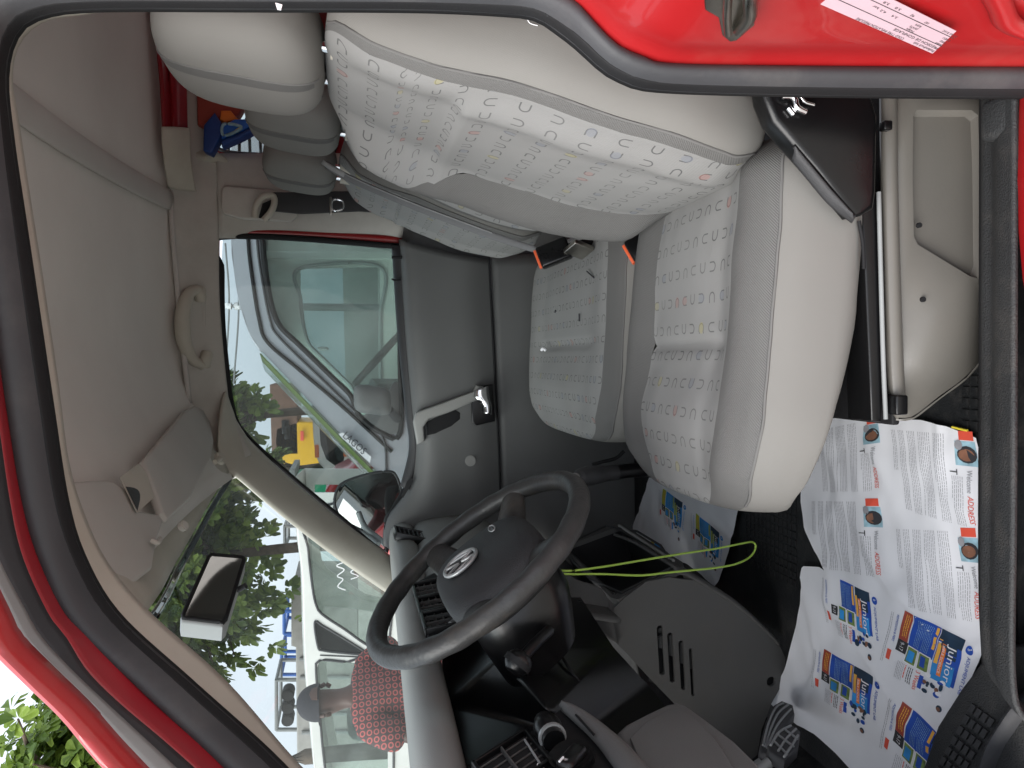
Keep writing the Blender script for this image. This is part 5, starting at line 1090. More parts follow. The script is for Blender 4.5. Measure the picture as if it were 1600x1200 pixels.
# rounded corner from side to rear face, down to the floor
E0 = [(-0.4415, 0.738, 0.1582), (-0.447, 0.738, 0.1388), (-0.4605, 0.738, 0.1166), (-0.5164, 0.738, 0.0322), (-0.5743, 0.738, -0.0324), (-0.6128, 0.738, -0.0688)]
rows = [E0, [tuple(V(p) + V((.010, .010, .005))) for p in E0], [tuple(V(p) + V((.013, .06, .010))) for p in E0], [tuple(V(p) + V((.012, .22, .010))) for p in E0], [tuple(V(p) + V((.0, .36, .010))) for p in E0]]
patch('rear_face', rows, 'console_grey', con, nu=30, nv=24, thick=.006)
rows = [[(-0.5049, 0.735, 0.3029), (-0.4602, 0.74, 0.3204), (-0.4429, 0.76, 0.3668), (-0.4332, 0.8, 0.3817)], [(-0.5311, 0.735, 0.2966), (-0.5165, 0.735, 0.3163), (-0.5043, 0.73, 0.3638), (-0.4894, 0.73, 0.3896)], [(-0.5703, 0.735, 0.2892), (-0.5606, 0.73, 0.3055), (-0.527, 0.7, 0.3479), (-0.4983, 0.68, 0.3856)]]
patch('upper_face', rows, 'console_grey', con, nu=16, nv=16, thick=.006)
# open tray
TP = dict(pt=(-.475, .8, .26), n=(.936, 0, .351))
TA, TB, TC, TD = (V((-0.4793, 1.1672, 0.2715)), V((-0.4302, 1.1348, 0.1407)), V((-0.4321, 0.7784, 0.1456)), V((-0.4834, 0.7728, 0.2824)))
cc = (TA + TB + TC + TD) / 4
fr_o = [cc + (p - cc) * 1.16 for p in (TA, TB, TC, TD)]
def rnd(q, r=.12):
    out = []
    for i in range(4):
        p, a, b = q[i], q[i - 1], q[(i + 1) % 4]
        for t in (1, .5, 0): out.append(p.lerp(a, r * t)) if t else None
        out.append(p.lerp(b, r * .5)); out.append(p.lerp(b, r))
    return out
holed('tray_frame', rnd(fr_o, .10), [rnd([TA, TB, TC, TD], .06)], (-.012, 0, -.0045), 'console_grey', con)
dn = V((-.10, 0, -.04))
prism('tray_floor', [p + dn for p in fr_o], (-.004, 0, 0), 'black_matt', con, bevel=0)
for a, b in ((TA, TB), (TB, TC), (TC, TD), (TD, TA)):
    prism('tray_wall', [a, b, b + dn, a + dn], tuple((((a + b) / 2 - cc).normalized()) * .004), 'black_matt', con, bevel=0)
tube('tray_lip', [TB.lerp(TC, .02) + V((.003, 0, .002)), TB.lerp(TC, .98) + V((.003, 0, .002))], .0035, 'trim_grey_light', con, n=10)
tube('tray_rim', [TA + V((.002, 0, .001)), TB + V((.002, 0, .001)), TC + V((.002, 0, .001)), TD + V((.002, 0, .001))], .003, 'dark_plastic', con, closed=True, n=8, seg=6)
# dark foot space in front of the console
tag(rbox('bulkhead', (.02, 1.62, .78), (-1.01, .85, .25), 'black_matt', bevel=0), 'black carpeted front bulkhead of the foot well', kind='structure')
tag(prism('kick_panel', [(-1.0, .085, -.08), (-.56, .085, -.03), (-.50, .085, .30), (-.50, .085, .66), (-.78, .085, .62), (-1.0, .085, .6)], (0, .012, 0), 'dark_plastic', bevel=0), 'dark plastic kick panel beside the pedals', kind='structure')

# pedals
def pedal(name, label, out, ribs, m):
    t = thing(name, label, 'pedal', out[0])
    pad_ = prism('pad', out, (-.022, 0, .004), 'rubber', t, bevel=.004)
    for r in ribs: tube('tread_rib', [tuple(V(q) + V((.0015, 0, 0))) for q in r], .0022, 'rubber_grey' if m else 'rubber', pad_, n=14, seg=6)
    tube('arm', [tuple(V(out[-1]) + V((-.02, 0, .0))), tuple(V(out[-1]) + V((-.08, 0, .10))), tuple(V(out[-1]) + V((-.18, 0, .16)))], .009, 'steel_grey', t, n=10)
    return t
pedal('accelerator_pedal', 'long black accelerator pedal pad with lengthwise ridges by the paper edge',
      [(-0.7, 0.5298, 0.0999), (-0.7, 0.6162, 0.0369), (-0.7, 0.6708, -0.0119), (-0.7, 0.6849, -0.0374), (-0.7, 0.6614, -0.0484), (-0.7, 0.6286, -0.0319), (-0.7, 0.6017, 0.0012), (-0.7, 0.5866, 0.0238), (-0.7, 0.553, 0.0597), (-0.7, 0.5048, 0.1007), (-0.7, 0.5129, 0.1059)],
      [[(-0.7, 0.5284, 0.0944), (-0.7, 0.6077, 0.0351), (-0.7, 0.657, -0.0092), (-0.7, 0.6686, -0.0317)], [(-0.7, 0.5235, 0.0935), (-0.7, 0.5906, 0.0399), (-0.7, 0.6362, -0.0022), (-0.7, 0.6611, -0.0383)], [(-0.7, 0.5187, 0.0926), (-0.7, 0.5739, 0.0446), (-0.7, 0.611, 0.0063), (-0.7, 0.6425, -0.0324)]], True)
pedal('brake_pedal', 'black brake pedal pad with worn square tread below the paper edge',
      [(-0.66, 0.4619, 0.1231), (-0.66, 0.5001, 0.0835), (-0.66, 0.5174, 0.0467), (-0.66, 0.4921, 0.0426), (-0.66, 0.4437, 0.0771), (-0.66, 0.409, 0.1245), (-0.66, 0.444, 0.1301)],
      [[(-0.66, 0.4551, 0.1224), (-0.66, 0.4928, 0.0829), (-0.66, 0.5086, 0.0509)], [(-0.66, 0.4351, 0.1202), (-0.66, 0.4698, 0.0836), (-0.66, 0.496, 0.0488)], [(-0.66, 0.4164, 0.1211), (-0.66, 0.4481, 0.0862), (-0.66, 0.475, 0.0585)], [(-0.66, 0.4695, 0.1091), (-0.66, 0.4223, 0.1117)], [(-0.66, 0.4878, 0.0908), (-0.66, 0.442, 0.0877)], [(-0.66, 0.5012, 0.0692), (-0.66, 0.4634, 0.067)]], True)

# ------------------------------------------------------------------ visors and mirror
def visor(name, label, out, extra=None):
    t = thing(name, label, 'sun visor', out[0], 'sun visors under the headliner')
    pn = prism('panel', out, (-.0075, 0, .014), 'visor', t, bevel=.007, seg=4)
    return t, pn
v1, p1 = visor('sun_visor', 'taupe folded sun visor above the driver with a paper card tucked in', [(-0.1522, 0.415, 1.1678), (-0.1614, 0.4905, 1.1629), (-0.172, 0.5651, 1.1571), (-0.1924, 0.6029, 1.1461), (-0.2254, 0.5903, 1.1283), (-0.2489, 0.6759, 1.1156), (-0.2631, 0.6798, 1.1079), (-0.2755, 0.6079, 1.1013), (-0.2921, 0.5411, 1.0923), (-0.3004, 0.5124, 1.0878), (-0.2942, 0.3819, 1.0911), (-0.2664, 0.3382, 1.1061), (-0.2278, 0.3344, 1.127), (-0.191, 0.3554, 1.1469)])
v2, p2 = visor('sun_visor', 'taupe sun visor above the passenger seat beside the windscreen header', [(-0.17, 0.7732, 1.1582), (-0.1603, 0.8621, 1.1634), (-0.1128, 1.2969, 1.1891), (-0.1079, 1.4331, 1.1917), (-0.124, 1.4985, 1.1831), (-0.1618, 1.4862, 1.1627), (-0.2015, 1.3951, 1.1412), (-0.2251, 1.2835, 1.1285), (-0.2644, 0.9096, 1.1072), (-0.2661, 0.7048, 1.1063), (-0.2516, 0.7007, 1.1141), (-0.2183, 0.7309, 1.1321)])
disc('pivot', (-0.2298, 1.264, 1.1079), (.4, -.3, -.8), .016, .012, 'trim_beige', v2)
tube('visor_arm', [(-0.2272, 1.2413, 1.1043), (-0.2324, 1.2127, 1.1115)], .006, 'trim_beige', v2, n=5)
disc('clip', (-0.2853, 0.7387, 1.0909), (.4, -.3, -.8), .009, .012, 'trim_brown', v1)
tube('visor_hook', [(-0.2672, 0.5491, 1.0987), (-0.2714, 0.552, 1.0904), (-0.2737, 0.5894, 1.0952)], .004, 'trim_brown', v1, n=12)
cardq = [V((-0.1739, 0.5888, 1.1501)), V((-0.1687, 0.7091, 1.1529)), V((-0.188, 0.7179, 1.1425)), V((-0.2229, 0.6841, 1.1236)), V((-0.2264, 0.5676, 1.1217))]
card = tag(prism('paper_card', cardq, (.0004, 0, -.0008), 'trim_beige', bevel=0), 'grey printed card tucked under the driver sun visor', 'card')
dc = []
for j in range(9):
    f = j / 8
    dc.append(cardq[0].lerp(cardq[4], .28 + .68 * f) + (cardq[1] - cardq[0]) * (.42 * math.sin(PI * f)) + V((.0008, 0, -.0016)))
prism('dark_mark', dc, (.0001, 0, -.0002), 'dark_plastic', card, bevel=0)
lettering('lettering', 'A7', cardq[0].lerp(cardq[2], .42) + V((.001, 0, -.0018)), cardq[1] - cardq[0], cardq[0] - cardq[4], .018, 'trim_brown', card)

rv = thing('rear_view_mirror', 'grey rear view mirror hanging on the windscreen', 'mirror', (-0.3813, 0.67, 1.0358))
ra, rb, rc_, rd = V((-0.3352, 0.74, 1.0491)), V((-0.3456, 0.74, 0.9855)), V((-0.42, 0.585, 1.0018)), V((-0.4045, 0.585, 1.0712))
mn = (rd - ra).cross(rb - ra).normalized()
if mn.dot(V((.5, -.8, -.1))) < 0: mn = -mn
q = [ra, rb, rc_, rd]; mc_ = sum(q, V()) / 4
prism('shell', rnd(q, .12), tuple(-mn * .035), 'rubber_grey', rv, bevel=.008, seg=4)
qi = [mc_ + (p - mc_) * .88 + mn * .0015 + (mc_ - rd) * 0 for p in q]
prism('mirror_pane', rnd(qi, .08), tuple(-mn * .002), 'mirror_glass', rv, bevel=0)
tube('pane_rim', [mc_ + (p - mc_) * .92 + mn * .001 for p in rnd(q, .10)], .0035, 'black_matt', rv, closed=True, n=60, seg=8)
tube('stem', [mc_ - mn * .03, mc_ - mn * .055 + V((0, 0, .02)), mc_ - mn * .065 + V((0, .0, .045))], .008, 'dark_plastic', rv, n=10)
tube('dip_tab', [rb.lerp(rc_, .45) - mn * .01, rb.lerp(rc_, .45) - mn * .008 + V((.006, -.004, -.014))], .005, 'dark_plastic', rv, n=5)

# lime cord looped out from under the column
cord = tag(tube('cord', [(-0.3674, 0.6, 0.4839), (-0.3665, 0.56, 0.4441), (-0.3676, 0.57, 0.3764), (-0.3701, 0.6, 0.2937), (-0.3751, 0.64, 0.2015), (-0.3807, 0.68, 0.103), (-0.3798, 0.7, 0.0373), (-0.3815, 0.71, 0.0092), (-0.3924, 0.71, 0.0022), (-0.4081, 0.7, 0.0207), (-0.4141, 0.68, 0.0623), (-0.4125, 0.66, 0.1135), (-0.4074, 0.64, 0.176), (-0.4022, 0.62, 0.2361), (-0.3969, 0.6, 0.294), (-0.38, 0.57, 0.3766), (-0.372, 0.56, 0.4442), (-0.3764, 0.6, 0.484)], .0020, 'cord_lime', n=160, seg=8), 'thin lime green cord looped in the air below the steering wheel', 'cord')

# ------------------------------------------------------------------ printed sheets on the floor
def crumple(x, y, seed):
    h = .005 * noise.noise(V((x * 9 + seed, y * 9, seed))) + .0035 * noise.noise(V((x * 22, y * 22 + seed, 0)))
    h += .003 * max(0, 1 - abs(noise.noise(V((x * 5, y * 5, seed + 3)))) * 9)          # sharp folds
    return h
def sheet(name, label, rear, front, far, near, Z0, seed, n=70):
    # Coons patch between the four torn edges
    r, f_ = lin(rear, n), lin(front, n); a, b = lin(far, n), lin(near, n)
    def surf(x, y): return Z0 + .006 + crumple(x, y, seed)
    G = []
    for i in range(n):
        v = i / (n - 1); row = []
        for j in range(n):
            u = j / (n - 1)
            p = r[j] * (1 - v) + f_[j] * v + a[i] * (1 - u) + b[i] * u - (r[0] * (1 - u) * (1 - v) + r[-1] * u * (1 - v) + f_[0] * (1 - u) * v + f_[-1] * u * v)
            row.append((p.x, p.y, surf(p.x, p.y)))
        G.append(row)
    bm = bmesh.new(); gridmesh(bm, G)
    o = tag(done(name, bm, 'paper', smooth=80), label, 'paper', 'printed sheets on the floor')
    return o, surf
class Page:
    def __init__(s, parent, surf, O, R, D):
        s.p, s.f = parent, surf; s.O, s.R, s.D = V(O), V(R) - V(O), V(D) - V(O); s.k = 0; s.buf = {}
    def at(s, u, v, lift):
        q = s.O + s.R * u + s.D * v; return V((q.x, q.y, s.f(q.x, q.y) + lift))
    def poly(s, m, pts, lift=.0005, sub=0):
        bm = s.buf.setdefault(m, bmesh.new()); vs = [bm.verts.new(s.at(u, v, lift)) for u, v in pts]; bm.faces.new(vs)
    def rect(s, m, u0, v0, u1, v1, lift=.0005, n=10, skew=0):
        bm = s.buf.setdefault(m, bmesh.new())
        gridmesh(bm, [[s.at(u0 + (u1 - u0) * i / n + skew * j / n, v0 + (v1 - v0) * j / n, lift) for i in range(n + 1)] for j in range(n + 1)])
    def oval(s, m, u, v, ru, rv, lift=.0008, n=14): s.poly(m, [(u + ru * math.cos(2 * PI * i / n), v + rv * math.sin(2 * PI * i / n)) for i in range(n)], lift)
    def lines(s, m, u0, v0, u1, dv, cnt, lift=.0005, th=.25, gap=.15):
        for i in range(cnt):
            u = u0; e = u1 if (i + 1) % 6 else u0 + (u1 - u0) * random.uniform(.3, .8)
            while u < e:
                w = random.uniform(.015, .055); w = min(w, e - u)
                s.rect(m, u, v0 + i * dv, u + w, v0 + i * dv + dv * th, lift, n=1); u += w + .008
    def write(s, m, txt, u, v, h, w=None, lift=.0009, shear=0.0):
        vs, fs = text_verts(txt, 1.0, shear); W = max(q.x for q in vs); H = .72
        k = (w / W) if w else h * s.D.length / s.R.length
        bm = s.buf.setdefault(m, bmesh.new()); bv = [bm.verts.new(s.at(u + q.x * k, v - q.y * h / H, lift)) for q in vs]
        for f in fs:
            try: bm.faces.new([bv[i] for i in f])
            except ValueError: pass
    def close(s):
        for m, bm in s.buf.items():
            o = done({'print_black': 'black_print', 'print_grey': 'small_print', 'print_white': 'white_print'}.get(m, m.replace('print_', '') + '_print'), bm, m, s.p, recalc=False, smooth=80)
            o['kind'] = 'stuff'
def address_page(parent, surf, O, R, D):
    p = Page(parent, surf, O, R, D)
    p.rect('print_red', .02, .06, .11, .20)
    p.rect('print_pale', .12, .05, .36, .24)
    p.oval('print_black', .25, .135, .085, .085); p.oval('print_skin', .255, .14, .060, .068, .0011); p.oval('print_grey', .16, .205, .05, .035, .0010)
    p.write('print_black', 'T', .40, .30, .075)
    p.write('print_grey', 'Welcome', .40, .145, .05, .22); p.write('print_red', 'ADDRESS', .65, .145, .05, .27, shear=.2)
    p.lines('print_grey', .47, .185, .95, .020, 6)
    p.lines('print_grey', .06, .34, .95, .020, 6); p.lines('print_grey', .06, .49, .94, .020, 7); p.lines('print_grey', .06, .66, .94, .020, 5); p.lines('print_grey', .06, .79, .92, .020, 4)
    p.lines('print_grey', .06, .90, .5, .020, 3)
    p.close()
def junior_page(parent, surf, O, R, D, torn=False, bottom=1.0, blue='print_blue', accent='print_orange', low='print_brown'):
    p = Page(parent, surf, O, R, D)
    p.rect('print_night', .0, .0, .16, .36 if not torn else .34); p.rect(blue, .16, .0, .72, .36, skew=.0); p.rect('print_sky', .44, .05, .74, .36, .0007)
    p.rect('print_night', .16, .06, .36, .30, .0007)
    p.write('print_white', 'Junior', .17, .175, .115, .52, .0012)
    p.rect(accent, .18, .215, .66, .275, .0009, n=4); p.write('print_white', 'BIBLE SCIENCE', .20, .265, .035, .42, .0013)
    p.rect('print_amber' if accent == 'print_orange' else accent, .14, .29, .50, .345, .0009, n=4)
    # group of pupils in uniform
    for k_ in range(16):
        u, v = random.uniform(.70, .98), random.uniform(.10, .42)
        p.oval(('print_night', blue, 'print_skin', 'print_white', 'print_night')[k_ % 5], u, v, random.uniform(.02, .055), random.uniform(.02, .05), .0010 + k_ * .00003, n=9)
    p.oval('print_night', 1.10, .12, .05, .045); p.oval('print_skin', 1.11, .125, .03, .03, .0012)
    if not torn or True:
        p.rect(blue, .0, .37, .48, .80 * bottom); p.rect(accent if accent != 'print_orange' else 'print_amber', .02, .385, .34, .43, .0008, n=4)
        p.lines('print_pale', .04, .47, .44, .026, 10, .0009, .22)
        p.rect('print_white', .46, .39, .72, .585, .0009, n=4); p.rect('print_green', .475, .405, .705, .57, .0012, n=4); p.rect(blue, .50, .46, .66, .54, .0014, n=3)
        p.rect('print_white', .46, .60, .72, .795, .0009, n=4); p.rect('print_green', .475, .615, .705, .78, .0012, n=4); p.rect('print_sky', .52, .65, .68, .76, .0014, n=3)
    if not torn:
        p.rect(low, .0, .82, .44, .98); p.lines('print_amber', .04, .85, .38, .032, 3, .0009, .4)
        p.rect('print_black', .44, .80, .62, .98, .0007); p.write('print_white', '9-17', .465, .925, .07, .13, .0012)
    else:
        p.rect('print_black', .50, .82, .66, .96, .0007); p.write('print_white', '9-17', .515, .92, .06, .12, .0012)
    p.rect(blue, .78, .44, .98, .50, n=4); p.write('print_red', '3 Weeks', .74, .565, .07, .30)
    p.lines('print_black', .75, .61, 1.0, .03, 3, th=.4); p.lines('print_red', .75, .72, .95, .03, 1, th=.5); p.lines('print_grey', .75, .76, 1.02, .028, 5)
    p.write(blue, 'ADMISSION & FEES', .10, 1.075, .04, .42); p.rect('print_red', .66, 1.03, .82, 1.10, n=3)
    p.lines('print_grey', .1, 1.14, .9, .03, 2)
    p.oval(blue, .10, -.10, .065, .055); p.write('print_white', 'b', .075, -.08, .055, None, .0012)
    p.write(blue, 'ADJUMENT LAB', .20, -.075, .05, .55)
    p.close()

big, sf = sheet('paper_sheet', 'large white printed sheet with torn edge spread before the driver seat',
    [(-0.1371, 0.6467, -0.075), (-0.1153, 0.5136, -0.075), (-0.1119, 0.3915, -0.075), (-0.1087, 0.3346, -0.075), (-0.1144, 0.2838, -0.075), (-0.1263, 0.2291, -0.075)],
    [(-0.7536, 0.785, -0.075), (-0.7523, 0.7209, -0.075), (-0.7496, 0.6748, -0.075), (-0.7429, 0.6228, -0.075), (-0.749, 0.5548, -0.075), (-0.7594, 0.4908, -0.075), (-0.6953, 0.3337, -0.075)],
    [(-0.1371, 0.6467, -0.075), (-0.2396, 0.6607, -0.075), (-0.2973, 0.6634, -0.075), (-0.3457, 0.6509, -0.075), (-0.385, 0.6195, -0.075), (-0.4112, 0.5873, -0.075), (-0.4295, 0.5449, -0.075), (-0.4476, 0.5302, -0.075), (-0.4433, 0.5718, -0.075), (-0.4318, 0.5955, -0.075), (-0.4095, 0.5993, -0.075), (-0.4225, 0.6582, -0.075), (-0.4442, 0.6628, -0.075), (-0.461, 0.6542, -0.075), (-0.5463, 0.6794, -0.075), (-0.6379, 0.7172, -0.075), (-0.7536, 0.785, -0.075)],
    [(-0.1263, 0.2291, -0.075), (-0.1802, 0.2166, -0.075), (-0.2559, 0.2098, -0.075), (-0.3455, 0.2062, -0.075), (-0.4082, 0.2038, -0.075), (-0.4794, 0.2399, -0.075), (-0.5464, 0.2836, -0.075), (-0.6075, 0.312, -0.075), (-0.6953, 0.3337, -0.075)], -.075, 2.9, 90)
address_page(big, sf, (-0.1147, 0.2238, -0.07), (-0.2618, 0.2056, -0.07), (-0.121, 0.4155, -0.07))
address_page(big, sf, (-0.2498, 0.2167, -0.07), (-0.3924, 0.1987, -0.07), (-0.2854, 0.4053, -0.07))
address_page(big, sf, (-0.2434, 0.4206, -0.07), (-0.3858, 0.4056, -0.07), (-0.2808, 0.6361, -0.07))
address_page(big, sf, (-0.1034, 0.4233, -0.07), (-0.2375, 0.4113, -0.07), (-0.1456, 0.6306, -0.07))
junior_page(big, sf, (-0.4226, 0.2452, -0.07), (-0.5375, 0.2805, -0.07), (-0.4201, 0.3756, -0.07))
junior_page(big, sf, (-0.4165, 0.4585, -0.07), (-0.5183, 0.4441, -0.07), (-0.4164, 0.5721, -0.07), torn=True, bottom=.9)
junior_page(big, sf, (-0.5593, 0.4492, -0.07), (-0.6578, 0.4613, -0.07), (-0.5627, 0.5912, -0.07))
junior_page(big, sf, (-0.5957, 0.2581, -0.07), (-0.7185, 0.2958, -0.07), (-0.5698, 0.3789, -0.07))
tube('yellow_edge', [V((-0.1143, 0.2733, -0.07)), V((-0.1159, 0.2587, -0.07)), V((-0.1174, 0.2445, -0.07))], .002, 'print_yellow', big, n=6, seg=6)

small, s2 = sheet('paper_sheet', 'smaller printed sheet with lime and blue panels lying beyond the console',
    [(-0.3638, 1.4444, -0.075), (-0.3389, 1.2533, -0.075), (-0.3295, 1.0633, -0.075), (-0.3335, 0.9044, -0.075)],
    [(-0.5857, 1.6279, -0.075), (-0.5702, 1.3931, -0.075), (-0.5574, 1.1982, -0.075), (-0.5728, 1.031, -0.075)],
    [(-0.3638, 1.4444, -0.075), (-0.4619, 1.519, -0.075), (-0.5252, 1.5861, -0.075), (-0.5857, 1.6279, -0.075)],
    [(-0.3335, 0.9044, -0.075), (-0.4117, 0.9385, -0.075), (-0.4669, 0.9549, -0.075), (-0.5295, 1.0004, -0.075), (-0.5728, 1.031, -0.075)], -.075, 5.1, 50)
junior_page(small, s2, (-0.396, 1.211, -0.07), (-0.4935, 1.2217, -0.07), (-0.3803, 1.3476, -0.07), blue='print_sky', accent='print_lime', low='print_lime')
junior_page(small, s2, (-0.4313, 1.0018, -0.07), (-0.5226, 1.0168, -0.07), (-0.408, 1.1301, -0.07), blue='print_sky', accent='print_lime', low='print_lime')
junior_page(small, s2, (-0.5623, 1.2736, -0.07), (-0.663, 1.2937, -0.07), (-0.5463, 1.4382, -0.07), blue='print_sky', accent='print_lime', low='print_lime')

# ------------------------------------------------------------------ outside
def shift(L, d): return [tuple(V(p) + V(d)) for p in L]
def pane(name, out, m, parent, d=(0, .01, 0)): return prism(name, out, d, m, parent, bevel=0)
# silver van parked alongside
sv = thing('silver_van', 'silver van parked alongside with green tinted windows', 'van', (0, 3.8, GROUND))
S_out = [(1.0613, 3, 1.2857), (0.5577, 3, 1.3007), (0.4277, 3, 1.2935), (0.2826, 3, 1.2757), (0.1365, 3, 1.2354), (0.0538, 3, 1.1874), (-0.1422, 3, 1.0167), (-0.3679, 3, 0.819), (-0.5647, 3, 0.6452), (-0.7351, 3, 0.4665), (-1.0556, 3, 0.3495), (-1.3702, 3, 0.3564), (-1.4718, 3, -0.3597), (1.134, 3, -0.4019)]
S_hole = [(0.7775, 3, 1.161), (0.545, 3, 1.1649), (0.3992, 3, 1.155), (0.2675, 3, 1.1363), (0.1644, 3, 1.0996), (0.0716, 3, 1.0109), (-0.0773, 3, 0.8702), (-0.1636, 3, 0.7902), (-0.2615, 3, 0.7513), (-0.3442, 3, 0.6519), (-0.3476, 3, 0.5644), (0.0067, 3, 0.556), (0.4015, 3, 0.5467), (0.7938, 3, 0.5374)]
holed('side', S_out, [S_hole], (0, .03, 0), 'silver_paint', sv)
_c = sum((V(p) for p in S_hole), V()) / len(S_hole)
S_far = [tuple(_c + (V(p) - _c) * .84 + V((-.06, 1.62, -.02))) for p in S_hole]
holed('far_side', shift(S_out, (0, 1.62, 0)), [S_far], (0, .03, 0), 'white_paint', sv)
tube('far_seal', shift(S_far, (0, -.006, 0)), .014, 'rubber_grey', sv, n=120, closed=True, seg=6)
pane('window_pane', S_hole, 'pane_green', sv, (0, .006, 0)); pane('window_pane', shift(S_hole, (0, 1.63, 0)), 'pane_clear', sv, (0, .006, 0))
tube('window_seal', shift(S_hole, (0, -.004, 0)), .014, 'black_matt', sv, n=160, closed=True, seg=6)
tube('drip_seal', [(0.7747, 2.995, 1.2273), (0.5434, 2.995, 1.2285), (0.3694, 2.995, 1.2141), (0.1943, 2.995, 1.1912), (0.0914, 2.995, 1.1577), (-0.044, 2.995, 1.0138), (-0.2288, 2.995, 0.8154), (-0.4372, 2.995, 0.6062)], .009, 'black_matt', sv, n=80, seg=6)
tube('frame_seal', [(0.7751, 2.992, 1.1881), (0.5435, 2.992, 1.1892), (0.3691, 2.992, 1.1719), (0.1937, 2.992, 1.1432), (0.1141, 2.992, 1.106), (-0.0757, 2.992, 0.9281), (-0.2547, 2.992, 0.7571), (-0.368, 2.992, 0.6468), (-0.5396, 2.992, 0.6329)], .006, 'rubber', sv, n=80, seg=6)
band('roof_skin', [(1.0613, 3, 1.2857), (0.5577, 3, 1.3007), (0.4277, 3, 1.2935), (0.2826, 3, 1.2757), (0.1365, 3, 1.2354), (0.0538, 3, 1.1874)], shift([(1.0613, 3, 1.2857), (0.5577, 3, 1.3007), (0.4277, 3, 1.2935), (0.2826, 3, 1.2757), (0.1365, 3, 1.2354), (0.0538, 3, 1.1874)], (0, 1.65, 0)), 'silver_paint', sv, bulge=(0, 0, .05), n=40, k=12)
A1, A2 = [(0.0538, 3, 1.1874), (-0.1422, 3, 1.0167), (-0.3679, 3, 0.819), (-0.5647, 3, 0.6452)], shift([(0.0538, 3, 1.1874), (-0.1422, 3, 1.0167), (-0.3679, 3, 0.819), (-0.5647, 3, 0.6452)], (0, 1.65, 0))
band('windscreen', A1, A2, 'pane_green', sv, bulge=(-.12, 0, .04), n=20, k=14, thick=0)
band('screen_edge_reflection', shift(A1, (-.012, -.012, 0)), shift(A1, (-.07, .05, -.01)), 'leaf_dark', sv, n=20, k=4, thick=.004) if False else band('screen_edge_reflection', shift(A1, (-.012, -.012, .004)), shift(A1, (-.05, .05, .0)), 'leaf_dark', sv, n=20, k=4, thick=.004)  # reflection along the screen edge, put in as a green strip
stq = [V((-0.3402, 2.975, 0.8504)), V((-0.3587, 2.975, 0.8363)), V((-0.4818, 2.975, 0.7099)), V((-0.4549, 2.975, 0.7032)), V((-0.335, 2.975, 0.8298))]
stk = prism('sticker', [stq[0], stq[1], stq[2], stq[3], stq[4]], (0, .003, 0), 'print_white', sv, bevel=0)
lettering('lettering', 'LAGOS', (-0.3523, 2.97, 0.8361), V((-0.472, 2.97, 0.7127)) - V((-0.3523, 2.97, 0.8361)), V((-0.3348, 2.97, 0.8239)) - V((-0.3522, 2.97, 0.839)), .05, 'print_black', stk, width=.13, lift=.001)
# its mirror
Fm = pad((-0.1801, 2.85, 0.6944), V((-0.1688, 2.85, 0.7796)) - V((-0.198, 2.85, 0.5853)), (1, 0, 0), (0, -1, 0), .17, .066, .06, p=3, q=4)
smr = strip('mirror_housing', Fm, 0, 2 * PI, 'trim_grey', sv, nt=30, ns=20)
tube('mirror_foot', [(-0.2281, 2.88, 0.6192), (-0.2627, 2.94, 0.5932), (-0.283, 3, 0.572)], .02, 'dark_plastic', smr, n=8)
prism('mirror_triangle', [(-0.2667, 2.99, 0.7575), (-0.3494, 2.99, 0.6524), (-0.3534, 2.99, 0.5501), (-0.1153, 2.99, 0.5445), (-0.1021, 2.99, 0.5864), (-0.2334, 2.99, 0.6675)], (0, .012, 0), 'trim_grey', sv, bevel=.003)
# inside it: dash, wheel, seat backs, mirror
prism('inner_dash', shift([(-0.1186, 3.2, 0.6568), (-0.2451, 3.2, 0.7072), (-0.5034, 3.2, 0.6663), (-0.5169, 3.2, 0.3776), (-0.126, 3.2, 0.3688)], (0, 0, 0)), (0, 1.2, 0), 'dark_plastic', sv, bevel=.02)
tube('inner_wheel', [tuple(V((0.0098, 3.45, 0.6443)) + V((.13 * math.cos(t * PI / 10), .17 * math.sin(t * PI / 10), -.12 * math.cos(t * PI / 10)))) for t in range(20)], .016, 'black_matt', sv, n=60, closed=True)
for dy in (0, .75):
    Fs = pad(tuple(V((0.7683, 3.35, 0.5969)) + V((0, dy, 0))), (.2, 0, 1), (0, -1, 0), (-1, 0, .2), .8, .24, .07, p=3, q=5)
    strip('inner_seat', Fs, 0, 2 * PI, 'steel_grey', sv, nt=24, ns=16)
rbox('inner_mirror', (.02, .2, .06), (0.0723, 3.9, 0.9371), 'rubber_grey', sv, bevel=.01)
rbox('pillar_post', (.05, .05, 1.5), tuple(V((0.696, 4.55, 0.7124))), 'white_paint', sv, bevel=.01)
for q in ((0.9871, 3.05, -0.3483), (-1.2863, 3.05, -0.3102)):
    disc('wheel', (q[0], q[1], GROUND + .31), (0, 1, 0), .31, .2, 'tyre', sv, seg=32, bevel=.03)

# white van farther off, seen through the windscreen
wv = thing('white_van', 'white van with side windows parked broadside beyond the windscreen', 'van', tuple(V((-3.113, 7, 0.5249)) * V((1, 1, 0)) + V((0, 0, GROUND))) if False else (-3.2251, 7, -0.545))
W_out = [(-1.2686, 7, 1.3255), (-1.7198, 7, 1.3079), (-2.0863, 7, 1.2758), (-2.4773, 7, 1.2744), (-2.9841, 7, 1.27), (-3.5924, 7, 1.2379), (-4.1931, 7, 1.199), (-4.9823, 7, 1.1031), (-5.6795, 7, 0.8405), (-5.8853, 7, -0.323), (-1.365, 7, -0.4173)]
W1 = [(-1.4621, 7, 1.2227), (-1.8388, 7, 1.2209), (-2.1874, 7, 1.194), (-2.3796, 7, 1.1627), (-2.4797, 7, 1.1045), (-2.6523, 7, 0.8881), (-2.8265, 7, 0.675), (-2.8971, 7, 0.4818), (-1.509, 7, 0.4483)]
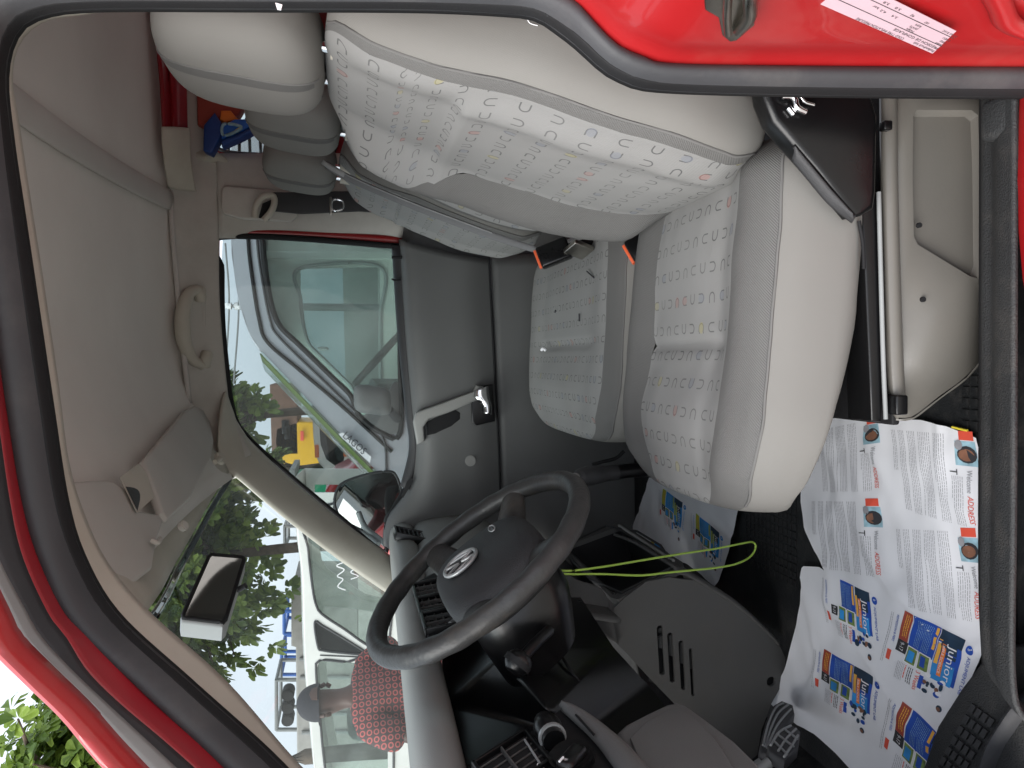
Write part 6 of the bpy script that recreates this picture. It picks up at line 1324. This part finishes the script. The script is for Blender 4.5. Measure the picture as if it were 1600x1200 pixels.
W2 = [(-2.5491, 7, 1.1794), (-2.5943, 7, 1.1015), (-2.77, 7, 0.8602), (-2.9082, 7, 0.6958), (-2.882, 7, 0.894), (-2.8353, 7, 1.1079), (-2.7924, 7, 1.1555)]
W3 = [(-2.9332, 7, 1.1471), (-3.0442, 7, 1.1805), (-3.4935, 7, 1.1559), (-4.0108, 7, 1.1206), (-4.6688, 7, 1.033), (-4.7446, 7, 0.5264), (-3.0652, 7, 0.4858), (-2.9715, 7, 0.8963)]
holed('side', W_out, [W1, W2, W3], (0, .04, 0), 'white_paint', wv)
holed('far_side', shift(W_out, (0, 1.7, 0)), [shift(W1, (0, 1.7, 0)), shift(W3, (0, 1.7, 0))], (0, .04, 0), 'white_paint', wv)
for w_, m_ in ((W1, 'pane_green'), (W2, 'pane_dark'), (W3, 'pane_green')):
    pane('window_pane', w_, m_, wv, (0, .008, 0)); tube('window_seal', shift(w_, (0, -.004, 0)), .013, 'rubber', wv, n=100, closed=True, seg=6)
band('roof_skin', W_out[:8], shift(W_out[:8], (0, 1.74, 0)), 'white_paint', wv, bulge=(0, 0, .07), n=40, k=10)
tube('door_joint', [(-2.8811, 6.995, 1.1394), (-2.9689, 6.995, 0.5216), (-3.0466, 6.995, -0.1184)], .006, 'rubber', wv, n=12, seg=6)
for q in (-1.0, 0):
    Fs = pad(tuple(V((-3.9367, 7.8, 0.5085)) + V((q * .9, 0, 0))), (.1, 0, 1), (0, -1, 0), (-1, 0, .1), .8, .5, .08, p=3, q=5); strip('inner_seat', Fs, 0, 2 * PI, 'steel_grey', wv, nt=20, ns=12)
lettering('lettering', 'SALE 3.5M', (-1.8768, 6.99, 0.8312), V((-2.1179, 6.99, 0.8374)) - V((-1.8768, 6.99, 0.8312)), (0, 0, 1), .10, 'print_white', wv) if False else None
for (a, b) in (((528, 868), (532, 918)), ((545, 872), (549, 912))): pass
tube('chalk_mark', [(-2.2531, 6.985, 0.8778), (-2.2091, 6.985, 0.9504), (-2.1434, 6.985, 0.8996), (-2.1074, 6.985, 0.9539), (-2.0493, 6.985, 0.8849), (-2.0058, 6.985, 0.9573), (-1.9733, 6.985, 0.8829)], .006, 'print_white', wv, n=40, seg=5)
tube('chalk_mark', [(-2.1492, 6.985, 0.8258), (-2.1232, 6.985, 0.751), (-2.0794, 6.985, 0.8241), (-2.0333, 6.985, 0.7611), (-1.9901, 6.985, 0.8279)], .005, 'print_white', wv, n=30, seg=5)
for q in ((-2.2566, 7.1, -0.5491), (-5.3, 7.1, -0.4872)): disc('wheel', (q[0], q[1], GROUND + .33), (0, 1, 0), .33, .2, 'tyre', wv, seg=28, bevel=.03)

# man standing outside, back half turned, between the two vans
hp = V((-1.8738, 3.6, 0.9865)); hx, hy, ht = hp.x, hp.y, hp.z + .125
per = thing('person', 'person in dark cap and red ring-print shirt standing outside the windscreen', 'person', (hx + .02, hy, GROUND))
def skin(name, joints, edges, m, root=0, sub=2):
    me = bpy.data.meshes.new(name); me.from_pydata([j[0] for j in joints], edges, [])
    o = link(name, me, m, per); md = o.modifiers.new('skin', 'SKIN'); md.use_smooth_shade = True; md.branch_smoothing = .4
    for i, j in enumerate(joints):
        me.skin_vertices[0].data[i].radius = j[1] if isinstance(j[1], tuple) else (j[1], j[1]); me.skin_vertices[0].data[i].use_root = (i == root)
    s = o.modifiers.new('smooth', 'SUBSURF'); s.levels = s.render_levels = sub
    return o
if True:
    H = ht - GROUND; g = GROUND
    # he faces away and to the front: f forward, s to his right
    f_ = V((-.75, .66, 0)).normalized(); s_ = V((.66, .75, 0))
    c0 = V((hx + .01, hy, 0))
    def J(fw, sd, z): return tuple(c0 + f_ * fw + s_ * sd + V((0, 0, z)))
    zs = hp.z
    sh = zs - .205
    joints = [(J(0, 0, g + H * .52), (.15, .12)), (J(0, 0, sh - .25), (.14, .115)), (J(-.01, 0, sh - .04), (.15, .11)), (J(-.02, 0, sh + .06), (.062, .065)), (J(0, 0, zs - .11), (.055, .058)), (J(.03, 0, zs - .02), (.075, .085)), (J(.015, 0, zs + .06), (.075, .090)),
              (J(-.01, .15, sh - .05), (.055, .055)), (J(-.04, .265, sh - .27), (.045, .045)), (J(.14, .25, sh - .46), (.036, .036)), (J(.20, .20, sh - .50), (.04, .025)),
              (J(-.01, -.15, sh - .05), (.055, .055)), (J(-.04, -.265, sh - .27), (.045, .045)), (J(.14, -.25, sh - .46), (.036, .036)), (J(.20, -.20, sh - .50), (.04, .025)),
              (J(0, .09, g + H * .47), (.095, .095)), (J(.02, .10, g + H * .27), (.062, .062)), (J(0, .11, g + .08), (.045, .045)), (J(.14, .13, g + .035), (.045, .03)),
              (J(0, -.09, g + H * .47), (.095, .095)), (J(.02, -.10, g + H * .27), (.062, .062)), (J(0, -.11, g + .08), (.045, .045)), (J(.14, -.13, g + .035), (.045, .03))]
    edges = [(0, 1), (1, 2), (2, 3), (3, 4), (4, 5), (5, 6), (2, 7), (7, 8), (8, 9), (9, 10), (2, 11), (11, 12), (12, 13), (13, 14), (0, 15), (15, 16), (16, 17), (17, 18), (0, 19), (19, 20), (20, 21), (21, 22)]
    skin('body', joints, edges, 'skin_brown')
    shj = [(J(0, 0, g + H * .47), (.23, .19)), (J(0, 0, sh - .25), (.23, .19)), (J(-.01, 0, sh - .03), (.21, .165)), (J(-.02, 0, sh + .045), (.10, .10)),
           (J(-.01, .17, sh - .035), (.10, .10)), (J(-.035, .275, sh - .24), (.095, .095)), (J(-.01, -.17, sh - .035), (.10, .10)), (J(-.035, -.275, sh - .24), (.095, .095))]
    skin('shirt', shj, [(0, 1), (1, 2), (2, 3), (2, 4), (4, 5), (2, 6), (6, 7)], 'shirt')
    skin('trousers', [(J(0, 0, g + H * .50), (.165, .135)), (J(0, .09, g + H * .45), (.105, .105)), (J(.02, .10, g + H * .27), (.078, .078)), (J(0, .11, g + .09), (.065, .065)), (J(0, -.09, g + H * .45), (.105, .105)), (J(.02, -.10, g + H * .27), (.078, .078)), (J(0, -.11, g + .09), (.065, .065))], [(0, 1), (1, 2), (2, 3), (0, 4), (4, 5), (5, 6)], 'trousers')
    # cap: crown, peak pointing where he faces, strap gap at the back
    bm = bmesh.new(); G = []
    for i in range(9):
        a = (PI / 2) * i / 8
        G.append([tuple(V(J(.015, 0, zs + .012)) + f_ * (.112 * math.cos(a) * math.cos(2 * PI * j / 24)) + s_ * (.098 * math.cos(a) * math.sin(2 * PI * j / 24)) + V((0, 0, .125 * math.sin(a) ** .9))) for j in range(24)])
    gridmesh(bm, G[:-1] + [[G[-1][0]] * 1 * 24], closed_u=True); bmesh.ops.remove_doubles(bm, verts=bm.verts, dist=1e-5)
    cap = done('cap', bm, 'cap_cloth', per, 70)
    patch('peak', [[J(.10, -.085, zs + .018), J(.125, 0, zs + .03), J(.10, .085, zs + .018)], [J(.16, -.075, zs + .012), J(.20, 0, zs + .02), J(.16, .075, zs + .012)]], 'cap_cloth', cap, nu=12, nv=6, thick=.004)
    prism('strap_gap', [J(-.100, -.035, zs + .020), J(-.112, 0, zs + .020), J(-.100, .035, zs + .020), J(-.094, .03, zs + .05), J(-.098, 0, zs + .062), J(-.094, -.03, zs + .05)], tuple(f_ * .012), 'skin_brown', cap, bevel=0)
    for sd in (-1, 1):
        tube('ear', [J(.0, sd * .078, zs - .045), J(-.012, sd * .088, zs - .02), J(.0, sd * .082, zs + .008)], .012, 'skin_brown', per, n=8)
    tube('nose', [J(.105, 0, zs + .0), J(.125, 0, zs - .03), J(.11, 0, zs - .045)], .012, 'skin_brown', per, n=8)

# vehicles and stacks beyond
def bus():
    t = thing('white_bus', 'white minibus with orange stripe and dark window beyond the silver van', 'bus', tuple(V((-1.5474, 13, 0.2136)) + V((0, 0, -1.2))))
    o = [(-0.3882, 13, 1.4067), (-0.9965, 13, 1.4123), (-1.4966, 13, 1.3936), (-1.7784, 13, 1.3151), (-1.9785, 13, 1.1041), (-2.0792, 13, 0.8889), (-2.3402, 13, 0.2329), (-2.3651, 13, -0.216), (-0.4309, 13, -0.2611)]
    w = [(-0.5016, 13, 1.3025), (-0.9999, 13, 1.3158), (-1.4452, 13, 1.2954), (-1.7055, 13, 1.2052), (-1.8242, 13, 1.0566), (-1.8192, 13, 0.9259), (-1.519, 13, 0.8745), (-0.514, 13, 0.8487)]
    holed('side', o, [w], (0, .06, 0), 'white_paint', t); pane('window_pane', w, 'pane_dark', t)
    rbox('stripe', (.22, .04, .07), (-1.5524, 12.99, 1.3625), 'orange_paint', t, bevel=.01); rbox('stripe', (.16, .04, .12), (-1.5848, 12.98, 0.8543), 'orange_paint', t, bevel=.01)
    rbox('blue_patch', (.1, .04, .1), (-1.734, 12.97, 0.7489), 'blue_paint', t, bevel=.02); rbox('teal_patch', (.14, .04, .14), (-1.8948, 12.96, 0.6435), 'green_paint', t, bevel=.02)
    patch('rear_body', [[o[0], o[1], o[2], o[3], o[4]], shift([o[0], o[1], o[2], o[3], o[4]], (0, 2, 0))], 'white_paint', t, nu=12, nv=4)
bus()
def yellow():
    t = thing('yellow_truck', 'yellow truck cab with brown box parked behind the minibus', 'truck', tuple(V((-2.7899, 24, -0.2572)) + V((0, 0, -1.4))))
    prism('cab', [(-2.014, 24, 3.0389), (-2.4477, 24, 3.0891), (-3.3446, 24, 3.0005), (-3.4942, 24, 2.7953), (-3.6275, 24, 1.3498), (-1.9182, 24, 1.3051), (-1.8565, 24, 2.4633)], (0, 2.0, 0), 'yellow_paint', t, bevel=.06)
    for q in (((-2.0023, 23.96, 2.7316), (.42, .05, .22)), ((-2.1818, 23.95, 2.6787), (.42, .05, .18))):
        rbox('window', q[1], q[0], 'pane_dark', t, bevel=.02)
    rbox('box', (2.2, 2.0, .8), (-1.7788, 25, 2.7648), 'brown_wood', t, bevel=.03); rbox('tail_lamp', (.3, .06, .1), (-2.2936, 23.9, 2.2395), 'print_red', t, bevel=.01)
    rbox('chassis', (2.4, 2.0, 1.6), (-2.8495, 25, 0.9398), 'black_matt', t, bevel=.03)
    tube('exhaust_stack', [(-3.198, 22, 2.8957), (-3.2971, 22, 1.6627)], .05, 'steel_grey', t, n=6)
yellow()
gt = thing('green_skip', 'green steel skip standing behind the door mirror', 'skip', (-2.6169, 16, 0.6431))
prism('body', [(-2.3748, 16, 1.9035), (-2.7785, 16, 1.9406), (-3.187, 16, 1.455), (-3.2679, 16, 0.1188), (-2.4657, 16, 0.0993)], (0, 1.5, 0), 'green_paint', gt, bevel=.04)
rbox('rim', (1.2, 1.6, .12), (-2.8223, 16.6, 1.98), 'steel_grey', gt, bevel=.02)
rc = thing('red_car', 'red car half hidden behind the door mirror', 'car', (-1.5766, 9, 0.3965))
prism('body', [(-1.7774, 9, 1.0866), (-1.6174, 9, 1.113), (-1.4649, 9, 1.0016), (-1.3788, 9, 0.8218), (-1.2412, 9, 0.7019), (-1.2632, 9, 0.2305), (-1.9077, 9, 0.2459)], (0, 1.5, 0), 'red_paint', rc, bevel=.08)
prism('window', [(-1.635, 8.98, 1.0211), (-1.5047, 8.98, 0.9408), (-1.4302, 8.98, 0.8464), (-1.5517, 8.98, 0.8031), (-1.689, 8.98, 0.9071)], (0, .01, 0), 'pane_dark', rc, bevel=0)
mt = thing('maroon_container', 'maroon container standing past the silver van windows', 'container', tuple(V((1.2901, 9, 0.1697)) + V((0, 0, -1.2))))
rbox('body', (1.6, 2.4, 1.2), (1.751, 10.5, -0.3465), 'maroon_paint', mt, bevel=.03)
for i in range(6): rbox('rib', (.08, .05, 1.1), tuple(V((1.5603, 9.28, -0.2216)) + V((-.65 + i * .26, 0, 0))), 'maroon_paint', mt, bevel=.01)
# steel racks and truck beds stacked over the white van's roof line
def rack(label, a, b, c, d, m, inner):
    a, b, c, d = V(a), V(b), V(c), V(d); t = thing('steel_rack', label, 'rack', tuple((b + c) / 2), 'steel racks beyond the white van')
    up_ = V((0, .9, 0))
    for q in (a, b, c, d): pass
    for p, q in ((a, b), (b, c), (c, d), (d, a)):
        tube('rail', [p, q], .035, m, t, n=3, seg=6); tube('rail', [p + up_, q + up_], .035, m, t, n=3, seg=6)
    for p in (a, b, c, d): tube('strut', [p, p + up_], .03, m, t, n=3, seg=6)
    for k_ in range(inner):
        f = (k_ + 1) / (inner + 1); disc('roll', tuple(a.lerp(d, f).lerp(b.lerp(c, f), .5)), (0, 1, 0), (a - b).length * .26, .3, 'black_matt', t, seg=14, bevel=.02)
    return t
rack('grey steel rack holding dark rolls beyond the white van roof', (-5.481, 13, 2.1438), (-5.5243, 13, 1.739), (-6.4009, 13, 1.7845), (-6.3545, 13, 2.1684), 'steel_grey', 3)
rack('blue steel rack beside the tree beyond the white van roof', (-4.613, 14, 2.0695), (-4.6391, 14, 1.7723), (-5.0598, 14, 1.7838), (-5.0319, 14, 2.0812), 'blue_paint', 0)
rack('blue steel rack between the grey rack and the other blue rack', (-5.5453, 14.5, 2.1816), (-5.5828, 14.5, 1.8031), (-6.0318, 14.5, 1.8153), (-5.9918, 14.5, 2.1941), 'blue_paint', 0)
rack('pale steel frame standing right behind the windscreen pillar', (-3.0284, 14, 2.0139), (-3.0468, 14, 1.7288), (-3.4768, 14, 1.7406), (-3.4566, 14, 2.0259), 'steel_grey', 0)
tb = thing('truck_bed', 'olive grey truck bed showing over the white van roof', 'truck bed', tuple(V((-4.3513, 12, 0.7403)) + V((0, 0, -.6))))
prism('bed', [(-3.6846, 12, 1.7799), (-4.5649, 12, 1.8042), (-4.5924, 12, 1.7356), (-6.3476, 12, 1.7639), (-6.4718, 12, 0.7938), (-3.7717, 12, 0.7257)], (0, 2.0, 0), 'concrete', tb, bevel=.03)
for k_ in range(5): tube('bed_rib', [tuple(V((-4.778, 11.98, 1.6798)) + V((-.3 * k_, 0, 0))), tuple(V((-4.8563, 11.98, 0.9067)) + V((-.3 * k_, 0, 0)))], .03, 'steel_grey', tb, n=3, seg=6)
bw = tag(rbox('boundary_wall', (60, .3, 1.5), (-8, 34, GROUND + .75), 'concrete', bevel=.02), 'low grey boundary wall at the back of the yard', 'wall')
# light pole by the passenger window
pol = thing('light_pole', 'thin pale pole with side arm beside the passenger window rail', 'pole', tuple(V((0.7374, 10, -0.5857)) * V((1, 1, 0)) + V((0, 0, GROUND))) if False else (0.7374, 10, -0.5857))
tube('arm', [(0.7841, 10, 2.3205), (0.7505, 10, 2.3215), (0.7497, 10, 2.1454)], .05, 'print_white', pol, n=6, seg=8)
tube('mast', [(0.7499, 10, 2.1936), (0.728, 10, 1.1459), (0.7019, 10, -0.5849)], .05, 'steel_grey', pol, n=6, seg=8)
for dx in (0, 4): tube('wire', [tuple(V((1.5702, 10, 2.3288)) + V((0, 0, -.03 * dx))), tuple(V((0.7504, 10, 2.3056)) + V((0, 0, -.03 * dx))), tuple(V((-0.2743, 10, 2.4001)) + V((0, 0, -.03 * dx)))], .012, 'steel_grey', pol, n=12, seg=5)

# ------------------------------------------------------------------ trees
def tree(label, c, rad, n_clump, leaf, m, seed, base=None, gaps=.25):
    rnd_ = random.Random(seed); c = V(c); rad = V(rad)
    t = thing('tree', label, 'tree', (c.x, c.y, GROUND), 'broad leaved trees around the yard')
    tr = [V((c.x, c.y, GROUND)), V((c.x + .1, c.y, (GROUND + c.z) / 2)), V((c.x, c.y, c.z))]
    tube('trunk', tr, lambda q: .11 - .06 * q, 'bark', t, n=14, seg=10)
    bm = bmesh.new(); tips = []
    for k_ in range(n_clump):
        while True:
            d = V((rnd_.uniform(-1, 1), rnd_.uniform(-1, 1), rnd_.uniform(-1, 1)))
            if .25 < d.length < 1: break
        d *= (.62 + .38 * abs(noise.noise(d * 2.3 + V((seed, 0, 0)))) * 2) * rnd_.uniform(.75, 1.05)
        if noise.noise(d * 3.1 + V((0, seed, 0))) < -.30 + gaps * .4 - .1: continue
        p = c + V((d.x * rad.x, d.y * rad.y, d.z * rad.z)); tips.append(p)
        ax = (V((d.x, d.y, d.z * .6 + .5)).normalized() + V((rnd_.uniform(-.5, .5), rnd_.uniform(-.5, .5), rnd_.uniform(-.3, .5)))).normalized()
        s1 = ax.cross(V((.3, .8, .52))).normalized(); s2 = ax.cross(s1)
        for j in range(rnd_.randint(9, 14)):
            a = j * 2.4 + rnd_.random(); el = rnd_.uniform(-.1, .9)
            u = (s1 * math.cos(a) + s2 * math.sin(a)) * math.cos(el) + ax * math.sin(el)
            L = leaf * rnd_.uniform(.7, 1.25); w = L * .27; sd = u.cross(ax).normalized(); dr = V((0, 0, -L * .18))
            q0 = p + u * (L * .12); q1 = p + u * (L * .62); q2 = p + u * L + dr
            fold = ax * (w * .28)
            v_ = [bm.verts.new(x) for x in (q0, q1 + sd * w + fold, q2 - u * (L * .05) + sd * w * .55, q2, q2 - u * (L * .05) - sd * w * .55, q1 - sd * w + fold, q1)]
            for f in ((0, 1, 6), (1, 2, 3, 6), (6, 3, 4, 5), (0, 6, 5)): bm.faces.new([v_[i] for i in f])
    me = bpy.data.meshes.new('crown'); bm.to_mesh(me); bm.free()
    o = link('crown', me, m, t)
    for k_ in range(0, len(tips), max(1, len(tips) // 26)):
        p = tips[k_]; s = tr[2].lerp(tr[1], rnd_.uniform(0, .5))
        tube('branch', [s, s.lerp(p, .5) + V((0, 0, .15)), p], lambda q: .045 - .035 * q, 'bark', t, n=8, seg=6)
    return t
tree('broad leaved tree hanging low behind the rear view mirror', (-2.8354, 11, 3.4474), (3.2, 2.4, 1.75), 2600, .17, 'leaf_dark', 3)
tree('bright green tree outside beyond the red windscreen pillar', (-4.4762, 8, 3.6573), (1.7, 1.5, 1.05), 620, .16, 'leaf', 11)
tree('pale green tree top behind the silver van near the roof rail', (-0.8747, 12, 2.763), (.95, 1.0, .85), 150, .22, 'leaf', 21)
tree('green tree behind the yellow truck below the windscreen pillar', (-2.4287, 17, 2.5951), (.7, .7, .5), 80, .22, 'leaf_dark', 31)
